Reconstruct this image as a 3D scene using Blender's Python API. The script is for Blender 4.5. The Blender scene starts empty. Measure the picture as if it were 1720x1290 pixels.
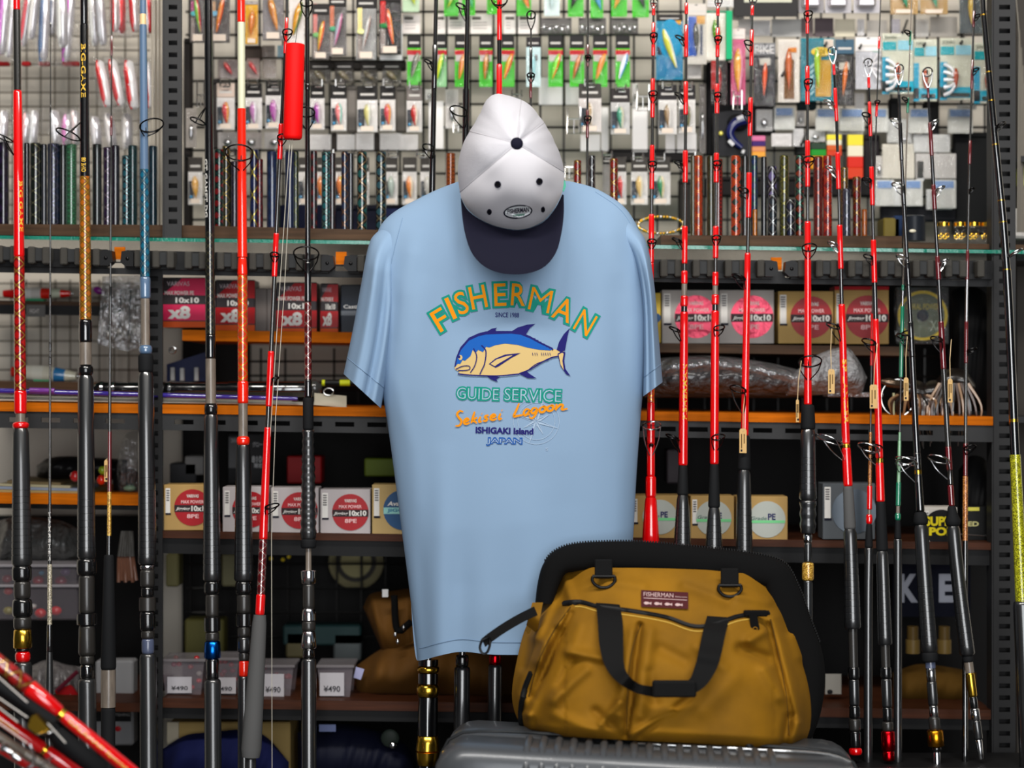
import bpy, math, random
from mathutils import Vector, Matrix
random.seed(7)

# ------------------------------------------------------------------ camera, light, exposure
CD, FPX, CZ = 3.0, 3150.0, 1.0          # camera distance to the shirt, focal length in px (1720 wide), camera height
scene = bpy.context.scene
COL = scene.collection
cam_d = bpy.data.cameras.new('camera'); cam = bpy.data.objects.new('camera', cam_d); COL.objects.link(cam)
cam.location = (0, -CD, CZ); cam.rotation_euler = (math.radians(90), 0, 0)
cam_d.sensor_width = 36.0; cam_d.lens = FPX / 1720 * 36.0; cam_d.clip_start = 0.05
cam_d.dof.use_dof = True; cam_d.dof.focus_distance = CD + 0.03; cam_d.dof.aperture_fstop = 1.8
scene.camera = cam
w = bpy.data.worlds.new('world'); scene.world = w; w.use_nodes = True
w.node_tree.nodes['Background'].inputs[0].default_value = (0.85, 0.92, 1.0, 1)
w.node_tree.nodes['Background'].inputs[1].default_value = 0.03
def area(name, loc, aim, sx, sy, power, col):
    d = bpy.data.lights.new(name, 'AREA'); d.shape = 'RECTANGLE'; d.size = sx; d.size_y = sy; d.energy = power; d.color = col
    o = bpy.data.objects.new(name, d); COL.objects.link(o); o.location = loc
    o.rotation_euler = (Vector(aim) - Vector(loc)).to_track_quat('-Z', 'Y').to_euler(); return o
area('shopfront_daylight', (0.55, -4.8, 1.32), (0.55, 0, 1.32), 2.6, 2.6, 128, (0.96, 0.98, 1.0))
area('ceiling_lamp', (-0.75, -1.6, 2.75), (-0.45, 0.4, 1.5), 1.3, 0.3, 42, (1.0, 0.96, 0.9))
area('ceiling_lamp', (0.75, -1.6, 2.75), (0.45, 0.4, 1.5), 1.3, 0.3, 42, (1.0, 0.96, 0.9))
vs = scene.view_settings
vs.view_transform = 'Standard'; vs.look = 'None'; vs.gamma = 1.0; vs.exposure = 0.0; vs.use_curve_mapping = False

# ------------------------------------------------------------------ helpers
def P(x, y, Y):
    k = (CD + Y) / FPX
    return Vector(((x - 860) * k, Y, CZ - (y - 645) * k))
def S(Y): return (CD + Y) / FPX
def lerp(a, b, t): return a + (b - a) * t
def interp(pts, t):
    if t <= pts[0][0]: return pts[0][1]
    for (a, va), (b, vb) in zip(pts, pts[1:]):
        if t <= b: return va + (vb - va) * (t - a) / (b - a)
    return pts[-1][1]
def smooth_interp(pts, t):
    # Catmull-Rom over (t, value)
    n = len(pts)
    if t <= pts[0][0]: return pts[0][1]
    if t >= pts[-1][0]: return pts[-1][1]
    for i in range(n - 1):
        if t <= pts[i + 1][0]:
            t0, v0 = pts[i]; t1, v1 = pts[i + 1]
            m0 = (v1 - pts[i - 1][1]) / (t1 - pts[i - 1][0]) if i > 0 else (v1 - v0) / (t1 - t0)
            m1 = (pts[i + 2][1] - v0) / (pts[i + 2][0] - t0) if i + 2 < n else (v1 - v0) / (t1 - t0)
            h = t1 - t0; u = (t - t0) / h
            return (2*u**3-3*u*u+1)*v0 + (u**3-2*u*u+u)*h*m0 + (-2*u**3+3*u*u)*v1 + (u**3-u*u)*h*m1
def curve_pts(pts, n):
    # resample a 2D/3D polyline smoothly to n points by chord length
    ts = [0.0]
    for a, b in zip(pts, pts[1:]): ts.append(ts[-1] + math.dist(a, b))
    dim = len(pts[0]); out = []
    for i in range(n):
        t = ts[-1] * i / (n - 1)
        out.append(tuple(smooth_interp([(ts[k], pts[k][d]) for k in range(len(pts))], t) for d in range(dim)))
    return out

class MB:
    def __init__(s): s.v = []; s.f = []; s.uv = {}
    def add(s, vs, fs, uvs=None):
        o = len(s.v); s.v += [Vector(v) for v in vs]
        for i, f in enumerate(fs):
            if uvs: s.uv[len(s.f)] = uvs[i]
            s.f.append([o + k for k in f])
        return s
    def quad_box(s, fr, dep, n=None):
        # fr: front corner points (any polygon), extruded back in +Y by dep
        m = len(fr); b = [Vector((p.x, p.y + dep, p.z)) for p in fr]
        fs = [list(range(m)), list(range(2*m-1, m-1, -1))] + [[i, m+i, m+(i+1) % m, (i+1) % m] for i in range(m)]
        return s.add(list(fr) + b, fs)
    def box(s, x0, y0, x1, y1, Y, dep):
        return s.quad_box([P(x0, y1, Y), P(x1, y1, Y), P(x1, y0, Y), P(x0, y0, Y)], dep)
    def prism(s, pts, Y, dep): return s.quad_box([P(x, y, Y) for x, y in reversed(pts)], dep)
    def cbox(s, x0, y0, x1, y1, Y, dep, c=2.0):
        # chamfered box, chamfer c px
        k = S(Y); a = P(x0, y1, Y); b = P(x1, y0, Y); return s.wbox(a.x, Y, a.z, b.x, Y + dep, b.z, c * k)
    def wbox(s, x0, y0, z0, x1, y1, z1, c):
        c = min(c, abs(x1-x0)*.45, abs(y1-y0)*.45, abs(z1-z0)*.45)
        V = []; idx = {}
        for i, X in ((0, x0), (1, x1)):
            for j, Yv in ((0, y0), (1, y1)):
                for k, Z in ((0, z0), (1, z1)):
                    dx = c if i == 0 else -c; dy = c if j == 0 else -c; dz = c if k == 0 else -c
                    idx[i, j, k] = len(V)
                    V += [(X, Yv+dy, Z+dz), (X+dx, Yv, Z+dz), (X+dx, Yv+dy, Z)]
        g = lambda i, j, k, a: idx[i, j, k] + a
        Fs = []
        Fs.append([g(0,0,0,0), g(0,0,1,0), g(0,1,1,0), g(0,1,0,0)]); Fs.append([g(1,0,0,0), g(1,1,0,0), g(1,1,1,0), g(1,0,1,0)])
        Fs.append([g(0,0,0,1), g(1,0,0,1), g(1,0,1,1), g(0,0,1,1)]); Fs.append([g(0,1,0,1), g(0,1,1,1), g(1,1,1,1), g(1,1,0,1)])
        Fs.append([g(0,0,0,2), g(0,1,0,2), g(1,1,0,2), g(1,0,0,2)]); Fs.append([g(0,0,1,2), g(1,0,1,2), g(1,1,1,2), g(0,1,1,2)])
        for a in (0, 1):
            for b in (0, 1):
                Fs.append([g(a,b,0,0), g(a,b,0,1), g(a,b,1,1), g(a,b,1,0)])
                Fs.append([g(a,0,b,0), g(a,0,b,2), g(a,1,b,2), g(a,1,b,0)])
                Fs.append([g(0,a,b,1), g(0,a,b,2), g(1,a,b,2), g(1,a,b,1)])
        for q in idx.values(): Fs.append([q, q+1, q+2])
        return s.add(V, Fs)
    def tube(s, pts, r, n=6, closed=False, r_end=None, flat=None):
        pts = [Vector(p) for p in pts]; m = len(pts); rings = []; up = None
        for i, p in enumerate(pts):
            if closed: t = pts[(i+1) % m] - pts[i-1]
            else: t = pts[min(i+1, m-1)] - pts[max(i-1, 0)]
            t.normalize()
            if up is None:
                up = t.orthogonal().normalized()
            else:
                up = (up - t * up.dot(t)).normalized()
            sd = t.cross(up); rr = r if r_end is None else lerp(r, r_end, i / max(1, m - 1))
            rings.append([p + (up * math.cos(2*math.pi*k/n) + sd * math.sin(2*math.pi*k/n)) * rr for k in range(n)])
        V = [q for rg in rings for q in rg]; Fs = []
        for i in range(m if closed else m - 1):
            j = (i + 1) % m
            for k in range(n): Fs.append([i*n+k, i*n+(k+1) % n, j*n+(k+1) % n, j*n+k])
        if not closed: Fs += [list(range(n-1, -1, -1)), list(range((m-1)*n, m*n))]
        return s.add(V, Fs)
    def lathe(s, a, b, st, n=14):
        # st: stations (t along a->b in 0..1, radius in m); uv: u around, v metres along
        a = Vector(a); b = Vector(b); ax = b - a; L = ax.length; ax.normalize()
        e1 = Vector((0, -1, 0)); e1 = (e1 - ax * e1.dot(ax)).normalized(); e2 = ax.cross(e1)
        V = []; Fs = []; U = []
        for t, r in st:
            c = a + ax * (L * t)
            for k in range(n):
                an = 2 * math.pi * (k + .5) / n; V.append(c + (e1 * math.cos(an) + e2 * math.sin(an)) * r)
        for i in range(len(st) - 1):
            for k in range(n):
                j = (k + 1) % n
                Fs.append([i*n+k, i*n+j, (i+1)*n+j, (i+1)*n+k])
                v0, v1 = st[i][0] * L, st[i+1][0] * L
                U.append([(k/n, v0), ((k+1)/n, v0), ((k+1)/n, v1), (k/n, v1)])
        for base in (0, (len(st)-1)*n):
            f = list(range(base, base+n)); Fs.append(f if base else f[::-1]); U.append([(0, 0)] * n)
        return s.add(V, Fs, U)
    def ball(s, c, rx, ry, rz, nu=10, nv=7, rot=None):
        c = Vector(c); V = []; Fs = []
        for i in range(nv + 1):
            th = math.pi * i / nv
            for k in range(nu):
                ph = 2*math.pi*k/nu; v = Vector((rx*math.sin(th)*math.cos(ph), ry*math.sin(th)*math.sin(ph), rz*math.cos(th)))
                if rot: v = rot @ v
                V.append(c + v)
        for i in range(nv):
            for k in range(nu):
                j = (k+1) % nu; Fs.append([i*nu+k, (i+1)*nu+k, (i+1)*nu+j, i*nu+j])
        return s.add(V, Fs)
    def grid(s, fn, nu, nv, flip=False):
        V = [fn(i / nu, j / nv) for j in range(nv + 1) for i in range(nu + 1)]; Fs = []; U = []
        for j in range(nv):
            for i in range(nu):
                q = [j*(nu+1)+i, j*(nu+1)+i+1, (j+1)*(nu+1)+i+1, (j+1)*(nu+1)+i]
                u = [(i/nu, j/nv), ((i+1)/nu, j/nv), ((i+1)/nu, (j+1)/nv), (i/nu, (j+1)/nv)]
                if flip: q.reverse(); u.reverse()
                Fs.append(q); U.append(u)
        return s.add(V, Fs, U)
    def build(s, name, mat, parent=None, smooth=None, fix=True):
        me = bpy.data.meshes.new(name); me.from_pydata([tuple(v) for v in s.v], [], s.f)
        if s.uv:
            ul = me.uv_layers.new(name='UVMap'); flat = []
            for i, f in enumerate(s.f):
                for u in (s.uv.get(i) or [(0, 0)] * len(f)): flat += u
            ul.data.foreach_set('uv', flat)
        if isinstance(mat, str): mat = M[mat]
        me.materials.append(mat)
        if smooth is not None:
            me.polygons.foreach_set('use_smooth', [True] * len(me.polygons))
            if smooth < 180: me.set_sharp_from_angle(angle=math.radians(smooth))
        if fix:
            import bmesh
            bm = bmesh.new(); bm.from_mesh(me); bmesh.ops.recalc_face_normals(bm, faces=bm.faces); bm.to_mesh(me); bm.free()
        me.update()
        o = bpy.data.objects.new(name, me); COL.objects.link(o)
        if parent is not None:
            o.parent = parent; o.matrix_parent_inverse = Matrix.Translation(-wloc(parent))
        return o
def wloc(o):
    v = Vector(o.location)
    if o.parent is not None: v = v + wloc(o.parent) - wloc(o.parent)
    return v
def tag(o, label, cat, group=None, kind=None):
    if label: o['label'] = label
    if cat: o['category'] = cat
    if group: o['group'] = group
    if kind: o['kind'] = kind
    return o
def thing(name, label, cat, loc, group=None, kind=None):
    o = bpy.data.objects.new(name, None); COL.objects.link(o); o.location = loc; o.empty_display_size = 0.02
    return tag(o, label, cat, group, kind)
def struct(mb, name, mat, parent=None, smooth=None):
    o = mb.build(name, mat, parent, smooth)
    if parent is None: o['kind'] = 'structure'
    return o

# ------------------------------------------------------------------ materials
M = {}
def mat(name, col, rough=0.5, metal=0.0, coat=0.0, spec=0.5, ior=1.5, alpha=None, trans=0.0, bump=None, noise=None, sheen=0.0, coat_ior=1.5):
    if coat == 0 and metal == 0 and spec == 0.5: spec = 0.16
    m = bpy.data.materials.new(name); m.use_nodes = True; nt = m.node_tree; b = nt.nodes['Principled BSDF']
    b.inputs['Base Color'].default_value = (*col, 1); b.inputs['Roughness'].default_value = rough; b.inputs['Metallic'].default_value = metal
    b.inputs['Coat Weight'].default_value = coat; b.inputs['Coat Roughness'].default_value = 0.06; b.inputs['Coat IOR'].default_value = coat_ior
    b.inputs['IOR'].default_value = ior; b.inputs['Specular IOR Level'].default_value = spec; b.inputs['Transmission Weight'].default_value = trans
    b.inputs['Sheen Weight'].default_value = sheen
    if alpha is not None: b.inputs['Alpha'].default_value = alpha
    tc = None
    if bump or noise:
        tc = nt.nodes.new('ShaderNodeTexCoord')
    if noise:                       # (scale, amount, stretch xyz)
        n = nt.nodes.new('ShaderNodeTexNoise'); n.inputs['Scale'].default_value = noise[0]; n.inputs['Detail'].default_value = 5
        mp = nt.nodes.new('ShaderNodeMapping'); mp.inputs['Scale'].default_value = noise[2] if len(noise) > 2 else (1, 1, 1)
        nt.links.new(tc.outputs['Object'], mp.inputs[0]); nt.links.new(mp.outputs[0], n.inputs['Vector'])
        r = nt.nodes.new('ShaderNodeMix'); r.data_type = 'RGBA'
        lo = tuple(c * (1 - noise[1]) for c in col); hi = tuple(min(1, c * (1 + noise[1])) for c in col)
        r.inputs[6].default_value = (*lo, 1); r.inputs[7].default_value = (*hi, 1)
        mr = nt.nodes.new('ShaderNodeMapRange'); mr.inputs[1].default_value = 0.3; mr.inputs[2].default_value = 0.7
        nt.links.new(n.outputs['Fac'], mr.inputs[0]); nt.links.new(mr.outputs[0], r.inputs[0]); nt.links.new(r.outputs[2], b.inputs['Base Color'])
    if bump:                        # (scale, strength, distance)
        n = nt.nodes.new('ShaderNodeTexNoise'); n.inputs['Scale'].default_value = bump[0]; n.inputs['Detail'].default_value = 4
        nt.links.new(tc.outputs['Object'], n.inputs['Vector'])
        bp = nt.nodes.new('ShaderNodeBump'); bp.inputs['Strength'].default_value = bump[1]; bp.inputs['Distance'].default_value = bump[2]
        nt.links.new(n.outputs['Fac'], bp.inputs['Height']); nt.links.new(bp.outputs[0], b.inputs['Normal'])
    M[name] = m; return m
def srgb(r, g, b):
    f = lambda c: (c/255/12.92) if c/255 <= 0.04045 else ((c/255+0.055)/1.055)**2.4
    return (f(r), f(g), f(b))
def C(name, r, g, b, rough=0.5, **k):
    if name not in M: mat(name, srgb(r, g, b), rough, **k)
    return M[name]
def flat(r, g, b, rough=0.5, **k): return C('c_%d_%d_%d_%d' % (r, g, b, int(rough*100)), r, g, b, rough, **k)

def wrap_mat(name, base, cell, line, n=3, pitch=0.02, lw=0.10, rough=0.25, metal=0.0, line2=None):
    """diamond thread wrap under varnish, drawn in the (around, metres along) coordinates of the blank"""
    m = bpy.data.materials.new(name); m.use_nodes = True; nt = m.node_tree; b = nt.nodes['Principled BSDF']
    N = lambda op, a=None, c=None: (lambda nd: nd)(_math(nt, op, a, c))
    uv = nt.nodes.new('ShaderNodeTexCoord'); sp = nt.nodes.new('ShaderNodeSeparateXYZ'); nt.links.new(uv.outputs['UV'], sp.inputs[0])
    u = _math(nt, 'MULTIPLY', sp.outputs[0], float(n)); v = _math(nt, 'MULTIPLY', sp.outputs[1], 1.0 / pitch)
    a = _math(nt, 'ADD', u, v); c = _math(nt, 'SUBTRACT', u, v)
    fa = _math(nt, 'FRACT', a); fc = _math(nt, 'FRACT', c)
    la = _math(nt, 'LESS_THAN', fa, lw); lc = _math(nt, 'LESS_THAN', fc, lw); ln = _math(nt, 'MAXIMUM', la, lc)
    ca = _math(nt, 'LESS_THAN', _math(nt, 'ABSOLUTE', _math(nt, 'SUBTRACT', fa, 0.55)), 0.27)
    cc = _math(nt, 'LESS_THAN', _math(nt, 'ABSOLUTE', _math(nt, 'SUBTRACT', fc, 0.55)), 0.27)
    cell_f = _math(nt, 'MULTIPLY', ca, cc)
    m1 = nt.nodes.new('ShaderNodeMix'); m1.data_type = 'RGBA'; m1.inputs[6].default_value = (*srgb(*base), 1); m1.inputs[7].default_value = (*srgb(*cell), 1)
    nt.links.new(cell_f, m1.inputs[0])
    m2 = nt.nodes.new('ShaderNodeMix'); m2.data_type = 'RGBA'; m2.inputs[7].default_value = (*srgb(*line), 1)
    nt.links.new(m1.outputs[2], m2.inputs[6]); nt.links.new(ln, m2.inputs[0])
    nt.links.new(m2.outputs[2], b.inputs['Base Color']); nt.links.new(_math(nt, 'MULTIPLY', ln, 0.7), b.inputs['Metallic'])
    b.inputs['Roughness'].default_value = rough; b.inputs['Coat Weight'].default_value = 1; b.inputs['Coat Roughness'].default_value = 0.05; b.inputs['Coat IOR'].default_value = 1.7
    M[name] = m
def _math(nt, op, a, c=None):
    nd = nt.nodes.new('ShaderNodeMath'); nd.operation = op
    for i, x in enumerate((a, c)):
        if x is None: continue
        if isinstance(x, (int, float)): nd.inputs[i].default_value = x
        else: nt.links.new(x, nd.inputs[i])
    return nd.outputs[0]
def sparkle_mat(name, c1, c2, scale=900):
    m = mat(name, srgb(*c1), 0.3, 0.2, 1.0); nt = m.node_tree; b = nt.nodes['Principled BSDF']
    tc = nt.nodes.new('ShaderNodeTexCoord'); vo = nt.nodes.new('ShaderNodeTexVoronoi'); vo.inputs['Scale'].default_value = scale
    nt.links.new(tc.outputs['Object'], vo.inputs['Vector'])
    sp = nt.nodes.new('ShaderNodeSeparateColor'); nt.links.new(vo.outputs['Color'], sp.inputs[0])
    mx = nt.nodes.new('ShaderNodeMix'); mx.data_type = 'RGBA'; mx.inputs[6].default_value = (*srgb(*c1), 1); mx.inputs[7].default_value = (*srgb(*c2), 1)
    nt.links.new(_math(nt, 'GREATER_THAN', sp.outputs[0], 0.55), mx.inputs[0]); nt.links.new(mx.outputs[2], b.inputs['Base Color'])
LQ = dict(coat=1.0, coat_ior=1.9)
C('red_lacquer', 222, 0, 4, 0.3, spec=.2, **LQ); C('orange_red_lacquer', 236, 30, 2, 0.3, spec=.2, **LQ)
C('black_lacquer', 6, 6, 8, 0.2, **LQ); C('carbon_blank', 34, 33, 31, 0.25, coat=1.0, coat_ior=1.8)
C('maroon_lacquer', 92, 4, 16, 0.25, **LQ); C('green_lacquer', 8, 116, 84, 0.25, **LQ); C('pale_green_lacquer', 120, 170, 130, 0.3, **LQ)
C('slate_blue_lacquer', 84, 110, 140, 0.3, **LQ); C('cream_lacquer', 205, 205, 178, 0.35, coat=0.6); C('tan_lacquer', 226, 190, 140, 0.35, coat=0.6)
C('grey_carbon', 112, 102, 92, 0.35, coat=0.4, noise=(160, 0.25, (1, 1, .2)))
C('grey_foam', 84, 84, 84, 0.75); C('black_foam', 22, 23, 25, 0.75, bump=(900, .3, .0006))
C('shrink_rubber', 20, 21, 23, 0.42, coat=1.0, coat_ior=1.75); C('dull_rubber', 30, 31, 32, 0.42, coat=0.7, coat_ior=1.7)
for q_ in ('shrink_rubber', 'dull_rubber'): M[q_].node_tree.nodes['Principled BSDF'].inputs['Coat Roughness'].default_value = .17
C('dark_seat', 40, 38, 36, 0.35, coat=0.3); C('black_collar', 14, 14, 15, 0.22, coat=0.8)
C('chrome', 225, 225, 228, 0.16, metal=1.0); C('gold', 236, 188, 66, 0.22, metal=1.0); C('blue_anodised', 16, 96, 190, 0.25, metal=1.0)
C('red_anodised', 215, 14, 26, 0.25, metal=1.0); C('orange_anodised', 224, 150, 30, 0.25, metal=1.0); C('slate_band', 76, 84, 108, 0.3, coat=0.5)
C('ink_gold', 222, 178, 62, .5); C('guide_black', 26, 25, 26, 0.22, metal=0.8); C('guide_steel', 190, 190, 192, 0.2, metal=1.0)
wrap_mat('wrap_red_gold', (112, 8, 4), (168, 10, 6), (196, 150, 56), 2, 0.024)
wrap_mat('wrap_gold_orange', (104, 66, 8), (164, 88, 12), (206, 156, 46), 3, 0.018)
wrap_mat('wrap_blue_teal', (18, 58, 82), (14, 92, 118), (112, 142, 142), 3, 0.020)
wrap_mat('wrap_black_gold', (12, 12, 12), (22, 21, 18), (112, 104, 74), 4, 0.012)
wrap_mat('wrap_orange_scale', (204, 44, 4), (150, 64, 10), (230, 172, 44), 2, 0.022)
wrap_mat('wrap_red_silver', (96, 14, 18), (70, 8, 12), (180, 160, 150), 2, 0.018)
sparkle_mat('gold_sparkle', (150, 104, 30), (232, 188, 84)); sparkle_mat('silver_sparkle', (112, 104, 84), (214, 204, 180))
sparkle_mat('lime_sparkle', (110, 108, 10), (206, 206, 40)); sparkle_mat('copper_sparkle', (120, 60, 24), (210, 140, 70))
C('cotton_blue', 130, 156, 184, 0.9, spec=.2, bump=(700, .12, .0006))
C('wall_paint', 206, 198, 185, 0.85); C('dark_steel', 42, 42, 43, 0.55, metal=0.1, spec=.3, bump=(300, .1, .001)); C('black_steel', 24, 24, 25, 0.5)
C('grid_black', 30, 29, 28, 0.4, metal=0.4); C('grid_grey', 105, 96, 84, 0.5, metal=0.2); C('hook_steel', 214, 212, 208, 0.22, metal=1.0)
C('brown_wood', 70, 50, 34, 0.55, noise=(9, .35, (1, 8, 14))); C('orange_wood', 184, 94, 2, 0.6, spec=.08, noise=(10, .22, (1, 8, 20)))
C('red_wood', 66, 34, 18, 0.5, noise=(10, .25, (1, 8, 20)))
m = C('glass_edge', 24, 120, 100, 0.1, coat=0.6, bump=(220, .5, .002))
m = mat('clear_plastic', (0.95, 0.95, 0.95), 0.08, metal=1.0, alpha=0.085, bump=(34, 1.0, .05))
m = mat('hazy_plastic', (0.62, 0.62, 0.64), 0.16, metal=0.7, alpha=0.38, bump=(38, 1.0, .02))
C('white_card', 226, 222, 216, 0.55); C('kraft_card', 205, 168, 112, 0.7); C('black_card', 18, 18, 20, 0.5); C('ink_dark', 24, 24, 40, 0.7)

# ------------------------------------------------------------------ lettering
_tc = {}
def text_geo(s, offset=0.0, shear=0.0):
    """flat letter outlines as (verts2d, faces), cap height about 0.73 of size 1, origin at left baseline"""
    key = (s, offset, shear)
    if key not in _tc:
        c = bpy.data.curves.new('lettering', 'FONT'); c.body = s; c.size = 1.0; c.offset = offset; c.shear = shear; c.fill_mode = 'FRONT' if hasattr(c, 'fill_mode') else c.fill_mode
        c.resolution_u = 3; c.dimensions = '2D'
        o = bpy.data.objects.new('lettering', c); COL.objects.link(o)
        dg = bpy.context.evaluated_depsgraph_get(); me = bpy.data.meshes.new_from_object(o.evaluated_get(dg))
        vs_ = [(v.co.x, v.co.y) for v in me.vertices]; fs_ = [list(p.vertices) for p in me.polygons]
        bpy.data.objects.remove(o); bpy.data.curves.remove(c); bpy.data.meshes.remove(me)
        _tc[key] = (vs_, fs_)
    return _tc[key]
def text_box(s, x0, y0, x1, y1, fn, offset=0.0, shear=0.0, rot=0.0, fine=0):
    """letters stretched into the pixel box; fn(x, y) -> world point. rot degrees clockwise about the box centre"""
    v, f = text_geo(s, offset, shear)
    if not v: return MB()
    ax, bx = min(p[0] for p in v), max(p[0] for p in v); ay, by = min(p[1] for p in v), max(p[1] for p in v)
    cx, cy = (x0+x1)/2, (y0+y1)/2; cr, sr = math.cos(math.radians(rot)), math.sin(math.radians(rot)); out = []
    for (a, b) in v:
        px = x0 + (a-ax)/(bx-ax)*(x1-x0); py = y1 - (b-ay)/(by-ay)*(y1-y0)
        dx, dy = px-cx, py-cy; out.append((cx+dx*cr-dy*sr, cy+dx*sr+dy*cr))
    if fine:                    # cut long edges so that the letters can follow a curved surface
        import bmesh
        bm = bmesh.new(); vv = [bm.verts.new((x, y, 0)) for x, y in out]
        for q in f:
            try: bm.faces.new([vv[i] for i in q])
            except ValueError: pass
        bmesh.ops.triangulate(bm, faces=bm.faces)
        for _ in range(4):
            es = [e for e in bm.edges if e.calc_length() > fine]
            if not es: break
            bmesh.ops.subdivide_edges(bm, edges=es, cuts=1); bmesh.ops.triangulate(bm, faces=bm.faces)
        bm.verts.index_update(); out = [(v.co.x, v.co.y) for v in bm.verts]; f = [[v.index for v in q.verts] for q in bm.faces]; bm.free()
    return MB().add([fn(x, y) for x, y in out], f)
def flat_text(s, x0, y0, x1, y1, Y, mat_, parent, name='lettering', **k):
    return text_box(s, x0, y0, x1, y1, lambda x, y: P(x, y, Y), **k).build(name, mat_, parent, fix=False)
# ------------------------------------------------------------------ the room
struct(MB().add([(-3, .62, -.0), (3, .62, 0), (3, .62, 2.9), (-3, .62, 2.9), (-3, .7, 0), (3, .7, 0), (3, .7, 2.9), (-3, .7, 2.9)],
       [[0, 1, 2, 3], [7, 6, 5, 4], [0, 3, 7, 4], [1, 5, 6, 2], [3, 2, 6, 7], [0, 4, 5, 1]]), 'wall_back', 'wall_paint')
C('floor_concrete', 62, 60, 58, 0.6, noise=(6, .2))
struct(MB().add([(-3, -5.5, 0), (3, -5.5, 0), (3, .7, 0), (-3, .7, 0), (-3, -5.5, -.05), (3, -5.5, -.05), (3, .7, -.05), (-3, .7, -.05)],
       [[0, 1, 2, 3], [7, 6, 5, 4], [0, 4, 5, 1], [1, 5, 6, 2], [2, 6, 7, 3], [3, 7, 4, 0]]), 'floor', 'floor_concrete')

# ------------------------------------------------------------------ steel shelf racks
YF = 0.20                                                       # front plane of the racks
def slope(x): return 0.0145 * (x - 860)
def slotted(mb, x0, x1, y0, y1, Y, axis, slots, frac=(.34, .66), th=.003, sl=True):
    """a strip with real slots; axis 'v': slots are (y0,y1) down an upright, 'h': (x0,x1) along a beam"""
    f = slope if (sl and axis == 'h') else (lambda x: 0)
    def q(xa, ya, xb, yb):
        mb.quad_box([P(xa, yb+f(xa), Y), P(xb, yb+f(xb), Y), P(xb, ya+f(xb), Y), P(xa, ya+f(xa), Y)], th)
    if axis == 'v':
        xa, xb = lerp(x0, x1, frac[0]), lerp(x0, x1, frac[1]); q(x0, y0, xa, y1); q(xb, y0, x1, y1); p = y0
        for a, b in slots: q(xa, p, xb, a); p = b
        q(xa, p, xb, y1)
    else:
        ya, yb = lerp(y0, y1, frac[0]), lerp(y0, y1, frac[1]); q(x0, y0, x1, ya); q(x0, yb, x1, y1); p = x0
        for a, b in slots: q(p, ya, a, yb); p = b
        q(p, ya, x1, yb)
def board(x0, x1, y0, y1, Y, dep, mat_, parent, name='shelf_board', sl=True):
    f = slope if sl else (lambda x: 0)
    return MB().quad_box([P(x0, y1+f(x0), Y), P(x1, y1+f(x1), Y), P(x1, y0+f(x1), Y), P(x0, y0+f(x0), Y)], dep).build(name, mat_, parent)
def upright(x0, x1, parent, Y=YF, ybot=1690, y0=-256):
    mb = MB(); slotted(mb, x0, x1, y0, ybot, Y, 'v', [(k, k + 8) for k in range(y0 + 4, ybot - 20, 20)], (.25, .75))
    a = MB().box(x0 - 3, y0, x0 + 1, ybot, Y + .003, .035); mb.add(a.v, a.f)
    mb.build('upright', 'dark_steel', parent)
    MB().box(x0 + 1, y0, x1, ybot, Y + .02, .006).build('upright_return', 'black_steel', parent)
rack = thing('shelf_rack', 'dark slotted steel shelf rack with wooden boards behind the shirt', 'shelf rack', (0.0, 0.4, 0))
rackl = thing('shelf_rack', 'dark steel shelf rack at the far left end with pale wire mesh', 'shelf rack', (-0.8, 0.4, 0))
upright(276, 305, rack, ybot=400); upright(1669, 1706, rack); upright(243, 273, rack, YF + .002, 1690, 440)
for q_ in [o for o in rack.children if o.name.startswith('upright')][-4:]: q_.data.materials[0] = C('upright_dark', 32, 32, 33, .55) if q_.name.split('.')[0] == 'upright' else M['black_steel']
for (p, a, b) in ((rackl, -60, 242), (rack, 273, 1668)):
    mb = MB(); sl_ = [(x, x + 32) for x in range(int(a) + (75 - 54 * 5 if a < 0 else 20), int(b) - 40, 54) if x > a + 6]
    slotted(mb, a, b, 449, 470, YF, 'h', sl_, (.12, .5)); mb.build('beam', 'dark_steel', p)
    mb = MB(); slotted(mb, a, b, 704, 731, YF, 'h', sl_, (.33, .62)); mb.build('beam', 'dark_steel', p)
    board(a, b, 688, 703, YF - .004, .40, 'orange_wood', p)
    board(a, b, 703, 706, YF + .003, .38, 'black_steel', p, 'shelf_tray')
board(273, 1668, 900, 912, YF + .01, .36, 'red_wood', rack); board(273, 1668, 912, 938, YF + .02, .02, 'black_steel', rack, 'beam')
board(273, 1668, 1181, 1197, YF + .01, .36, 'red_wood', rack); board(273, 1668, 1197, 1215, YF + .02, .02, 'black_steel', rack, 'beam')
board(306, 660, 562, 580, YF + .10, .26, 'orange_wood', rack); board(1090, 1530, 573, 588, YF + .10, .26, 'brown_wood', rack)
board(-60, 172, 517, 524, YF + .18, .18, 'brown_wood', rackl); board(-60, 172, 524, 540, YF + .18, .01, 'black_steel', rackl, 'beam')
board(-60, 172, 652, 668, YF + .18, .18, 'brown_wood', rackl)
board(-60, 236, 840, 858, YF + .06, .32, 'orange_wood', rackl); board(-60, 236, 858, 866, YF + .07, .02, 'black_steel', rackl, 'beam')
board(-60, 236, 1190, 1205, YF + .06, .32, 'red_wood', rackl)
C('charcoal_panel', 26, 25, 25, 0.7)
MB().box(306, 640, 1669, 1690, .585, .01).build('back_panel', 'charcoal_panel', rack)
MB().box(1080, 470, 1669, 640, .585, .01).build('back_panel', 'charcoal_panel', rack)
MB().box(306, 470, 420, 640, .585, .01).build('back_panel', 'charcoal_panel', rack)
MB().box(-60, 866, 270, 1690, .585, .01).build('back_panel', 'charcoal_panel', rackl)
board(-60, 1760, 408, 414, YF - .004, .34, 'glass_edge', None, 'glass_shelf')
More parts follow.
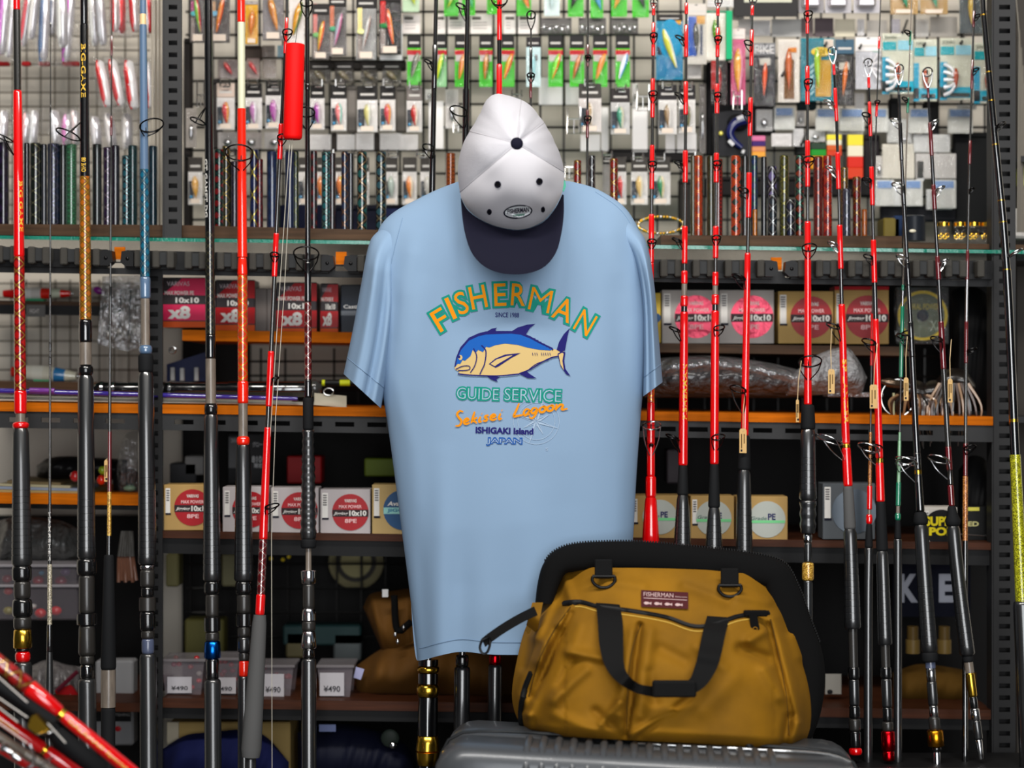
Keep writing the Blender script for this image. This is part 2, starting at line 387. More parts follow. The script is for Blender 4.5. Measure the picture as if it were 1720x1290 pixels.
tag(bpy.data.objects['glass_shelf'], 'long glass shelf with green edge above the rod rests', 'glass shelf')

# wire mesh panels (each one welded panel)
def mesh_panel(x0, x1, y0, y1, px, py, Y, r, mat_, label, xoff=0, yoff=0):
    mb = MB(); x = x0 + xoff
    while x <= x1: mb.tube([P(x, y0, Y), P(x, y1, Y)], r, 5); x += px
    y = y0 + yoff
    while y <= y1: mb.tube([P(x0, y, Y - 2*r), P(x1, y, Y - 2*r)], r, 5); y += py
    return tag(mb.build('wire_mesh_panel', mat_, None), label, 'wire mesh', 'wire mesh panels on the wall')
mesh_panel(312, 1664, -254.8, 396, 39.3, 38.8, .50, .0023, 'grid_black', 'black wire mesh panel full of hanging lure packets above the glass shelf', 6, 3)
mesh_panel(-30, 252, -256, 396, 23.6, 23.6, .56, .0016, 'grid_grey', 'fine pale wire mesh panel in the corner with hanging silver jigs', 4, 10)
mesh_panel(-30, 238, 470, 668, 24.6, 24.2, .56, .0016, 'grid_grey', 'fine wire mesh panel behind the red and white lures on the small shelf', 0, 6)
mesh_panel(420, 700, 585, 690, 41, 24, .50, .0022, 'grid_black', 'black wire mesh below the pink and red line boxes', 18, 22)
mesh_panel(1090, 1660, 586, 690, 41, 34, .50, .0022, 'grid_black', 'black wire mesh behind the plastic wrapped bundle', 12, 12)
mesh_panel(312, 700, 925, 1180, 41, 41, .50, .0022, 'grid_black', 'black wire mesh low down behind the price tagged boxes', 8, 22)
# pale edge strip of the corner mesh panel, beside the slotted upright
for i, x in enumerate((256, 262, 268, 274)):
    MB().tube([P(x, -256, .3 + i*.02), P(x, 396, .3 + i*.02)], .0022, 6).build('edge_wire', C('pale_edge', 186, 176, 160, .4, metal=.3), bpy.data.objects['wire_mesh_panel.001'], smooth=60)

# wooden blocks on the glass shelf
def ytop(x): return interp([(0, 376), (300, 378), (620, 386), (1120, 395), (1500, 396), (1720, 402)], x)
for x0, x1, lab in ((-40, 294, 'long dark brown wooden block under the dark rod samples by the pale mesh'),
                    (300, 640, 'brown wooden block between the slotted upright and the shirt'),
                    (1110, 1515, 'dark wooden block under the orange and red rod samples'),
                    (1520, 1760, 'low wooden block with small gold jars at the far end')):
    dy = 10 if x0 == 1520 else 0
    mb = MB().quad_box([P(x0, 407+slope(x0), YF+.02), P(x1, 407+slope(x1), YF+.02), P(x1, ytop(x1)+dy, YF+.02), P(x0, ytop(x0)+dy, YF+.02)], .12)
    tag(mb.build('wooden_block', 'brown_wood'), lab, 'wood block', 'wooden blocks on the glass shelf')

# rod rests: black rails with foam-lined notches
C('rail_plastic', 44, 45, 46, 0.5); C('foam_pad', 70, 68, 64, 0.95, bump=(1400, .8, .002)); C('rail_end', 26, 26, 27, 0.4)
def yrail(x): return interp([(0, 413), (330, 424), (680, 430), (1100, 437), (1720, 438)], x)
YR = YF - .03
nth = ['black notched rod rest rail, leftmost of the row', 'black notched rod rest rail holding the big rods beside the slotted upright', 'black notched rod rest rail mostly hidden by the shirt',
       'black notched rod rest rail holding the thin red rods', 'black notched rod rest rail behind the leaning rods at the far end']
for mi, xm in enumerate((-126, 246, 621, 992, 1362)):
    a, b = xm - 34, xm + 5 * 54.3 + 34
    if mi == 4: b = 1668
    r_ = thing('rod_rest', nth[mi], 'rod rest', P((a+b)/2, yrail((a+b)/2) + 30, YR + .02), 'rod rests along the shelf front')
    c = xm + 136
    MB().quad_box([P(a, yrail(a)+31, YR+.012), P(b, yrail(b)+31, YR+.012), P(b, yrail(b)+22, YR+.012), P(a, yrail(a)+22, YR+.012)], .016).build('rail', 'rail_end', r_)
    MB().quad_box([P(a, yrail(a)+26, YR+.022), P(b, yrail(b)+26, YR+.022), P(b, yrail(b), YR+.022), P(a, yrail(a), YR+.022)], .006).build('rail_back', 'rail_end', r_)
    for k in range(6):
        nx = xm + 54.3 * k
        if nx > 1660 or nx < -40: continue
        for sgn in (-1, 1):
            u = nx + sgn * 15; MB().cbox(u - 6, yrail(u) - 1, u + 6, yrail(u) + 28, YR - .012, .034, 2).build('foam_pad', 'foam_pad', r_)
        if k < 5:
            u = nx + 27; MB().cbox(u - 12, yrail(u) + 1, u + 12, yrail(u) + 24, YR - .006, .026, 1.5).build('spacer_block', 'rail_plastic', r_)
    for e, sg in ((a + 2, 1), (b - 2, -1)):
        if e < -40 or e > 1665: continue
        pts = [(e - sg*10, yrail(e)+2), (e + sg*2, yrail(e)), (e + sg*10, yrail(e)+4), (e + sg*10, yrail(e)+27), (e - sg*4, yrail(e)+27), (e - sg*12, yrail(e)+20)]
        if sg < 0: pts = pts[::-1]
        MB().prism(pts, YR - .008, .028).build('end_cap', 'rail_end', r_)
        MB().ball(P(e, yrail(e)+14, YR - .009), .003, .0015, .003).build('screw', 'guide_black', r_, smooth=60)

for x in (201, 573, 945, 1304):
    MB().box(x - 9, yrail(x) - 5, x + 9, yrail(x) + 16, YF - .003, .003).build('wood_shim', 'orange_wood', rack)
t = thing('side_cabinet', 'dark panelled cabinet side beyond the far slotted upright', 'cabinet', P(1740, 1690, .45))
MB().box(1708, -40, 1800, 1690, .46, .02).build('side_panel', C('cabinet_grey', 64, 60, 56, .7), t)
for y in (262, 428, 700): MB().box(1708, y, 1800, y + 10, .30, .16).build('cabinet_shelf', 'dark_steel', t)
# ------------------------------------------------------------------ fishing rods
CODE = {'red': ('red_lacquer', 'thread_wrap'), 'ora': ('orange_red_lacquer', 'thread_wrap'), 'blk': ('black_lacquer', 'blank'), 'car': ('carbon_blank', 'blank'), 'mar': ('maroon_lacquer', 'thread_wrap'),
        'grn': ('green_lacquer', 'thread_wrap'), 'pgr': ('pale_green_lacquer', 'thread_wrap'), 'slb': ('slate_blue_lacquer', 'blank'), 'crm': ('cream_lacquer', 'blank'), 'tan': ('tan_lacquer', 'band'),
        'grc': ('grey_carbon', 'blank'), 'gfo': ('grey_foam', 'grip'), 'fo': ('black_foam', 'grip'), 'sr': ('shrink_rubber', 'grip'), 'dr': ('dull_rubber', 'grip'), 'ds': ('dark_seat', 'reel_seat'), 'bc': ('black_collar', 'collar'),
        'chr': ('chrome', 'metal_ring'), 'gld': ('gold', 'metal_ring'), 'blu': ('blue_anodised', 'metal_ring'), 'rdm': ('red_anodised', 'metal_ring'), 'orm': ('orange_anodised', 'metal_ring'), 'slt': ('slate_band', 'band'),
        'wrg': ('wrap_red_gold', 'diamond_wrap'), 'wgo': ('wrap_gold_orange', 'diamond_wrap'), 'wbt': ('wrap_blue_teal', 'diamond_wrap'), 'wbg': ('wrap_black_gold', 'diamond_wrap'), 'wos': ('wrap_orange_scale', 'diamond_wrap'),
        'wrs': ('wrap_red_silver', 'diamond_wrap'), 'gsp': ('gold_sparkle', 'sparkle_wrap'), 'ssp': ('silver_sparkle', 'sparkle_wrap'), 'lsp': ('lime_sparkle', 'sparkle_wrap'), 'csp': ('copper_sparkle', 'sparkle_wrap')}
def rodY(y, Yr): return Yr + (430 - y) * 7.0e-5
ALLRODS = []
def rod(label, path, segs, guides=(), texts=(), Yr=.145, group='fishing rods standing in the rack', name='fishing_rod'):
    ax = lambda y: P(smooth_interp([(b, a) for a, b in path], y) if len(path) > 2 else lerp(path[0][0], path[1][0], (y - path[0][1]) / (path[1][1] - path[0][1])), y, rodY(y, Yr))
    S_ = []
    for s in segs.split(';'):
        t = s.split()
        if not t: continue
        y0, y1 = map(float, t[0].split('-') if not t[0].startswith('-') else ('-' + t[0][1:].split('-')[0], t[0][1:].split('-')[1]))
        ww = [float(q) for q in t[1].split('>')]; S_.append((y0, y1, ww[0], ww[-1], t[2], t[3] if len(t) > 3 else ''))
    root = thing(name, label, 'fishing rod', ax(max(s[1] for s in S_)), group); ALLRODS.append(root)
    def width(y):
        for s in S_:
            if s[0] <= y <= s[1]: return lerp(s[2], s[3], (y - s[0]) / (s[1] - s[0]))
        return 6.0
    for (y0, y1, w0, w1, cd, pr) in S_:
        mt, nm = CODE[cd]; k = S(rodY((y0+y1)/2, Yr)) * .5; r0, r1 = w0 * k, w1 * k; Lp = y1 - y0
        e = min(.25, .22 * max(w0, w1) / Lp)
        st = [(0, r0*.80), (e*.3, r0*.94), (e, r0), (1-e, r1), (1-e*.3, r1*.94), (1, r1*.80)]
        if pr == 's': st = [(0, r0), (1, r1)]
        if pr.startswith('r'):      # rings from fraction a to the end:  r<start%>
            a = float(pr[1:] or 0) / 100; st = [(0, r0*.82), (e, r0)]; n_ = max(3, int(Lp * (1 - a) / 11))
            if a > e: st.append((a - .001, lerp(r0, r1, a)))
            for q in range(n_):
                t0 = a + (1 - a - e) * q / n_; dt = (1 - a - e) / n_; f = lambda t: lerp(r0, r1, t)
                st += [(t0 + dt*q_, f(t0 + dt*q_) * m_) for q_, m_ in ((.0, 1), (.02, .955), (.10, .955), (.12, 1))]
            st += [(1 - e*.5, r1), (1, r1*.85)]
        if pr == 'w':               # wavy ribbed grip
            n_ = max(3, int(Lp / 15)); st = [(0, r0*.8)]
            for q in range(n_ * 4):
                t = (q + .5) / (n_ * 4); st.append((t, lerp(r0, r1, t) * (.93 + .07 * math.sin(q * math.pi / 2 + .8))))
            st.append((1, r1*.8))
        if pr == 'c': st = [(0, r0*.86), (.06, r0), (.5, (r0+r1)/2*1.02), (.94, r1), (1, r1*.86)]
        if pr == 'b': st = [(0, r0*.72), (.12, r0*.92), (.35, r0*1.02), (.7, r1), (.92, r1*.9), (1, r1*.7)]
        # follow the (slightly bent) axis in a few pieces
        nn = 1 if len(path) == 2 or Lp < 40 else max(1, int(Lp / 60))
        if nn == 1: MB().lathe(ax(y0), ax(y1), st, (24 if max(w0, w1) > 16 else 14) if max(w0, w1) > 7 else 10).build(nm, mt, root, smooth=50)
        else:
            # one lathe whose stations are bent onto the axis
            a, b = ax(y0), ax(y1); st2 = []; cur = st
            for (t0, q0), (t1, q1) in zip(st, st[1:]):
                m_ = max(1, int((t1 - t0) * nn + .99))
                for j in range(m_): st2.append((lerp(t0, t1, j/m_), lerp(q0, q1, j/m_)))
            st2.append(st[-1]); mb = MB().lathe(a, b, st2, (24 if max(w0, w1) > 16 else 14) if max(w0, w1) > 7 else 10)
            nS = (24 if max(w0, w1) > 16 else 14) if max(w0, w1) > 7 else 10
            for i, (t, _) in enumerate(st2):
                off = ax(lerp(y0, y1, t)) - (a + (b - a) * t)
                for q in range(nS): mb.v[i*nS+q] = mb.v[i*nS+q] + off
            mb.build(nm, mt, root, smooth=50)
    for g in guides:
        guide(root, ax, width, Yr, *g)
    for tx in texts:
        rod_text(root, ax, width, Yr, *tx)
    return root, ax
def guide(root, ax, width, Yr, y, ang, R, leg, mt='guide_black', tip=False, wire=1.1):
    """line guide: ring whose plane crosses the rod, on two wire legs. ang: 0 to the viewer, -90 to the left, 90 to the right"""
    k = S(rodY(y, Yr)); c0 = ax(y); d = (ax(y + 10) - ax(y)).normalized(); f = Vector((0, -1, 0)); f = (f - d * f.dot(d)).normalized(); sd = Vector((1, 0, 0)); sd = (sd - d*sd.dot(d)).normalized()
    an = math.radians(ang); o = f * math.cos(an) + sd * math.sin(an); t = d.cross(o).normalized()
    rr = width(y) * k * .5; r = R * k; c = c0 + o * (rr + r * .95)
    tl = math.radians(24); e1 = t; e2 = (o * math.cos(tl) - d * math.sin(tl)).normalized()     # ring leans over, showing its opening
    if tip: c = ax(y) + o * r * .5; e2 = (o * math.cos(1.0) - d * math.sin(1.0)).normalized()
    wr = wire * k
    mb = MB().tube([c + (e1 * math.cos(a) + e2 * math.sin(a)) * r for a in [2*math.pi*i/20 for i in range(20)]], wr * 1.25, 6, closed=True)
    gobj = mb.build('guide_ring', mt, root, smooth=60)
    mb = MB()
    for s in (-1, 1):
        a = c + e1 * (s * r); b = ax(y + leg) + o * rr * .8 + t * (s * rr * .3)
        m1 = a.lerp(b, .5) + t * (s * r * .22) + o * (r * .05)
        mb.tube(curve_pts([tuple(a), tuple(m1), tuple(b)], 6), wr, 5)
    q = c - e2 * r; mb.tube([q, ax(y - leg * .15) + o * rr * .8], wr, 5)
    mb.build('guide_leg', mt, gobj, smooth=60)
def rod_text(root, ax, width, Yr, s, y0, y1, h, mt, off=0.0, flip=1, face=0.0):
    """lettering running down the blank, bent round it"""
    v, f = text_geo(s, 0.015); axn, bx = min(p[0] for p in v), max(p[0] for p in v); ay, by = min(p[1] for p in v), max(p[1] for p in v); out = []
    for a, b in v:
        t = (a - axn) / (bx - axn); y = lerp(y0, y1, t); k = S(rodY(y, Yr)); R = width(y) * k * .5 * 1.03
        an = ((b - ay) / (by - ay) - .5) * h * k / R * flip + face
        d = (ax(y+5) - ax(y)).normalized(); fr = Vector((0, -1, 0)); fr = (fr - d*fr.dot(d)).normalized(); sd = Vector((1, 0, 0)); sd = (sd - d*sd.dot(d)).normalized()
        out.append(ax(y) + fr * (math.cos(an) * R) + sd * (math.sin(an) * R))
    MB().add(out, f).build('lettering', mt, root, fix=False)

BOT = 1664
# --- big rods on the left
rod('red big game rod with red and gold diamond wrap, leftmost thick rod', [(28, 0), (40, 1290)],
    '-270-17 12 red;17-152 13 car s;152-432 15>18 red;432-656 18>20 wrg s;656-695 21 red;695-709 16 grc s;709-720 27 red b;720-950 27>34 dr r45;950-976 33 bc;976-1006 28 ds;1006-1036 33>34 bc;1036-1057 30 ds;1057-1089 29>31 gld c;1089-1094 25 bc;1094-1112 25 red b;1112-1664 31>34 dr',
    [(232, -75, 17, 30)], [('BIG GAME', 305, 390, 7, 'ink_gold', 0, 1, .75)])
rod('thin dark rod with silver sparkle butt between red and black rods', [(85, 38), (83, 1290)],
    '38-46 3 blk;46-176 1.6>2.2 car s;176-196 3 blk;196-494 2.2>3.2 car s;494-516 4.2 blk;516-574 3.4 car s;574-591 5 blk;591-598 3.4 blk s;598-613 5 blk;613-845 3.6>5 car s;845-948 6>6.5 blk;948-1049 8 ssp s;1049-1095 9>10 blk;1095-1664 14>22 dr b', (), [('FISHERMAN', 942, 860, 4, 'white_card')], Yr=.165)
rod('black big game rod with gold lettering and gold orange diamond wrap', [(141, 0), (147, 1290)],
    '-270-42 13 blk;42-297 14.5>17 blk s;297-537 18>20.5 wgo s;537-576 22 blk;576-613 20.5 grc s;613-631 25 bc b;631-938 26>31 sr r68;938-966 33 bc;966-1030 26 ds;1030-1050 33 bc c;1050-1101 27>29 ds;1101-1116 24 ds;1116-1140 23 blk;1140-1664 30>34 dr',
    [(228, -62, 21, -22)], [('BIG-GAME', 75, 165, 8, 'ink_gold'), ('80 BHO', 266, 290, 8, 'ink_gold'), ('SHE', 1121, 1122, 1, 'gold')][:2])
rod('thin dark rod with gold sparkle butt and small wooden tag', [(188, -10), (183, 945)],
    '-270-60 2 car s;60-94 4 mar;94-195 2.2>2.6 car s;195-228 4.4 mar;228-480 2.8>4 car s;480-546 5 blk;546-725 4>6 car s;725-826 6.5>7 mar s;826-900 7 gsp s;900-932 7 blk s;932-1125 17>26 fo;1125-1188 25 grc s;1188-1664 24 fo', Yr=.165)
rod('slate blue rod with teal diamond wrap and tan band', [(240, 0), (250, 1290)],
    '-270-24 11 slb s;24-42 11 tan s;42-285 12.5>15 slb s;285-465 16>16.5 wbt s;465-502 18 slb;502-580 15 grc s;580-595 22 slb b;595-626 25 fo;626-948 26>31 sr r55;948-957 24 chr b;957-986 24 ds;986-1003 21 bc;1003-1027 28 ds c;1027-1059 26 bc;1059-1073 22 ds;1073-1098 21 slt;1098-1664 28>33 dr',
    [(215, 40, 20, 15)])
rod('black game rod with fine gold mesh wrap and blue metal ring', [(350, 0), (358, 1290)],
    '-270-390 12.5>16 blk s;390-562 16>17 wbg s;562-603 17 blk;603-678 17.5 grc s;678-697 22 bc b;697-976 23>31 sr r52;976-998 27 bc;998-1036 22 ds;1036-1061 27 bc c;1061-1077 23 ds;1077-1106 26>28 blu c;1106-1141 22 blk;1141-1664 28>31 dr',
    [(205, -65, 13, -24)], [('GT GAMET DG', 268, 366, 6, 'white_card', 0, 1, -.7)])
rod('orange red rod with pale cream band and orange scale wrap', [(405, 0), (411, 1290)],
    '-270-38 13.5 ora;38-183 12.8 crm s;183-432 14.5>16.5 ora s;432-463 14.5>17 ora;463-640 17 wos s;640-678 18.5 ora;678-733 16 grc s;733-748 22 ora b;748-976 24>33 sr r45;976-998 29 bc;998-1030 24 ds;1030-1052 27 bc c;1052-1070 22 ds;1070-1096 23 sr;1096-1110 18 ds;1110-1136 18 ora;1136-1664 22>28 sr',
    [(262, 0, 23, 26)])
rod('thin red rod leaning beside the float, with grey foam grip', [(482, 26), (471, 240), (458, 530), (447, 780), (437, 1020), (420, 1290)],
    '-10-30 5 car s;30-90 6 red;90-208 5>6 blk s;208-268 9 red;268-392 7 car s;392-465 9.5 red;465-590 7.5 car s;590-683 11 red;683-718 9 car s;718-906 12>15 red;906-998 14 wrs s;998-1033 16 red;1033-1272 24>34 gfo c;1272-1664 19>20 dr',
    [(56, 20, 8, 14), (232, 20, 8, 14), (429, 0, 7, 12), (636, 60, 6, 12), (850, 50, 12, 14)], Yr=.10)
rod('glossy black rod with chrome seat rings and red silver wrap', [(516, -20), (519, 1290)],
    '-270-140 7>8 blk s;140-152 9.5 blk;152-440 8>10 blk s;440-508 11>12 blk;508-637 12.5 wrs s;637-668 13 blk;668-722 18 fo;722-905 21>29 sr w;905-921 26 fo;921-958 10 grc s;958-981 27>24 chr c;981-1022 20 ds;1022-1043 22>24 chr c;1043-1060 23 ds;1060-1089 22>26 chr c;1089-1106 20 blk;1106-1664 25>28 sr',
    [(8, 0, 10, 24), (192, 0, 14, 28), (429, 0, 21, 30)])
# --- rods behind the cap and shirt
rod('slim black rod behind the shoulder, standing between the samples and cap', [(733, -20), (726, 320), (718, 1290)],
    '-270-75 7 blk s;75-150 9.5 blk;150-260 9 blk s;260-1108 11 blk s;1108-1118 34 blk s;1118-1131 37 gld b;1131-1148 34 blk s;1148-1171 38 gld b;1171-1235 34 blk s;1235-1262 34>40 gld c;1262-1286 40>34 gld c;1286-1664 30 blk s',
    [(105, -70, 7, 14), (250, -30, 10, 18)])
rod('black rod with tall guides just beside the cap crown', [(786, -20), (782, 240), (775, 1290)],
    '-270-60 8 blk s;60-150 9 blk s;150-1100 12 blk s;1100-1120 22 bc;1120-1664 27>30 sr', [(12, -62, 9, 24), (190, -35, 15, 26)])
rod('red rod rising straight behind the cap', [(839, -20), (838, 300), (830, 1290)], '-270-68 8.5 red;68-108 8 blk s;108-200 10 red;200-1098 10 car s;1098-1116 20 rdm;1116-1664 24>27 sr', [(5, 0, 13, 10)])
rod('short slim rod tip with dark red wraps beside the cap', [(892, 24), (891, 320)], '48-80 3 car s;80-130 5 blk;130-165 5 mar;165-620 4 car s', [(26, 0, 7, 24, 'guide_black', True), (128, 0, 6, 12)])
rod('slim dark rod with wine wraps between cap and red rods', [(988, -20), (986, 330)], '-270-75 3 car s;75-112 5 mar;112-185 3.4 car s;185-232 5.5 mar;232-620 4 car s', [(96, 0, 4, 9), (200, 0, 6, 11)])
# --- thin red rods on the right
T = 'guide_steel'
rod('thin red rod with a smooth red cone grip, half behind the sleeve', [(1098, 0), (1094, 420), (1093, 910)],
    '-270-10 3 car s;10-26 6 red;26-38 4 car s;38-94 6.5 red;94-132 5 car s;132-198 7.5 red;198-244 5.5 car s;244-318 8 red;318-360 6 car s;360-442 9.5 red;442-646 9 red;646-676 13 wos s;676-716 13.5 red;716-746 14 red;746-800 14 red;800-836 18 red;836-930 20>31 red c;930-1664 26 fo',
    [(4, 0, 6, 12, T), (61, 0, 6, 14), (159, 0, 7, 15), (277, 0, 7, 14), (407, 0, 7, 12), (716, 0, 15, 50, T), (748, 0, 3, 4)])
rod('thin red rod with gold vertical lettering and black tapered grip', [(1153, 0), (1150, 420), (1146, 920)],
    '-270-5 3 car s;5-24 6 red;24-42 4 car s;42-96 7 red;96-137 5 car s;137-193 8 red;193-253 5.5 car s;253-307 9 red;307-380 6 car s;380-443 10 red;443-455 6 car s;455-477 11 red;477-497 9.5 grc s;497-515 13 red;515-524 10.5 blk s;524-782 13.5>16 red;782-832 15>19 fo;832-945 20>33 sr r20;945-1664 28 sr',
    [(64, -80, 8, 14), (160, -80, 8, 16), (275, -80, 8, 15), (404, -80, 9, 16), (554, -75, 10, 20), (735, -72, 12, 26)], [('FISHERMAN', 705, 612, 8, 'ink_gold', 0, -1, .25)])
rod('thin plain red rod between the lettered rod and the tagged rod', [(1206, 0), (1202, 420), (1199, 920)],
    '-270-10 3 car s;10-27 6 red;27-47 4 car s;47-96 7 red;96-141 5 car s;141-191 8 red;191-257 5.5 car s;257-307 9 red;307-380 6 car s;380-434 10 red;434-457 6 car s;457-480 10.5 red;480-495 9 grc s;495-512 13 red;512-522 10 blk s;522-780 13.5>15 red;780-853 15>20 fo;853-945 20>33 sr r20;945-1664 28 sr',
    [(4, 0, 6, 10, T), (66, 0, 6, 10), (161, 0, 6, 12), (276, 0, 7, 12), (401, 0, 7, 12), (552, 20, 9, 14), (735, 15, 11, 22)])
rod('thin red rod hung with a buff price tag on string', [(1264, 0), (1256, 420), (1250, 790), (1250, 920)],
    '-270-9 3 car s;9-26 6 red;26-50 4 car s;50-111 7 red;111-164 5 car s;164-229 8 red;229-290 5.5 car s;290-366 9.5 red;366-425 6 car s;425-732 10.5>13.5 red;732-790 18>22 fo;790-945 22>30 sr r35;945-1664 27 sr',
    [(2, 0, 6, 8, T), (74, -40, 7, 14), (192, -40, 7, 16), (321, -50, 9, 14), (467, -65, 12, 20), (655, -45, 14, 40)])
rod('red rod with one wide guide facing out and long black grip', [(1356, -20), (1357, 640), (1357, 1290)],
    '-270-57 6 red;57-111 4.5 car s;111-176 7.5 red;176-236 5 car s;236-314 8.5 red;314-372 6 car s;372-680 10.5>13.5 red;680-722 22>25 fo;722-840 25>29 sr r40;840-896 29>27 sr w;896-912 15 chr b;912-945 13 sr;945-975 20 gsp;975-1664 16 sr', [(25, 0, 7, 14), (139, 0, 7, 15), (270, 0, 9, 12), (418, 0, 12, 18), (609, 0, 19, 30)])
rod('red rod with a grey grip, leaning, its tip below the teal pack', [(1399, 84), (1405, 200), (1412, 440), (1420, 720), (1428, 900), (1437, 1268)],
    '100-108 2 chr s;108-126 5 red;126-148 4.5 blk s;148-204 6.5 red;204-256 5 blk s;256-318 8.5 red;318-378 5.5 blk s;378-452 9.5 red;452-511 7 blk s;511-746 11.5>14 red;746-752 14 gld s;752-817 15>16 red;817-889 17>20 gfo;889-1056 22>28 sr r25;1056-1120 15 ds s;1120-1141 19 bc;1141-1185 17 sr;1185-1207 18 bc;1207-1228 20 ds;1228-1256 19 bc;1256-1268 22 red b',
    [(86, -30, 7, 22, T, True), (172, -80, 9, 14, T), (283, -80, 9, 16, T), (410, -75, 9, 14, T), (548, -72, 12, 26), (738, -75, 24, 36, T)], [('SP LANZER', 604, 712, 8, 'ink_gold', 0, 1, .2)])
rod('red rod with a kraft tag and red metal butt, leaning', [(1458, 104), (1462, 220), (1468, 440), (1478, 800), (1484, 1000), (1493, 1278)],
    '126-148 5 red;148-171 3.6 blk s;171-229 6 red;229-280 4.4 blk s;280-345 8 red;345-403 5.5 blk s;403-475 9.5 red;475-536 8.5 blk s;536-770 11>13 red;770-777 13 gld s;777-843 13.5>14.5 red;843-926 16>20 fo;926-1083 20>24 sr r35;1083-1120 15 ds s;1120-1140 18 bc;1140-1188 17 sr;1188-1212 16 bc;1212-1228 19 ds;1228-1261 23 rdm c;1261-1278 20 rdm',
    [(106, -10, 7, 24, T, True), (194, -50, 7, 16), (303, -55, 8, 14), (432, -60, 8, 14), (575, -55, 12, 18), (752, -55, 19, 30, T)])
rod('black rod with steel guides and an orange metal butt ring, leaning', [(1508, 116), (1516, 300), (1526, 480), (1540, 760), (1552, 960), (1575, 1290)],
    '136-160 4 blk;160-206 5 blk s;206-270 7 blk;270-310 6 blk s;310-345 8 blk;345-440 7 blk s;440-480 9.5 blk;480-540 8 blk s;540-600 10.5 blk;600-760 10>12 blk s;760-790 13 blk;790-796 13 gld s;796-860 13>15 blk;860-882 22>25 fo b;882-1095 23>28 sr r48;1095-1112 27 fo;1112-1122 17 slt s;1122-1145 16 chr c;1145-1185 17 sr;1185-1204 15 chr c;1204-1226 19 ds;1226-1254 27 orm c;1254-1262 17 bc;1262-1664 13>9 chr',
    [(117, 20, 8, 26, T, True), (204, -60, 8, 14, T), (312, -60, 9, 16, T), (432, -60, 9, 18, T), (566, -60, 12, 24), (774, -60, 19, 36, T)])
rod('dark wine rod with a kraft tag and ribbed black grip, leaning', [(1557, 120), (1565, 260), (1575, 440), (1592, 740), (1606, 940), (1648, 1276)],
    '140-165 4.5 mar;165-206 4.5 blk s;206-262 7 mar;262-310 6.5 blk s;310-352 7.5 mar;352-430 6.5 blk s;430-470 8.5 mar;470-540 7.5 blk s;540-620 10 mar;620-750 9.5 car s;750-790 10.5 mar;790-815 9.5 blk;815-850 10.5 mar;850-884 16>26 fo b;884-1100 22>26 sr r42;1100-1112 18 fo;1112-1130 15 grc s;1130-1170 15 gld;1170-1190 13 bc;1190-1210 15 chr c;1210-1242 15 sr;1242-1276 12>9 chr',
    [(122, 0, 8, 26, T, True), (206, 55, 7, 14, T), (318, 60, 8, 14, T), (440, 60, 8, 16, T), (570, -50, 10, 22), (771, -58, 19, 34, T)], Yr=.15)
rod('slim black rod with wine wraps and a copper sparkle butt', [(1637, -20), (1628, 300), (1623, 560), (1621, 910)],
    '-270-18 4 car s;18-46 5 mar;46-100 3.6 car s;100-150 5 mar;150-236 3.6 car s;236-276 5.5 mar;276-420 4.2 car s;420-470 6 mar;470-540 5 chr s;540-610 6.5 mar;610-745 6 car s;745-800 7.5 mar;800-908 9 csp s;908-1664 9>11 blk s', [(28, 40, 5, 8), (118, 40, 5, 9), (318, 40, 4, 8), (588, 50, 8, 9), (752, 20, 10, 12)], Yr=.165)
rod('thick black rod with gold rings and lime sparkle butt beside the upright', [(1648, -20), (1668, 200), (1690, 440), (1704, 740), (1716, 1000), (1728, 1290)],
    '-270-24 9 blk s;24-26 10 gld s;26-120 10 blk s;120-122 11 gld s;122-168 11 blk s;168-170 11.5 gld s;170-242 11.5 blk s;242-244 12 gld s;244-336 12 blk s;336-338 13 gld s;338-372 13 blk s;372-374 13 gld s;374-452 13.5 blk s;452-454 14 gld s;454-704 15 blk s;704-709 15 gld s;709-764 15.5 blk s;764-1010 18>22 lsp s;1010-1664 30 sr', [(212, 50, 8, 10), (425, 70, 11, 8, T)], Yr=.12)
# --- short slim rods between them
rod('very thin rod with red tip wraps behind the leaning rods', [(1480, -20), (1470, 270), (1458, 1000)],
    '-270-62 2 car s;62-82 4 red;82-172 2.2 car s;172-196 4.6 red;196-527 2.6 car s;527-614 5 red;614-726 3.4 car s;726-744 5 csp;744-816 5.5>6.5 csp s;816-856 9 red;856-864 6.5 grc s;864-880 11 red b;880-920 10>14 fo;920-1664 15 sr', [(172, 0, 4, 7), (755, 0, 17, 16)], Yr=.165)
rod('very thin grey rod with green wraps and a green butt', [(1532, -20), (1522, 270), (1508, 870)],
    '-270-52 2 grc s;52-76 4 grn;76-164 2.2 grc s;164-190 4.4 grn;190-478 2.6 grc s;478-488 5 grn;488-514 3 chr s;514-634 7 grn;634-726 3 car s;726-740 4 pgr;740-810 5.5>6.5 pgr s;810-850 8.5 grn;850-862 6.5 grc s;862-874 10 grn b;874-905 9>12 fo;905-1664 14 sr', [(55, -60, 5, 6), (167, -60, 5, 6), (560, 30, 9, 14), (775, 20, 16, 18, T)], Yr=.165)

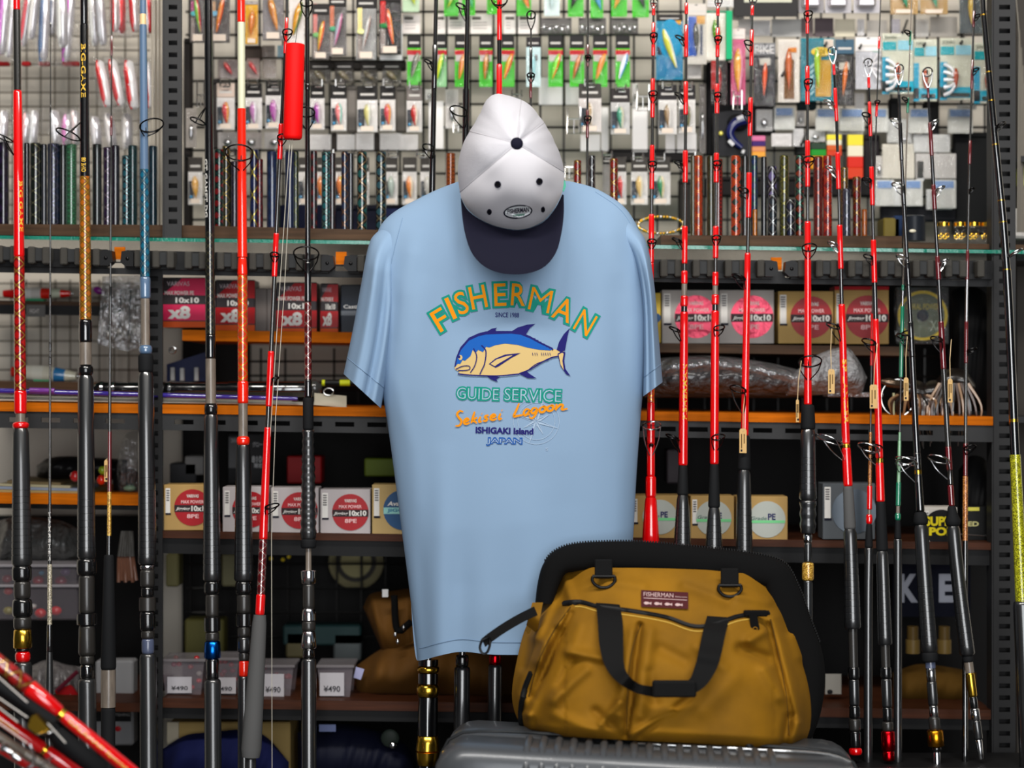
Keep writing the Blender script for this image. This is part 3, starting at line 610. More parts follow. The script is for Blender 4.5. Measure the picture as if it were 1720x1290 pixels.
# rod tags on string
def hang_tag(x0, y0, x1, y1, xs, ys, Y, label, lines=('Fishing tackle', 'No. 0000')):
    t = thing('hang_tag', label, 'tag', P((x0+x1)/2, y1, Y), 'paper tags on rods')
    MB().prism([(x0+2, y0), (x1-2, y0), (x1, y0+3), (x1, y1), (x0, y1), (x0, y0+3)], Y, .0006).build('card', 'kraft_card', t)
    MB().tube([P(xs, ys, Y+.01), P((xs+(x0+x1)/2)/2-1.5, (ys+y0)/2, Y+.004), P((x0+x1)/2, y0+4, Y-.0006)], .0007, 5).build('string', flat(205, 180, 140, .8), t)
    for i in range(2):
        xx = lerp(x0, x1, .3 + .38*i); MB().box(xx-.8, y0+9, xx+.8, y1-8 - 8*i, Y-.0003, .0003).build('print_line', flat(92, 70, 40, .8), t)
    MB().box(x0+2, y1-6, x0+5, y1-2.5, Y-.0003, .0003).build('print_mark', 'ink_dark', t)
hang_tag(1242, 720, 1254, 761, 1252, 655, .105, 'buff price tag hanging at the grip of a thin red rod')
hang_tag(1391, 620, 1402, 661, 1397, 552, .105, 'kraft tag on string in front of the crumpled grey plastic')
hang_tag(1461, 646, 1474, 686, 1474, 577, .105, 'wider kraft tag hanging across the red leaning rod')
hang_tag(1518, 634, 1526, 673, 1524, 565, .105, 'narrow kraft tag hanging between green and black rods')
hang_tag(1592, 636, 1600, 676, 1598, 570, .105, 'narrow kraft tag beside the brown feather skirts')
hang_tag(1337, 670, 1342, 709, 1346, 606, .105, 'slim kraft tag seen nearly edge on beside the black grip')
hang_tag(175, 772, 181, 809, 184, 770, .14, 'small buff tag on the thin dark rod above the left boards')

# red float clipped beside the leaning rod, fishing line
ft = thing('float', 'large smooth red cylinder float hanging among the rods', 'float', P(492, 234, .095))
MB().lathe(P(496, 74, .09), P(491.5, 234, .09), [(0, .0135), (.004, .0152), (.012, .0157), (.96, .0157), (.985, .0150), (1, .0128)], 28).build('float_body', C('float_red', 226, 6, 6, .6), ft, smooth=40)
MB().tube([P(503, 20, .09), P(496, 74, .09)], .0005, 5).build('float_line', 'guide_steel', ft)
C('fishing_line', 190, 184, 170, .3)
MB().tube([P(491, 234, .09), P(478, 480, .09), P(463, 700, .085), P(456, 900, .08), P(457, 1310, .06)], .0006, 5).build('fishing_line', 'fishing_line')
MB().tube([P(487, 234, .09), P(470, 480, .09), P(452, 760, .075), P(436, 1030, .06), P(420, 1310, .03)], .0006, 5).build('fishing_line', 'fishing_line')
tag(bpy.data.objects['fishing_line'], 'thin pale fishing line hanging straight down past the white line boxes', 'fishing line')
tag(bpy.data.objects['fishing_line.001'], 'thin pale fishing line running down over the grey foam grip', 'fishing line')

# --- red rods lying slanted in the near corner
def slant(label, pts, segs, Y, extra=None):
    """rod given as pixel points along its length; segs: (t0,t1,w0,w1,code)"""
    a, b = P(*pts[0], Y), P(*pts[1], Y + .03); r_ = thing('fishing_rod', label, 'fishing rod', b, 'red rods slanting in the near corner')
    segs = [(-1.3, segs[0][0], segs[0][2], segs[0][2], segs[0][4])] + list(segs)
    for (t0, t1, w0, w1, cd) in segs:
        mt, nm = CODE[cd]; k = S(Y) * .5
        MB().lathe(a + (b - a) * t0, a + (b - a) * t1, [(0, w0*k*.85), (.04, w0*k), (.96, w1*k), (1, w1*k*.85)], 18).build(nm, mt, r_, smooth=50)
    return r_, a, b
def slant_text(r_, a, b, s, t0, t1, h, R, mt):
    v, f = text_geo(s, .01); ax0, bx0 = min(p[0] for p in v), max(p[0] for p in v); ay, by = min(p[1] for p in v), max(p[1] for p in v); d = (b-a).normalized()
    fr = Vector((0, -1, 0)); fr = (fr - d*fr.dot(d)).normalized(); up = fr.cross(d); up = -up if up.z < 0 else up; out = []
    for q, y in v:
        an = ((y-ay)/(by-ay) - .5) * h / R + .15; out.append(a.lerp(b, lerp(t0, t1, (q-ax0)/(bx0-ax0))) + fr*(math.cos(an)*R*1.02) + up*(math.sin(an)*R*1.02))
    MB().add(out, f).build('lettering', mt, r_, fix=False)
Yn = -.42
r1, a1, b1 = slant('red slanting rod with gold link pattern and gold script lettering', [(-30, 1090), (228, 1302)],
    [(0, .30, 25, 30, 'wrg'), (.30, .50, 30, 24, 'red'), (.50, .525, 21, 21, 'gld'), (.525, 1, 22, 24, 'red')], Yn)
slant_text(r1, a1, b1, 'GALAHAD Special', .56, .94, .0062, .0098, 'ink_gold')
MB().lathe(P(-10, 1146, Yn), P(92, 1214, Yn), [(0, .0085), (.95, .0085), (1, .007)], 16).build('grip', 'black_foam', r1, smooth=50)
r2, a2, b2 = slant('lower red slanting rod with gold ring and fine gold script', [(-30, 1185), (140, 1305)],
    [(0, .60, 21, 21, 'red'), (.60, .63, 20, 20, 'gld'), (.63, 1, 22, 22, 'red')], Yn + .03)
slant_text(r2, a2, b2, 'fisherman', .05, .36, .006, .0090, 'ink_gold')
r3, a3, b3 = slant('grey slanting rod blank at the very corner under the red rods', [(-30, 1220), (110, 1308)], [(0, .5, 17, 17, 'grc'), (.5, 1, 17, 17, 'grc')], Yn + .02)
r4, a4, b4 = slant('short red slanting rod end lowest in the corner', [(-20, 1240), (92, 1306)], [(0, .96, 24, 26, 'red')], Yn + .07)
r5, a5, b5 = slant('dark slanting rod butt below the gold script rod', [(92, 1232), (190, 1312)], [(0, .8, 30, 36, 'fo')], Yn + .06)
rg = thing('reel', 'gold and steel reel parts among the slanting red rods', 'fishing reel', P(40, 1288, Yn))
MB().prism([(52, 1204), (60, 1200), (82, 1224), (78, 1234), (62, 1234), (46, 1222)], Yn - .02, .025).build('reel_foot', 'gold', rg)
MB().tube(curve_pts([P(62, 1234, Yn-.02), P(82, 1231, Yn-.03), P(96, 1228, Yn-.02)], 8), .0012, 6).build('bail_wire', 'guide_steel', rg, smooth=60)
MB().tube(curve_pts([P(50, 1250, Yn-.03), P(58, 1268, Yn-.03), P(55, 1282, Yn-.03), P(38, 1294, Yn-.03)], 10), .0016, 6).build('bail_wire', 'guide_steel', rg, smooth=60)
MB().tube(curve_pts([P(88, 1272, Yn-.03), P(70, 1284, Yn-.03), P(48, 1290, Yn-.03), P(30, 1300, Yn-.03)], 10), .0016, 6).build('bail_wire', 'guide_steel', rg, smooth=60)
MB().lathe(P(2, 1252, Yn-.03), P(34, 1276, Yn-.03), [(0, .004), (.1, .007), (.35, .004), (.6, .004), (.7, .0065), (1, .005)], 12).build('handle_knob', 'chrome', rg, smooth=40)
for (p, q) in (((-5, 1135), (46, 1180)), ((-5, 1170), (46, 1205)), ((-5, 1212), (46, 1248)), ((-5, 1186), (30, 1213)), ((80, 1215), (110, 1248))):
    MB().tube([P(*p, Yn-.03), P(*q, Yn-.02)], .0009, 5).build('line_strand', C('line_white', 235, 228, 220, .3), rg)
# ------------------------------------------------------------------ T-shirt
XL = [(304, 772), (318, 735), (335, 700), (352, 668), (370, 646), (392, 634), (480, 630), (560, 632), (640, 640), (740, 655), (870, 672), (1010, 690), (1106, 701)]
XR = [(304, 955), (311, 985), (322, 1012), (345, 1046), (372, 1066), (400, 1077), (470, 1086), (560, 1088), (690, 1077), (800, 1069), (910, 1063), (1106, 1046)]
FOLDS = [  # x0,y0,x1,y1, amplitude m (toward viewer +), width px
    (738, 1112, 745, 760, .016, 22), (712, 1112, 700, 860, -.010, 14), (772, 1112, 775, 900, -.012, 26), (815, 1112, 835, 760, .006, 34),
    (700, 380, 660, 560, .012, 20), (728, 400, 690, 640, -.007, 22), (668, 470, 648, 640, -.010, 10), (760, 470, 730, 760, .004, 30),
    (1010, 350, 1060, 520, .012, 26), (1035, 420, 1050, 700, -.008, 20), (1062, 420, 1072, 640, .008, 12), (990, 500, 1030, 900, .005, 34), (1050, 720, 1040, 1000, .006, 20),
    (880, 800, 900, 1110, .008, 40), (945, 760, 970, 1110, -.006, 36), (850, 1112, 852, 900, -.006, 30), (690, 700, 705, 1000, .005, 16), (650, 600, 690, 760, .006, 14), (660, 372, 640, 500, .008, 10)]
def seg_d(x, y, a):
    x0, y0, x1, y1 = a[:4]; dx, dy = x1-x0, y1-y0; t = ((x-x0)*dx+(y-y0)*dy)/(dx*dx+dy*dy); tc = min(1, max(0, t))
    return math.hypot(x-x0-dx*tc, y-y0-dy*tc), t
def shirtY(x, y):
    xl, xr = smooth_interp(XL, y), smooth_interp(XR, y); s = max(-1, min(1, (2*x - xl - xr) / (xr - xl)))
    dep = .072 * (1 - math.exp(-max(0, y - 302) / 60))
    Y = .052 - dep * max(0, 1 - abs(s) ** 3.0) ** .55
    g = max(0, 1 - abs(s) ** 8) * min(1, max(0, (y - 310) / 40))
    for a in FOLDS:
        d, t = seg_d(x, y, a)
        if d < 3 * a[5]:
            e = 1.0 if a[1] > 1100 else max(0, min(1, t * 4)); e *= max(0, min(1, (1 - t) * 2.2 + .15)) if t > 0 else 1
            Y -= a[4] * .55 * e * g * math.exp(-(d / a[5]) ** 2)
    return Y
def hem(x): return 1103 + 3*math.sin(x*.02) - 9 * math.exp(-((x-772)/40)**2) + 4 * math.exp(-((x-705)/18)**2)
sh = thing('t_shirt', 'light blue cotton t-shirt hung up with a fish print', 't-shirt', P(870, 1106, .05))
def ss(t): return t * t * (3 - 2 * t)
def shf(u, v):
    y = 304 + (1106 - 304) * (v ** 1.15); xl, xr = smooth_interp(XL, y), smooth_interp(XR, y)
    s = math.sin((u - .5) * math.pi); x = lerp(xl, xr, (s + 1) / 2)
    if v > .9: y = lerp(y, hem(x), (v - .9) / .1)
    return P(x, y, shirtY(x, min(y, 1106)))
def shb(u, v):
    y = 304 + (1106 - 304) * (v ** 1.15); xl, xr = smooth_interp(XL, y), smooth_interp(XR, y)
    s = math.sin((u - .5) * math.pi); x = lerp(xl, xr, (s + 1) / 2)
    if v > .9: y = lerp(y, hem(x), (v - .9) / .1)
    q = max(0, 1 - abs(s) ** 3); return P(x, y, .052 + .025 * q * min(1, (y - 302) / 100))
mb = MB().grid(shf, 110, 130); mb.build('body_front', 'cotton_blue', sh, smooth=180, fix=False)
MB().grid(shb, 24, 40).build('body_back', 'cotton_blue', sh, smooth=180, fix=False)
def hem_pt(u, dy): 
    x = lerp(704, 1044, u); y = hem(x) - dy; return P(x, y, shirtY(x, y) - .0009)
for dy in (21,): MB().tube([hem_pt(i/70, dy) for i in range(71)], .0005, 5).build('hem_stitching', flat(122, 148, 176, .9), sh)
def sleeve(outer, inner, yc, dep, ripples, ph):
    n = 40; o = curve_pts(outer, n + 1); i_ = curve_pts(inner, n + 1)
    def f(u, v):   # u around: 0..1 full loop (front 0..0.5)
        k = v * n; a = int(min(n - 1, k)); fr = k - a
        p0 = [lerp(o[a][d], o[a+1][d], fr) for d in (0, 1)]; p1 = [lerp(i_[a][d], i_[a+1][d], fr) for d in (0, 1)]
        an = u * 2 * math.pi; w_ = (1 - math.cos(an)) / 2; x, y = lerp(p0[0], p1[0], w_), lerp(p0[1], p1[1], w_)
        Y = yc(v) - dep(v) * math.sin(an)
        if math.sin(an) > 0:
            for (c, amp, wd, v0) in ripples: Y -= amp * max(0, min(1, (v - v0) * 3)) * math.exp(-((w_ - c - ph * (1 - v)) / wd) ** 2) * math.sin(an)
        return P(x, y, Y)
    mb = MB().grid(f, 56, 46); mb.build('sleeve', 'cotton_blue', sh, smooth=180, fix=False)
    def cf(u):
        p = f(u, .9); return p + Vector((0, -.0007 if u < .5 else .0007, 0))
    MB().tube([cf(i / 60 * .5) for i in range(61)], .0005, 5).build('cuff_stitching', flat(122, 148, 176, .9), sh)
sleeve([(660, 368), (640, 384), (622, 404), (607, 475), (593, 552), (577, 628)], [(720, 362), (690, 400), (668, 440), (664, 520), (655, 600), (640, 686)],
       lambda v: .050, lambda v: .012 + .038 * min(1, v * 3) , [(.30, .012, .12, .1), (.62, -.014, .09, .2), (.82, .010, .07, .3), (.5, .006, .1, .5)], .06)
sleeve([(1045, 352), (1068, 380), (1085, 405), (1098, 470), (1106, 560), (1113, 642)], [(1010, 372), (1036, 400), (1062, 430), (1078, 500), (1081, 580), (1080, 666)],
       lambda v: .050, lambda v: .012 + .040 * min(1, v * 3), [(.35, .008, .12, .1), (.7, -.010, .1, .2)], -.05)
# shoulder seams
MB().tube([P(x, y, shirtY(x, y) - .0006) for x, y in curve_pts([(676, 366), (662, 420), (650, 480), (645, 560)], 24)], .0006, 5).build('sleeve_seam', flat(122, 148, 176, .9), sh)
MB().tube([P(x, y, shirtY(x, y) - .0006) for x, y in curve_pts([(1000, 322), (1040, 350), (1062, 382), (1072, 420)], 24)], .0006, 5).build('sleeve_seam', flat(122, 148, 176, .9), sh)

# the print
C('ink_orange', 226, 140, 4, .7); C('ink_teal', 16, 136, 120, .7); C('ink_navy', 27, 24, 100, .7); C('ink_blue', 20, 88, 172, .7); C('ink_sand', 204, 176, 118, .7); C('ink_pale', 160, 180, 202, .8); C('ink_midblue', 30, 82, 156, .7)
C('ink_shirt', 160, 195, 226, .8)
def onshirt(lift): return lambda x, y: P(x, y, shirtY(x, y) - lift)
def subdiv(mb):
    import bmesh
    me = bpy.data.meshes.new('t'); me.from_pydata([tuple(v) for v in mb.v], [], mb.f); bm = bmesh.new(); bm.from_mesh(me); bmesh.ops.triangulate(bm, faces=bm.faces)
    return bm, me
def poly_print(name, pts, lift, mt, n=None, closed=True):
    """a flat printed shape: polygon in px, tessellated finely enough to lie on the cloth"""
    from mathutils.geometry import tessellate_polygon
    tri = tessellate_polygon([[Vector((x, y, 0)) for x, y in pts]])
    import bmesh
    bm = bmesh.new(); vv = [bm.verts.new((x, y, 0)) for x, y in pts]
    for t in tri:
        try: bm.faces.new([vv[i] for i in t])
        except ValueError: pass
    for _ in range(4):
        es = [e for e in bm.edges if e.calc_length() > 9]
        if not es: break
        bmesh.ops.subdivide_edges(bm, edges=es, cuts=1); bmesh.ops.triangulate(bm, faces=bm.faces)
    bm.verts.index_update(); V = [P(v.co.x, v.co.y, shirtY(v.co.x, v.co.y) - lift) for v in bm.verts]; Fs = [[v.index for v in f.verts] for f in bm.faces]; bm.free()
    return MB().add(V, Fs).build(name, mt, sh, smooth=180, fix=False)
def stroke(name, pts, w0, lift, mt, w1=None, smooth_n=0, parent=None):
    """brush stroke ribbon of px width w0 (ends w1) lying on the cloth"""
    if smooth_n: pts = curve_pts(pts, smooth_n)
    V = []; n = len(pts)
    for i, (x, y) in enumerate(pts):
        a = pts[max(0, i-1)]; b = pts[min(n-1, i+1)]; dx, dy = b[0]-a[0], b[1]-a[1]; L = math.hypot(dx, dy) or 1
        t = i / (n - 1); w_ = w0 if w1 is None else lerp(w1, w0, math.sin(t * math.pi) ** .6)
        for s in (-1, 1):
            xx, yy = x - dy/L*w_/2*s, y + dx/L*w_/2*s; V.append(P(xx, yy, shirtY(xx, yy) - lift))
    return MB().add(V, [[2*i, 2*i+1, 2*i+3, 2*i+2] for i in range(n-1)]).build(name, mt, parent or sh, smooth=180, fix=False)
# arched FISHERMAN: per letter (char, centre x, centre y, width, height, rotation deg)
ARC = [('F', 740, 537, 22, 37, -31), ('I', 757, 518, 7, 38, -24), ('S', 775, 509, 19, 38, -18), ('H', 803, 499, 27, 38, -11), ('E', 840, 495, 20, 38, -2), ('R', 871, 495, 24, 37, 4), ('M', 908, 504, 36, 38, 12), ('A', 947, 520, 32, 38, 21), ('N', 983, 542, 27, 38, 30)]
for ch, cx, cy, ww, hh, ro in ARC:
    text_box(ch, cx-ww/2-3.8, cy-hh/2-3.8, cx+ww/2+3.8, cy+hh/2+3.8, onshirt(.0012), .085, 0, ro, fine=6).build('printed_letter_outline', 'ink_teal', sh, fix=False)
    text_box(ch, cx-ww/2, cy-hh/2, cx+ww/2, cy+hh/2, onshirt(.0016), {'M': -.012, 'I': .012, 'N': -.004}.get(ch, .004), 0, ro, fine=6).build('printed_letter', 'ink_orange', sh, fix=False)
text_box('SINCE 1988', 832, 525, 872, 533, onshirt(.0012), .01, 0, 1, fine=6).build('printed_words', 'ink_navy', sh, fix=False)
def fpx(p): return [(690 + x * .2636, 440 + y * .2636) for x, y in p]
body = fpx([(278, 672), (290, 610), (315, 550), (370, 490), (430, 462), (478, 450), (560, 446), (640, 446), (700, 455), (760, 480), (830, 520), (900, 553), (940, 562), (975, 562), (975, 600), (940, 600), (900, 612), (840, 640), (780, 672), (720, 705), (690, 712), (600, 722), (500, 728), (400, 722), (330, 716), (298, 712), (312, 700), (285, 688)])
poly_print('fish_body', body, .0012, 'ink_sand')
back = fpx([(278, 672), (290, 610), (315, 550), (370, 490), (430, 462), (478, 450), (560, 446), (640, 446), (700, 455), (760, 480), (830, 520), (905, 556), (890, 564), (820, 560), (740, 545), (680, 528), (600, 520), (540, 530), (500, 545), (480, 540), (460, 575), (430, 560), (412, 580), (395, 560), (380, 600), (345, 630), (330, 625), (315, 650), (300, 648)])
poly_print('fish_back', back, .0017, 'ink_blue')
poly_print('fish_back_edge', fpx([(278, 668), (290, 606), (315, 545), (370, 482), (430, 455), (478, 442), (560, 440), (640, 440), (700, 448), (760, 472), (830, 512), (905, 548), (905, 558), (830, 524), (760, 487), (700, 463), (640, 456), (560, 458), (478, 462), (430, 473), (370, 501), (320, 560), (296, 615), (285, 668)]), .0020, 'ink_navy')
poly_print('fish_dorsal_fin', fpx([(478, 448), (515, 425), (550, 418), (540, 432), (546, 446)]), .0019, 'ink_navy')
poly_print('fish_dorsal_fin', fpx([(636, 446), (680, 418), (740, 400), (794, 394), (760, 420), (735, 460), (700, 460)]), .0019, 'ink_navy')
poly_print('fish_tail_fin', fpx([(930, 560), (945, 510), (975, 460), (1012, 422), (1000, 470), (982, 565), (955, 575)]), .0019, 'ink_navy')
poly_print('fish_tail_fin', fpx([(935, 585), (960, 570), (985, 575), (978, 630), (985, 680), (1018, 728), (990, 715), (955, 665)]), .0018, 'ink_navy')
poly_print('fish_tail_light', fpx([(942, 590), (965, 578), (974, 585), (966, 630), (975, 690), (955, 655)]), .0022, 'ink_sand')
poly_print('fish_anal_fin', fpx([(690, 712), (735, 695), (760, 715), (802, 742), (745, 740)]), .0019, 'ink_navy')
poly_print('fish_pelvic_fin', fpx([(485, 726), (570, 732), (545, 748), (555, 765), (510, 748)]), .0019, 'ink_navy')
poly_print('fish_pectoral_fin', fpx([(497, 650), (540, 615), (600, 590), (700, 580), (640, 612), (560, 665), (540, 674)]), .0019, 'ink_navy')
poly_print('fish_pectoral_light', fpx([(508, 650), (545, 622), (610, 600), (650, 594), (610, 618), (552, 652), (536, 664)]), .0023, 'ink_sand')
poly_print('fish_eye', fpx([(316+13*math.cos(a), 609+16*math.sin(a)) for a in [i*.45 for i in range(14)]]), .0022, 'ink_sand')
poly_print('fish_pupil', fpx([(309+7*math.cos(a), 605+9*math.sin(a)) for a in [i*.6 for i in range(10)]]), .0025, 'ink_navy')
for pl, w_ in (([(450, 530), (478, 565), (470, 650), (452, 690), (440, 716)], 1.9), ([(400, 550), (420, 600), (408, 660), (380, 705)], 1.7), ([(286, 684), (330, 664), (375, 664), (375, 684), (330, 692), (300, 690)], 1.5), ([(300, 712), (360, 720), (450, 724), (560, 726), (690, 714)], 2.2), ([(690, 712), (760, 684), (840, 636), (900, 608), (940, 600)], 2.0), ([(740, 696), (800, 650), (880, 622)], 1.4)):
    stroke('fish_line', fpx(pl), w_, .0024, 'ink_navy', None, 16)
for x in (775, 790, 803, 832, 845, 858, 872, 886): stroke('fish_stripe', fpx([(x, 578), (x + 4, 596)]), .9, .0024, 'ink_navy')
for i in range(7): 
    x = 780 + i * 19; poly_print('fish_finlet', fpx([(x, 484 + i*11), (x + 16, 488 + i*11), (x + 10, 500 + i*11)]), .0021, 'ink_navy')
def outlined(s, x0, y0, x1, y1, om, fm, off, rot):
    text_box(s, x0-1.6, y0-1.6, x1+1.6, y1+1.6, onshirt(.0012), off, 0, rot, fine=6).build('printed_words', om, sh, fix=False)
    text_box(s, x0+.6, y0+1.2, x1-.6, y1-1.2, onshirt(.0018), -.014, 0, rot, fine=6).build('printed_words', fm, sh, fix=False)
outlined('GUIDE', 767, 651, 838, 672, 'ink_teal', 'ink_pale', .075, 2); outlined('SERVICE', 847, 653, 943, 675, 'ink_teal', 'ink_pale', .075, 2)
text_box('ISHIGAKI Island', 799, 718, 896, 729, onshirt(.0014), .04, 0, 1.5, fine=6).build('printed_words', 'ink_navy', sh, fix=False)
outlined('JAPAN', 818, 736, 876, 748, 'ink_midblue', 'ink_pale', .07, 1)
# brush script
def scr(pts, w_=4.0): stroke('script_stroke', fpx(pts), w_, .0024, 'ink_orange', 2.2, 26)
GL = {'S': [[(.9, .05), (.4, 0), (.1, .2), (.4, .45), (.75, .65), (.55, .95), (0, 1)]], 'e': [[(0, .62), (.45, .55), (.7, .3), (.4, .12), (.08, .45), (.12, .85), (.5, .98), (.95, .75)]], 'k': [[(.3, -.7), (.1, 1)], [(.8, .15), (.15, .6), (.5, .7), (.9, 1)]],
      'i': [[(.3, .15), (.15, .75), (.3, 1), (.8, .85)], [(.42, -.3), (.55, -.25)]], 's': [[(.75, .12), (.3, .2), (.25, .45), (.6, .65), (.5, .95), (0, .95)]], 'L': [[(.5, 0), (.3, .5), (.1, 1), (.5, .95), (1, .88)]], 'a': [[(.8, .15), (.3, .1), (.05, .6), (.3, 1), (.7, .6), (.85, .15), (.75, .8), (1, .95)]],
      'g': [[(.8, .15), (.3, .1), (.05, .6), (.3, .95), (.7, .6), (.85, .15), (.7, 1.2), (.3, 1.7), (-.1, 1.4)]], 'o': [[(.5, .1), (.1, .4), (.15, .9), (.6, .95), (.85, .5), (.5, .1), (.95, .2)]], 'n': [[(.1, .1), (.08, 1), (.12, .8), (.4, .2), (.6, .3), (.55, .9), (1.0, .8)]]}
for ch, x, w_, ytop_, ybase in (('S', 284, 48, 950, 1046), ('e', 334, 42, 992, 1034), ('k', 380, 46, 984, 1028), ('i', 430, 26, 978, 1020), ('s', 458, 42, 972, 1014), ('e', 502, 46, 966, 1008), ('i', 556, 30, 958, 1002),
                               ('L', 650, 66, 900, 984), ('a', 714, 46, 934, 978), ('g', 762, 46, 926, 968), ('o', 814, 48, 916, 958), ('o', 864, 48, 908, 950), ('n', 914, 84, 900, 944)):
    for pl in GL[ch]: scr([(x + a_ * w_ + (1 - b_) * 8, lerp(ytop_, ybase, b_)) for a_, b_ in pl])
# pale compass rose
cpx = lambda r, a: fpx([(800 + r*1.0*math.cos(a), 1015 + r*math.sin(a))])[0]
for r in (146, 118): stroke('compass_ring', [cpx(r, a * math.pi / 36) for a in range(73)], .8, .0009, 'ink_pale')
for k in range(8):
    a = k * math.pi / 4 + .32; L = 150 if k % 2 == 0 else 92
    poly_print('compass_ray', [cpx(L * (1.25 if k % 2 == 0 else 1), a), cpx(24, a + .4), cpx(8, a + .8), cpx(8, a - .8), cpx(24, a - .4)] if 0 else [cpx(L, a), cpx(22, a + .5), cpx(3, a), ], .0010, 'ink_pale')
    stroke('compass_line', [cpx(8, a), cpx(L, a)], .7, .0010, 'ink_pale'); stroke('compass_line', [cpx(22, a - .5), cpx(L, a)], .7, .0010, 'ink_pale')
text_box('S', 916, 752, 921, 757, onshirt(.0010), 0, 0, 10, fine=6).build('compass_letter', 'ink_pale', sh, fix=False)

# ------------------------------------------------------------------ cap
C('cap_white', 208, 206, 212, .8, sheen=.2, bump=(500, .1, .0004)); C('cap_navy', 15, 15, 33, .85, bump=(900, .15, .0005), spec=.2)
m = C('cap_mesh', 196, 195, 202, .85)
nt = m.node_tree; tc_ = nt.nodes.new('ShaderNodeTexCoord'); ck = nt.nodes.new('ShaderNodeTexVoronoi'); ck.inputs['Scale'].default_value = 1000
nt.links.new(tc_.outputs['Object'], ck.inputs['Vector']); bp_ = nt.nodes.new('ShaderNodeBump'); bp_.inputs['Strength'].default_value = .45; bp_.inputs['Distance'].default_value = .0012
nt.links.new(ck.outputs['Distance'], bp_.inputs['Height']); nt.links.new(bp_.outputs[0], nt.nodes['Principled BSDF'].inputs['Normal'])
cp = thing('cap', 'white mesh-back cap with navy brim and button hanging over the shirt collar', 'cap', P(862, 461, -.07))
CX, CY = 868, 241
OUT = [(835, 157), (851, 160), (868, 165), (884, 172), (905, 195), (920, 217), (932, 241), (942, 264), (947, 285), (947, 306), (943, 328), (931, 350), (913, 371), (892, 382), (869, 386), (846, 383), (822, 376), (800, 364), (784, 350), (775, 334), (771, 312), (769, 290), (770, 272), (775, 250), (786, 226), (797, 208), (807, 190), (817, 168), (826, 160)]
pol = sorted((math.atan2(y - CY, x - CX), math.hypot(x - CX, y - CY)) for x, y in OUT)
pol = [(pol[-1][0] - 2*math.pi, pol[-1][1])] + pol + [(pol[0][0] + 2*math.pi, pol[0][1])]
def capR(th):
    while th > math.pi: th -= 2*math.pi
    while th < -math.pi: th += 2*math.pi
    return interp(pol, th)
SEAM = [math.atan2(312 - CY, 785 - CX), math.atan2(288 - CY, 946 - CX), math.atan2(-1, .10), math.atan2(222 - CY, 795 - CX), math.atan2(205 - CY, 915 - CX)]
capH = .105
def cap_pt(th, rho):
    R = capR(th) * .93 + .07 * sum(capR(th + d) for d in (-.12, .12)) / 2
    x, y = CX + R * rho * math.cos(th), CY + R * rho * math.sin(th)
    h = capH * (1 - rho ** 2.5) ** .78
    up = max(0, -math.sin(th)); h *= 1 - .30 * up * rho                       # soft mesh back sags
    for s in SEAM:
        d = abs((th - s + math.pi) % (2*math.pi) - math.pi) * rho
        h += -.0022 * math.exp(-(d / .028) ** 2) * min(1, rho * 3)
    h += .006 * up * math.sin(th * 5 + 1.0) * rho * (1 - rho) * 4
    # dents of the soft crown
    for (dx, dy, rr, am) in ((815, 300, 26, -.007), (800, 250, 20, .006), (905, 330, 26, .004), (838, 200, 24, -.010), (870, 195, 9, .006), (905, 250, 22, -.004), (850, 350, 22, -.004), (900, 358, 12, -.006), (872, 366, 10, .005), (925, 318, 14, -.005)):
        h += am * math.exp(-((x-dx)**2 + (y-dy)**2) / rr**2)
    return P(x, y, -.045 - h)
SO = [s if s > -math.pi else s for s in SEAM]
rng = [('front_panel', 'cap_white', SEAM[1], SEAM[0]), ('mesh_panel', 'cap_mesh', SEAM[0], SEAM[3] + 2*math.pi), ('mesh_panel', 'cap_mesh', SEAM[3], SEAM[2]), ('mesh_panel', 'cap_mesh', SEAM[2], SEAM[4]), ('mesh_panel', 'cap_mesh', SEAM[4], SEAM[1])]
for nm, mt, a, b in rng:
    while b < a: b += 2*math.pi
    if b - a > 2*math.pi: b -= 2*math.pi
    MB().grid(lambda u, v: cap_pt(lerp(a, b, u), v ** .8), max(10, int((b - a) * 16)), 36).build(nm, mt, cp, smooth=180, fix=False)
for s in SEAM: MB().tube([cap_pt(s, .06 + .94 * i / 24) + Vector((0, -.0002, 0)) for i in range(25)], .0008, 5).build('panel_seam', flat(190, 188, 194, .8), cp, smooth=180)
bc_ = cap_pt(1.5, 0); MB().ball(bc_ + Vector((0, .001, 0)), .0096, .005, .0096, 18, 10).build('button', 'cap_navy', cp, smooth=60)
def cap_xy(x, y):
    th = math.atan2(y - CY, x - CX); return cap_pt(th, min(.99, math.hypot(x - CX, y - CY) / (capR(th) * .93 + .07 * sum(capR(th + d) for d in (-.12, .12)) / 2)))
for ex, ey, r1_, r2_ in ((836, 310, 4.6, 5), (906, 305, 4.6, 5), (822, 356, 3, 4), (912, 352, 2.4, 4)):
    e_ = MB().tube([cap_xy(ex + r1_*math.cos(a), ey + r2_*math.sin(a)) + Vector((0, -.0006, 0)) for a in [i*2*math.pi/14 for i in range(14)]], .0011, 6, closed=True).build('eyelet', 'cap_navy', cp, smooth=60)
    MB().add([cap_xy(ex + r1_*.8*math.cos(a), ey + r2_*.8*math.sin(a)) + Vector((0, -.0007, 0)) for a in [i*2*math.pi/12 for i in range(12)]], [list(range(12))]).build('eyelet_hole', 'black_card', e_)
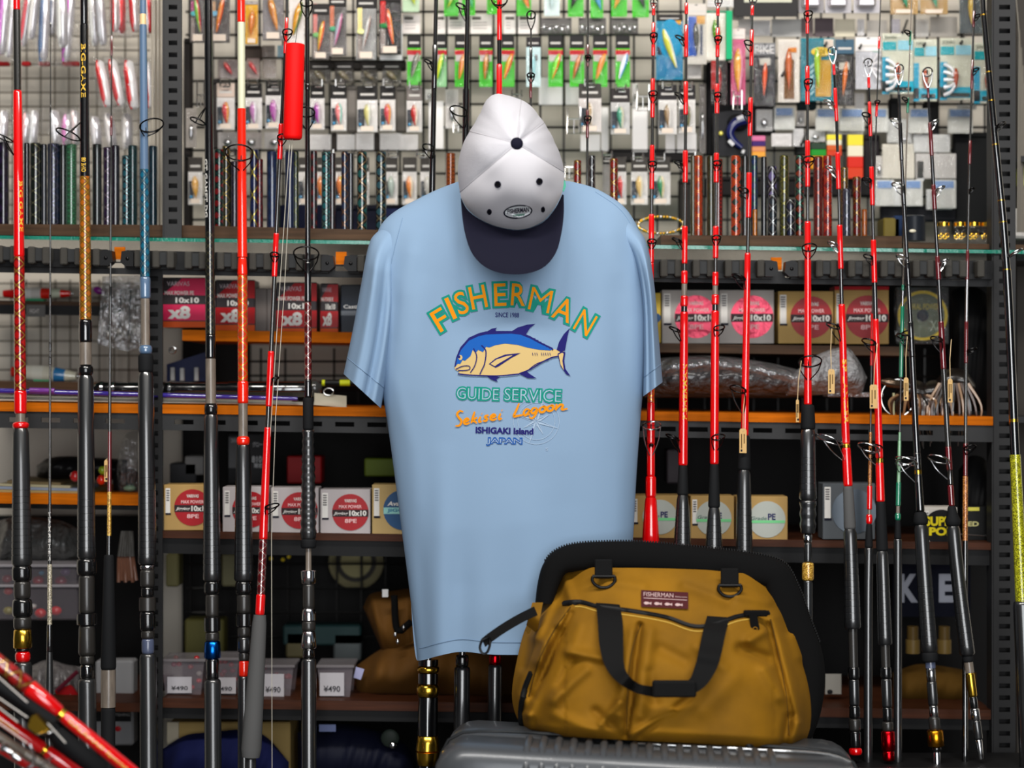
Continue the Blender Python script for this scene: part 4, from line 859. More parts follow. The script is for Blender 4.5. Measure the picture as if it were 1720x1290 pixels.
# brim
inn = curve_pts([(774, 332), (784, 351), (800, 365), (822, 377), (846, 384), (869, 387), (892, 383), (914, 372), (932, 351), (945, 326)], 41)
outp = curve_pts([(774, 334), (776, 360), (781, 392), (792, 424), (810, 445), (834, 457), (862, 461), (892, 458), (916, 447), (934, 424), (943, 392), (947, 360), (947, 328)], 41)
def brim(u, v, dy=0):
    k = u * 40; a = int(min(39, k)); fr = k - a
    p0 = [lerp(inn[a][d], inn[a+1][d], fr) for d in (0, 1)]; p1 = [lerp(outp[a][d], outp[a+1][d], fr) for d in (0, 1)]
    c = 1 - (2*u - 1) ** 2; q = lerp(p0[0], p1[0], v), lerp(p0[1], p1[1], v)
    return P(q[0], q[1], -.046 - .004 * v - .050 * math.sin(v * 1.5) * c ** .8 + dy)
mb = MB().grid(lambda u, v: brim(u, v), 40, 14); o_ = len(mb.v); mb.grid(lambda u, v: brim(u, v, .003), 40, 14, True)
ng = 41 * 15; rim = [i for i in range(41)]
mb.add([], []); 
for i in range(40): mb.f.append([14*41+i, 14*41+i+1, ng+14*41+i+1, ng+14*41+i])
mb.build('brim', 'cap_navy', cp, smooth=50, fix=False)
# emblem and strap
el = lambda rx, ry, cx=870, cy=356: [(cx + rx*math.cos(a)*.995 + ry*math.sin(a)*.12, cy + ry*math.sin(a) - rx*math.cos(a)*.11) for a in [i*2*math.pi/28 for i in range(28)]]
def on_cap(lift): return lambda x, y: cap_xy(x, y) + Vector((0, -lift, 0))
em = MB().add([on_cap(.0016)(x, y) for x, y in el(24.5, 11.5)], [list(range(28))]).build('emblem', flat(28, 30, 48, .7), cp)
MB().add([on_cap(.0026)(x, y) for x, y in el(22, 9.2)], [list(range(28))]).build('emblem_field', flat(232, 236, 240, .8), em)
text_box('FISHERMAN', 852, 350, 889, 358, on_cap(.0034), .02, .15, -6, fine=6).build('emblem_lettering', flat(28, 30, 48, .7), em, fix=False)
text_box('company', 862, 360, 882, 364.5, on_cap(.0034), .02, .2, -6, fine=6).build('emblem_lettering', flat(50, 150, 120, .7), em, fix=False)
MB().prism([(940, 306), (949, 303), (951, 312), (947, 322), (942, 318)], -.03, .004).build('strap', flat(92, 190, 160, .6), cp)
# ------------------------------------------------------------------ suitcase
C('suitcase_grey', 78, 81, 85, .36, metal=.3, coat=.2); C('suitcase_dark', 44, 46, 48, .4); C('suitcase_trim', 210, 212, 214, .25, metal=.8)
hS = .523; zt = CZ - hS
su = thing('suitcase', 'silver grey ribbed hard-shell suitcase standing under the mustard bag', 'suitcase', (P(1090, 645, -.18).x, -.18, 0))
yaw = math.radians(-4.0); cs, sn = math.cos(yaw), math.sin(yaw); xc, yc_ = P(1090, 645, -.18).x, -.19
def sp(lx, ly, lz): return Vector((xc + lx*cs - ly*sn, yc_ + lx*sn + ly*cs, lz - (lx + .3) * .043))
LX, LY = .315, .118
def shell(x0, x1, y0, y1, z0, z1, r, mt, name, seg=5):
    # rounded box: rounded profile in x-z, and rounded top edges in y
    mb = MB(); prof = []
    for i in range(seg + 1):
        a = math.pi - math.pi/2 * i / seg; prof.append((x0 + r + r*math.cos(a), z1 - r + r*math.sin(a)))
    for i in range(seg + 1):
        a = math.pi/2 - math.pi/2 * i / seg; prof.append((x1 - r + r*math.cos(a), z1 - r + r*math.sin(a)))
    prof = [(x0, z0)] + prof + [(x1, z0)]
    ys = []
    for i in range(seg + 1):
        a = math.pi/2 * i / seg; ys.append((y0 + .05*(1 - math.sin(a)), .05 * (1 - math.cos(a)) if 0 else .05*(1 - math.sin(math.pi/2 * i / seg)))) if 0 else None
    rows = [(y0, .030), (y0 + .004, .016), (y0 + .012, .006), (y0 + .024, .001), (y0 + .035, 0), (y1 - .02, 0), (y1 - .006, .004), (y1, .014)]
    cxm, n = (x0+x1)/2, len(prof)
    V = []
    for (yy, ins) in rows:
        for (px, pz) in prof:
            V.append(sp(px + (ins if px < cxm else -ins), yy, pz - (ins if pz > z0 + .01 else 0)))
    Fs = [[j*n+i, j*n+i+1, (j+1)*n+i+1, (j+1)*n+i] for j in range(len(rows)-1) for i in range(n-1)]
    Fs += [list(range(n-1, -1, -1)), list(range((len(rows)-1)*n, len(rows)*n))]
    return mb.add(V, Fs).build(name, mt, su, smooth=35)
shell(-LX, LX, -LY, -.004, .035, zt, .05, 'suitcase_grey', 'front_shell'); shell(-LX, LX, .004, LY, .035, zt, .05, 'suitcase_grey', 'rear_shell')
mb = MB().tube([sp(lx, 0, lz) for lx, lz in curve_pts([(-LX - .002, .05), (-LX - .002, zt - .06), (-LX + .012, zt - .015), (-LX + .05, zt + .001), (0, zt + .002), (LX - .05, zt + .001), (LX - .012, zt - .015), (LX + .002, zt - .06), (LX + .002, .05)], 60)], .0024, 6)
mb.build('frame_seam', 'suitcase_dark', su, smooth=60)
for i in range(17):          # raised ribs on the shell, running up the face and over the top edge
    lx = -.178 + i * .0222
    pts = [(lx, -LY - .001, .10), (lx, -LY - .001, zt - .045), (lx, -LY + .004, zt - .022), (lx, -LY + .018, zt - .006), (lx, -LY + .040, zt - .0005), (lx, -.03, zt - .0005)]
    MB().tube([sp(*p) for p in curve_pts(pts, 14)], .0066, 8).build('rib', 'suitcase_grey', su, smooth=60)
mb = MB().tube([sp(*p) for p in curve_pts([(-.05, -.012, zt), (-.045, -.012, zt + .010), (.05, -.012, zt + .012), (.145, -.012, zt + .010), (.15, -.012, zt)], 20)], .006, 8); mb.build('carry_handle', 'suitcase_dark', su, smooth=60)
mb = MB()
c0 = sp(LX - .05, -LY + .012, zt - .01); mb.wbox(c0.x - .03, c0.y - .012, c0.z - .004, c0.x + .03, c0.y + .02, c0.z + .006, .003); mb.build('latch', 'suitcase_trim', su)
MB().tube([sp(lx, -.03, lz) for lx, lz in curve_pts([(-.02, zt + .002), (.15, zt + .003), (LX - .05, zt + .002), (LX - .02, zt - .008)], 20)], .0018, 6).build('piping', 'suitcase_trim', su, smooth=60)
for lx in (-LX + .05, LX - .05):
    for ly in (-.08, .08):
        c = sp(lx, ly, 0); MB().lathe((c.x - .01, c.y, .02), (c.x + .01, c.y, .02), [(0, .016), (.2, .02), (.8, .02), (1, .016)], 14).build('wheel', 'suitcase_dark', su, smooth=40)
        MB().wbox(c.x - .013, c.y - .012, .015, c.x + .013, c.y + .012, .05, .004).build('wheel_housing', 'suitcase_dark', su)

# ------------------------------------------------------------------ canvas bag
m = C('canvas_mustard', 132, 91, 5, .8, spec=.25, noise=(9, .26), bump=(480, .3, .0008))
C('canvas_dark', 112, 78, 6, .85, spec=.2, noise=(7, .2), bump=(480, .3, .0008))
C('webbing_black', 10, 10, 11, .8, spec=.2, bump=(700, .5, .001)); C('bag_black', 9, 9, 10, .9, spec=.15); C('zip_black', 20, 20, 21, .45); C('ring_black', 16, 16, 17, .3)
bg = thing('tool_bag', 'mustard canvas wide-mouth bag with black straps standing on the suitcase', 'bag', P(1110, 1245, -.18))
Lp = curve_pts([(940, 947), (924, 985), (906, 1020), (884, 1052), (868, 1110), (860, 1165), (866, 1200), (885, 1234)], 61)
Rp = curve_pts([(1308, 958), (1328, 1000), (1343, 1040), (1357, 1095), (1367, 1150), (1366, 1200), (1352, 1252)], 61)
Tp = curve_pts([(940, 947), (1000, 953), (1080, 954), (1180, 957), (1260, 963), (1308, 958)], 61)
Bp = curve_pts([(885, 1234), (905, 1234), (960, 1238), (1050, 1243), (1150, 1248), (1250, 1254), (1310, 1257), (1352, 1252)], 61)
def at(c, t):
    k = t * (len(c) - 1); a = int(min(len(c) - 2, k)); f = k - a; return [lerp(c[a][d], c[a+1][d], f) for d in (0, 1)]
ZIP = curve_pts([(948, 1014), (975, 1012), (1005, 1020), (1060, 1027), (1120, 1038), (1165, 1053), (1200, 1050), (1240, 1036), (1290, 1030)], 40)
def zip_y(x): return interp([(p[0], p[1]) for p in ZIP], x)
BF = [  # folds: x0,y0,x1,y1,amp,width
    (944, 960, 960, 1010, .012, 12), (925, 1010, 900, 1070, .018, 14), (905, 1000, 880, 1120, -.012, 12), (950, 1030, 905, 1110, .020, 15), (935, 1060, 885, 1190, -.016, 12), (915, 1080, 890, 1200, .016, 12),
    (958, 1030, 895, 1170, -.014, 8), (975, 1050, 930, 1180, .010, 22), (1075, 1050, 1052, 1235, -.014, 7), (1062, 1060, 1040, 1200, .010, 14), (1092, 1060, 1075, 1200, .008, 16),
    (955, 1095, 1010, 1105, .010, 12), (960, 1110, 940, 1150, -.010, 12), (985, 1125, 930, 1175, .008, 14), (1040, 1180, 1010, 1215, .009, 10), (1060, 1235, 1130, 1195, .010, 8), (1075, 1235, 1160, 1170, -.008, 8),
    (1290, 1050, 1330, 1200, -.014, 8), (1300, 1040, 1345, 1230, .012, 16), (1305, 965, 1345, 1100, .010, 16), (1310, 990, 1325, 1060, -.010, 10), (1245, 1090, 1290, 1105, -.012, 14), (1260, 1075, 1285, 1060, .010, 12), (1285, 1125, 1310, 1170, .010, 16),
    (1325, 1205, 1315, 1255, -.014, 9), (1340, 1215, 1330, 1255, .010, 9), (1170, 1085, 1215, 1120, .006, 16), (1230, 1140, 1180, 1190, .006, 26), (1110, 1090, 1150, 1110, -.006, 16), (1000, 1195, 1045, 1235, -.007, 12), (930, 1200, 1000, 1228, .006, 14),
    (1020, 975, 1080, 985, .005, 14), (1150, 985, 1220, 1010, -.006, 14), (1240, 1000, 1290, 1010, .006, 14), (880, 1170, 890, 1225, .012, 10), (1090, 1130, 1100, 1180, -.005, 14)]
def bag_xy(u, v):
    l, r, t, b = at(Lp, v), at(Rp, v), at(Tp, u), at(Bp, u)
    return [lerp(l[d], r[d], u) + lerp(t[d], b[d], v) - (lerp(lerp(Lp[0][d], Rp[0][d], u), lerp(Lp[-1][d], Rp[-1][d], u), v)) for d in (0, 1)]
def bagY(x, y, u, v):
    e = abs(2*u - 1); Y = lerp(-.105, -.235, v ** .8) - .022 * math.sin(math.pi * min(1, v * 1.02)) * (1 - e ** 2)
    Y += .11 * e ** 7 + .03 * e ** 3
    if v > .93: Y += .030 * ((v - .93) / .07) ** 2
    zy = zip_y(x)
    if 950 < x < 1300: Y -= .014 / (1 + math.exp(-(y - zy - 3) / 2.5)) * max(0, 1 - ((x - 1122) / 182) ** 6)
    for a in BF:
        d, t = seg_d(x, y, a)
        if d < 3 * a[5]: Y -= a[4] * 1.35 * math.exp(-(d / (a[5] * .7)) ** 2)
    return Y
def bagf(u, v):
    x, y = bag_xy(u, v); return P(x, y, bagY(x, y, u, v))
def bag_uv(x, y):
    u, v = .5, .5
    for _ in range(30):
        p = bag_xy(u, v); u = min(1, max(0, u + (x - p[0]) / 440)); v = min(1, max(0, v + (y - p[1]) / 290))
    return u, v
def onbag(x, y, lift=.002):
    u, v = bag_uv(x, y); return P(x, y, bagY(x, y, u, v) - lift)
mb = MB().grid(bagf, 150, 110); mb.build('front_panel', 'canvas_mustard', bg, smooth=180, fix=False)
def bagback(u, v):
    x, y = bag_xy(u, v); e = abs(2*u - 1); f_ = bagf(u, v); yb = max(f_.y, lerp(-.055, -.045, v)); return Vector((f_.x, lerp(yb, f_.y, e ** 12), f_.z))
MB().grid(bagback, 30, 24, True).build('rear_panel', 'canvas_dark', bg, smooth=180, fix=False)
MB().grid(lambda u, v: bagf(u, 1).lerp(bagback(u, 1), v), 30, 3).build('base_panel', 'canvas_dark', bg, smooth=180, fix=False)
# black wide mouth round the top and down the far side
path = curve_pts([(899, 1012), (903, 980), (911, 950), (927, 928), (955, 915), (1000, 910), (1080, 910), (1180, 919), (1270, 930), (1318, 945), (1342, 985), (1362, 1040), (1380, 1090), (1386, 1140), (1378, 1200), (1360, 1250)], 90)
wd = lambda t: interp([(0, 30), (.12, 46), (.3, 52), (.62, 52), (.72, 60), (.85, 44), (1, 30)], t)
def mouth(u, v):     # u along path, v around the section
    k = u * 89; a = int(min(88, k)); f = k - a; x, y = lerp(path[a][0], path[a+1][0], f), lerp(path[a][1], path[a+1][1], f)
    i0, i1 = max(0, a - 2), min(89, a + 3); dx, dy = path[i1][0]-path[i0][0], path[i1][1]-path[i0][1]; L = math.hypot(dx, dy); nx, ny = -dy/L, dx/L
    an = v * 2 * math.pi; q = (1 - math.cos(an)) / 2 * wd(u); sn_ = math.sin(an); dp = .034 * math.copysign(min(1, abs(sn_) * 1.0) ** .35, sn_)
    return P(x + nx*q, y + ny*q, -.052 - dp - .006 * (1 - math.cos(an)) / 2)
MB().grid(mouth, 90, 16).build('mouth_band', 'bag_black', bg, smooth=180, fix=False)
zt_ = MB()
for i in range(8, 70):
    for j in (0, .5):
        k = min(88.9, i + j); a = int(k); f = k - a; x, y = lerp(path[a][0], path[a+1][0], f), lerp(path[a][1], path[a+1][1], f)
        p = P(x, y, -.060); zt_.wbox(p.x - .0011, p.y - .004, p.z - .001, p.x + .0011, p.y + .004, p.z + .0022, .0004)
o_ = zt_.build('zip_teeth', 'zip_black', bg); o_['kind'] = 'stuff'
# pocket zip
MB().tube([onbag(x, y, .0015) for x, y in ZIP], .0048, 6).build('pocket_zip', 'zip_black', bg, smooth=60)
MB().tube([onbag(x, y + 7, .0004) for x, y in ZIP[2:-2]], .0012, 5).build('pocket_stitching', flat(196, 160, 70, .7), bg)
pz = onbag(1268, 1034, .012); MB().cbox(1250, 1026, 1290, 1036, pz.y - .006, .012, 2).build('zip_slider', 'bag_black', bg)
MB().prism([(1259, 1034), (1272, 1034), (1276, 1056), (1272, 1062), (1265, 1062), (1261, 1056)], pz.y - .012, .004).build('zip_puller', 'bag_black', bg)
MB().tube([P(1268.5 + 3.6*math.cos(a), 1057 + 3.6*math.sin(a), pz.y - .0135) for a in [i*math.pi/6 for i in range(12)]], .0008, 5, closed=True).build('puller_eye', 'canvas_mustard', bg)
# side zip and centre seam
MB().tube([onbag(x, y, .003) for x, y in curve_pts([(893, 1130), (882, 1158), (876, 1188), (876, 1212), (881, 1230)], 18)], .0052, 7).build('side_zip', 'zip_black', bg, smooth=60)
MB().tube([onbag(x, y, .0006) for x, y in curve_pts([(1077, 1048), (1066, 1075), (1058, 1110), (1054, 1160), (1052, 1232)], 24)], .0011, 5).build('centre_seam', flat(84, 58, 14, .9), bg, smooth=60)
MB().tube([onbag(x, y, .0006) for x, y in curve_pts([(1294, 1040), (1306, 1090), (1318, 1150), (1326, 1235)], 20)], .0011, 5).build('side_seam', flat(84, 58, 14, .9), bg, smooth=60)
MB().tube([onbag(x, y, .0006) for x, y in curve_pts([(958, 1020), (930, 1060), (905, 1110), (888, 1170)], 20)], .0011, 5).build('side_seam', flat(84, 58, 14, .9), bg, smooth=60)
# webbing handle loop
def ribbon(name, pts, mt, parent, th=.0022):
    """pts: (x, y, half-width px, edge angle deg, lift)"""
    mb = MB(); n = 40; q = curve_pts(pts, n); V = []
    for (x, y, h, an, lf) in q:
        base = onbag(x, y, 0).y - lf; a = math.radians(an); dx, dy = math.cos(a) * h, math.sin(a) * h
        p, r_ = P(x - dx, y - dy, base), P(x + dx, y + dy, base); V += [p, r_, r_ + Vector((0, th, 0)), p + Vector((0, th, 0))]
    Fs = [[4*i+k, 4*i+(k+1) % 4, 4*i+4+(k+1) % 4, 4*i+4+k] for i in range(n-1) for k in range(4)] + [[3, 2, 1, 0], [4*n-4, 4*n-3, 4*n-2, 4*n-1]]
    return mb.add(V, Fs).build(name, mt, parent, smooth=40)
ribbon('handle_strap', [(1021, 1014, 20, 4, .004), (1025, 1045, 21, 3, .012), (1027, 1085, 20, 2, .020), (1032, 1115, 16, -14, .026), (1045, 1138, 11, -40, .030), (1070, 1156, 8, -64, .034), (1103, 1163, 9, -85, .036)], 'webbing_black', bg)
ribbon('handle_strap', [(1207, 1036, 19, 4, .004), (1200, 1062, 19, 6, .014), (1193, 1095, 19, 8, .022), (1186, 1120, 18, 12, .028), (1172, 1146, 14, 30, .034), (1150, 1160, 10, 75, .037)], 'webbing_black', bg)
hy = onbag(1130, 1156, .045).y
MB().add(*(lambda b: (b.v, b.f))(MB().cbox(1096, 1144, 1170, 1172, hy, .012, 3))).build('handle_wrap', 'webbing_black', bg)
# D rings on tabs
for cx, cy in ((1014, 968), (1226, 983)):
    yy = onbag(cx, cy + 6, .008).y
    tb = MB().cbox(cx - 15, cy - 28, cx + 15, cy + 4, yy, .006, 1.5).build('ring_tab', 'webbing_black', bg)
    MB().tube([P(x, y, yy - .002) for x, y in curve_pts([(cx - 18, cy), (cx - 19, cy + 8), (cx - 10, cy + 17), (cx, cy + 19), (cx + 10, cy + 17), (cx + 19, cy + 8), (cx + 18, cy)], 22)] , .0026, 7).build('d_ring', 'ring_black', bg, smooth=60)
    MB().tube([P(cx - 19, cy, yy - .002), P(cx + 19, cy, yy - .002)], .0026, 7).build('d_ring_bar', 'ring_black', bg, smooth=60)
# woven label
C('label_maroon', 74, 30, 34, .8)
def lab(x, y, l=.004): return onbag(x, y, l)
LBX = lambda s, t: (lerp(1077, 1156, s) + 2*t*0, lerp(991, 1019, t) + 4 * s)
lb = MB().grid(lambda u, v: lab(*LBX(u, v)), 10, 5).build('woven_label', 'label_maroon', bg, smooth=180, fix=False)
def on_label(x, y): return lab(*LBX((x - 1077) / 79, (y - 991) / 28), .0050)
C('label_thread', 196, 168, 166, .8)
text_box('FISHERMAN', 1081, 994, 1131, 1001, on_label, 0, 0, 0, 8).build('label_lettering', 'label_thread', lb, fix=False)
text_box('fishing tackle', 1134, 998, 1154, 1001, on_label, 0, 0, 0, 8).build('label_lettering', 'label_thread', lb, fix=False)
MB().add([on_label(x, y) for x, y in ((1081, 1003.6), (1154, 1003.6), (1154, 1004.6), (1081, 1004.6))], [[0, 1, 2, 3]]).build('label_line', 'label_thread', lb)
for i in range(4):
    fx = 1086 + i * 17.5; pts = [(fx - 5, 1012.5), (fx - 2, 1010), (fx + 3, 1010.5), (fx + 5, 1012), (fx + 8, 1010), (fx + 8, 1015), (fx + 5, 1013.4), (fx, 1015), (fx - 3, 1014.6)]
    MB().add([on_label(x, y) for x, y in pts], [list(range(9))]).build('label_fish', 'label_thread', lb)
# side strap with snap ring
mb = MB(); q = curve_pts([(900, 1026, .0), (872, 1040, -.01), (845, 1056, -.02), (822, 1072, -.025), (812, 1080, -.025)], 20); V = []
for x, y, dz in q:
    p, r_ = P(x - 3, y - 7, -.13 + dz), P(x + 3, y + 7, -.13 + dz); V += [p, r_, r_ + Vector((0, .004, 0)), p + Vector((0, .004, 0))]
mb.add(V, [[4*i+k, 4*i+(k+1) % 4, 4*i+4+(k+1) % 4, 4*i+4+k] for i in range(19) for k in range(4)] + [[3, 2, 1, 0], [76, 77, 78, 79]]).build('side_strap', 'webbing_black', bg, smooth=40)
MB().tube([P(x, y, -.158) for x, y in curve_pts([(810, 1074), (806, 1088), (811, 1098), (818, 1096), (823, 1082), (822, 1070)], 18)], .0020, 6, closed=True).build('snap_ring', 'ring_black', bg, smooth=60)
MB().grid(lambda u, v: P(lerp(884, 902, v) + 10*u, 1050 - 38*u + 14*v*(1-u), -.10 - .03*math.sin(math.pi*u)), 8, 6).build('side_tab', 'canvas_mustard', bg, smooth=180, fix=False)
# small clear glints of wear: pale scuffs low on the pocket
# ------------------------------------------------------------------ packets hanging on the wire mesh
def spindle(mb, a, b, r, n=9, tail=.25):
    mb.lathe(a, b, [(0, r*.12), (.08, r*.55), (.25, r*.95), (.45, r), (.7, r*.72), (.9, r*tail), (1, r*.08)], n); return mb
CL = lambda c, r=.5: flat(c[0], c[1], c[2], r)
def gloss(c): return C('g_%d_%d_%d' % c, c[0], c[1], c[2], .22, coat=.6)
def pack(x0, y0, x1, y1, card, head, lure, tilt, label, Y=.40, sticker=1, blister=1, cat='lure packet', group='lure packets on the wire mesh', hh=.2, lure2=None, lr=None, rot=0, extra=None, name='lure_packet'):
    t = thing(name, label, cat, P((x0+x1)/2, y1, Y), group); h = y1 - y0; w_ = x1 - x0
    MB().cbox(x0, y0, x1, y1, Y + .004, .0015, 1.2).build('backing_card', CL(card), t)
    ys = y0
    if head:
        ys = y0 + h * hh; MB().cbox(x0, y0, x1, ys, Y + .002, .002, 1).build('header_card', CL(head), t)
        MB().box(lerp(x0, x1, .44), y0 + 1.5, lerp(x0, x1, .56), y0 + 3, Y + .0016, .0005).build('hang_slot', 'black_card', t)
        text_w = w_ * .7; MB().box(x0 + w_*.15, lerp(y0, ys, .55), x0 + w_*.15 + text_w, lerp(y0, ys, .7), Y + .0017, .0004).build('header_print', flat(200, 196, 190), t)
    if lure:
        r = (lr or w_ * .17) * S(Y); cx = (x0 + x1)/2; a, b = P(cx - tilt/2, ys + (y1-ys)*.14, Y - .004), P(cx + tilt/2, ys + (y1-ys)*.80, Y - .004)
        lo = spindle(MB(), a, b, r).build('lure', gloss(lure), t, smooth=60)
        if lure2: spindle(MB(), a + Vector((r*.35, -.001, 0)), b + Vector((r*.35, -.001, 0)), r*.72).build('lure_belly', gloss(lure2), lo, smooth=60)
        MB().ball(a.lerp(b, .12) + Vector((0, -r*.62, 0)), r*.22, r*.2, r*.22, 8, 5).build('lure_eye', gloss((240, 236, 200)), lo, smooth=60)
    if sticker:
        MB().box(x0 + w_*.18, y1 - h*.13, x0 + w_*.80, y1 - h*.03, Y - (.013 if blister else -.001), .0005).build('price_sticker', flat(222, 206, 190), t)
    if blister:
        MB().cbox(x0 + 1, ys + 1, x1 - 1, y1 - 1, Y - .012, .014, 2).build('blister', 'clear_plastic', t)
    if extra: extra(t, Y)
    return t
def strip(t, Y, x0, y0, x1, y1, c, nm='print_block', d=.0008): MB().box(x0, y0, x1, y1, Y + .0032 - d, d).build(nm, CL(c), t)
G = (70, 196, 40); RH = (196, 20, 36); DK = (30, 28, 28); LG = (196, 192, 188)
# green card row and the row above it
def green(x0, x1, lure, l2, nth, y0=58, y1=146, tilt=-9, wash=0):
    def ex(t, Y):
        strip(t, Y, x0, y0 + 26, x1, y0 + 34, RH, 'brand_bar'); strip(t, Y, x0 + 1, y0 + 34, x1 - 1, y0 + 45, (196, 186, 182), 'pale_bar'); strip(t, Y, x0+1, y0+2, lerp(x0, x1, .46), y0 + 10, RH, 'brand_bar'); strip(t, Y, lerp(x0, x1, .54), y0+2, x1-1, y0 + 10, RH, 'brand_bar')
    c = (150, 208, 150) if wash else G
    pack(x0, y0, x1, y1, c, DK, lure, tilt, 'green lure packet with %s lure, %s' % (nth), hh=.26, extra=ex, lure2=l2, sticker=0, Y=.41, group='green lure packets', lr=5)
green(684, 707, (92, 96, 84), (150, 150, 130), ('grey', 'end of the green row'), tilt=-11, y1=143)
green(728, 750, (214, 220, 30), (60, 180, 40), ('yellow', 'behind the slim black rod'), wash=1)
green(764, 786, (214, 120, 30), (230, 160, 50), ('orange', 'behind the tall-guide rod'))
green(805, 827, (206, 130, 30), (120, 96, 30), ('amber', 'just before the red rod'), tilt=-4)
green(842, 864, (226, 170, 30), (230, 80, 30), ('yellow orange', 'just after the red rod'), tilt=-14)
green(921, 945, (120, 220, 40), (240, 130, 30), ('lime and orange', 'next to the pale blue pack'), tilt=-13)
green(957, 981, (196, 110, 24), (90, 60, 20), ('brown amber', 'second after the pale blue pack'), tilt=-13)
green(996, 1020, (226, 130, 30), (240, 160, 40), ('bright orange', 'third after the pale blue pack'), tilt=-14)
green(1034, 1058, (236, 240, 244), (70, 150, 210), ('white and blue', 'end next to the thin red rods'), tilt=-13)
for i, (x0, x1, c, l2, nm, yb) in enumerate(((676, 704, (214, 232, 60), None, 'lime', 20), (746, 770, (60, 150, 40), (200, 210, 60), 'dark green', 27), (776, 798, (90, 190, 130), None, 'mint', 26), (818, 842, (120, 190, 60), None, 'leaf green', 24), (868, 892, (240, 160, 30), (230, 60, 20), 'orange and yellow', 27),
                                 (954, 980, (34, 34, 30), None, 'black', 28), (992, 1013, (80, 160, 210), None, 'sky blue', 30), (1027, 1053, (226, 160, 40), None, 'golden', 28), (1062, 1090, (40, 50, 40), None, 'very dark', 29))):
    pack(x0, -62, x1, yb, G if i else (200, 226, 190), DK, c, -16 if i % 2 else 14, 'green packet cut by the top edge with %s lure' % nm, hh=.26, sticker=0, Y=.41, group='green lure packets at the top edge', lure2=l2, lr=6)
pack(884, 62, 908, 146, (206, 230, 232), (36, 30, 34), (160, 214, 220), 2, 'pale blue white lure packet among the green cards', hh=.2, sticker=0, Y=.41, extra=lambda t, Y: strip(t, Y, 893, 92, 903, 102, (130, 128, 128)))
pack(914, -40, 940, 27, (222, 238, 236), DK, (200, 224, 224), 0, 'white and aqua packet cut by the top edge above the green row', sticker=0, Y=.41)
for i, (x0, x1) in enumerate(((676, 706), (728, 748), (752, 784), (790, 826), (846, 866), (870, 904))):
    t = pack(x0, 24, x1, 57, (232, 222, 218), None, None, 0, 'plain pale info card with print lines, %s above the green packets' % ('first', 'second', 'third', 'fourth', 'fifth', 'sixth')[i], blister=0, sticker=0, Y=.44, cat='card', group='plain pale cards', name='info_card')
    MB().box(x0 + 3, 28, x0 + 18, 33, .4434, .0005).build('print_line', flat(92, 84, 80), t)
    for k in range(3): MB().box(x0 + 4, 37 + 5*k, x1 - 8, 38 + 5*k, .4434, .0004).build('print_line', flat(150, 140, 136), t)
# clear tubs of silver swivels between
for i, (x0, x1) in enumerate(((908, 960), (972, 1018), (1026, 1072))):
    t = thing('swivel_pack', 'clear blister of silver fittings, %s above the green row' % ('nearest the cap', 'in the middle', 'nearest the red rods')[i], 'tackle pack', P((x0+x1)/2, 57, .42), 'silver fittings packs')
    MB().cbox(x0, 30, x1, 57, .424, .002, 2).build('backing_card', flat(96, 92, 90), t)
    for k in range(5): MB().ball(P(lerp(x0+6, x1-6, k/4), 46 + 3*(k % 2), .41), .0035, .0035, .005, 8, 6).build('fitting', 'chrome', t, smooth=60)
    MB().cbox(x0+1, 38, x1-1, 56, .40, .02, 4).build('blister', 'clear_plastic', t)
# slim lure packs, top of the middle bay (pencil strip beside each lure)
def slim(x0, y0, x1, y1, stripc, leaf, lure, l2, label, tilt=-8, card=(92, 88, 86), head=(34, 31, 30), **k):
    def ex(t, Y):
        w_ = x1 - x0; strip(t, Y, x0 + w_*.08, max(y0, 2), x0 + w_*.30, y0 + (y1-y0)*.55, stripc, 'colour_strip'); strip(t, Y, x0 + w_*.08, y0 + (y1-y0)*.55, x0 + w_*.30, y1 - 3, (150, 138, 132), 'pale_strip')
        MB().ball(P(x0 + w_*.24, lerp(y0, y1, .56), Y - .002), w_*.20*S(Y), .002, 4.5*S(Y), 10, 6).build('leaf_mark', CL(leaf), t)
    pack(x0, y0, x1, y1, card, head, lure, tilt, label, lure2=l2, extra=ex, lr=4.5, **k)
slim(319, -40, 345, 72, (206, 90, 150), (96, 190, 196), (120, 190, 50), (206, 50, 40), 'grey lure pack with pink strip and red green lure by the upright', 8)
slim(352, -40, 386, 72, (206, 166, 130), (110, 176, 206), (236, 140, 30), (226, 96, 30), 'grey lure pack with tan strip and orange lure by the black rod', -12)
pack(412, 2, 433, 74, (226, 168, 30), (160, 150, 146), (214, 120, 20), -4, 'amber yellow box with orange lure beside the cream banded rod', hh=.08, lr=6)
pack(441, -40, 476, 68, (126, 122, 124), DK, (186, 110, 20), 12, 'grey clear pack with brown amber minnow lure', lure2=(226, 150, 40), lr=6)
pack(486, -30, 511, 76, (232, 226, 222), (150, 140, 136), (216, 150, 20), -14, 'white pack with golden green lure above the red float', lure2=(90, 120, 30), lr=7, sticker=0)
slim(524, 6, 553, 100, (212, 120, 112), (120, 180, 110), (206, 170, 30), (230, 90, 30), 'grey lure pack with salmon strip, yellow tail lure, by the black guides rod', -9)
slim(552, -10, 582, 94, (206, 116, 80), (80, 160, 120), (150, 156, 168), (196, 90, 140), 'grey lure pack with rust strip and silver pink lure', -12)
slim(598, -8, 632, 101, (246, 226, 150), (240, 240, 160), (190, 190, 186), (150, 120, 110), 'silvery lure pack with cream strip and shiny silver lure', -12, card=(150, 150, 148))
slim(636, -20, 674, 92, (206, 20, 14), (30, 130, 60), (226, 60, 20), (240, 140, 40), 'black lure pack with red strip and flame lure on a white card', 9, card=(26, 22, 22))
pack(638, 40, 676, 101, (250, 248, 248), None, None, 0, 'white backing card sticking out under the black flame lure pack', Y=.43, blister=0, sticker=0, cat='card', name='info_card')
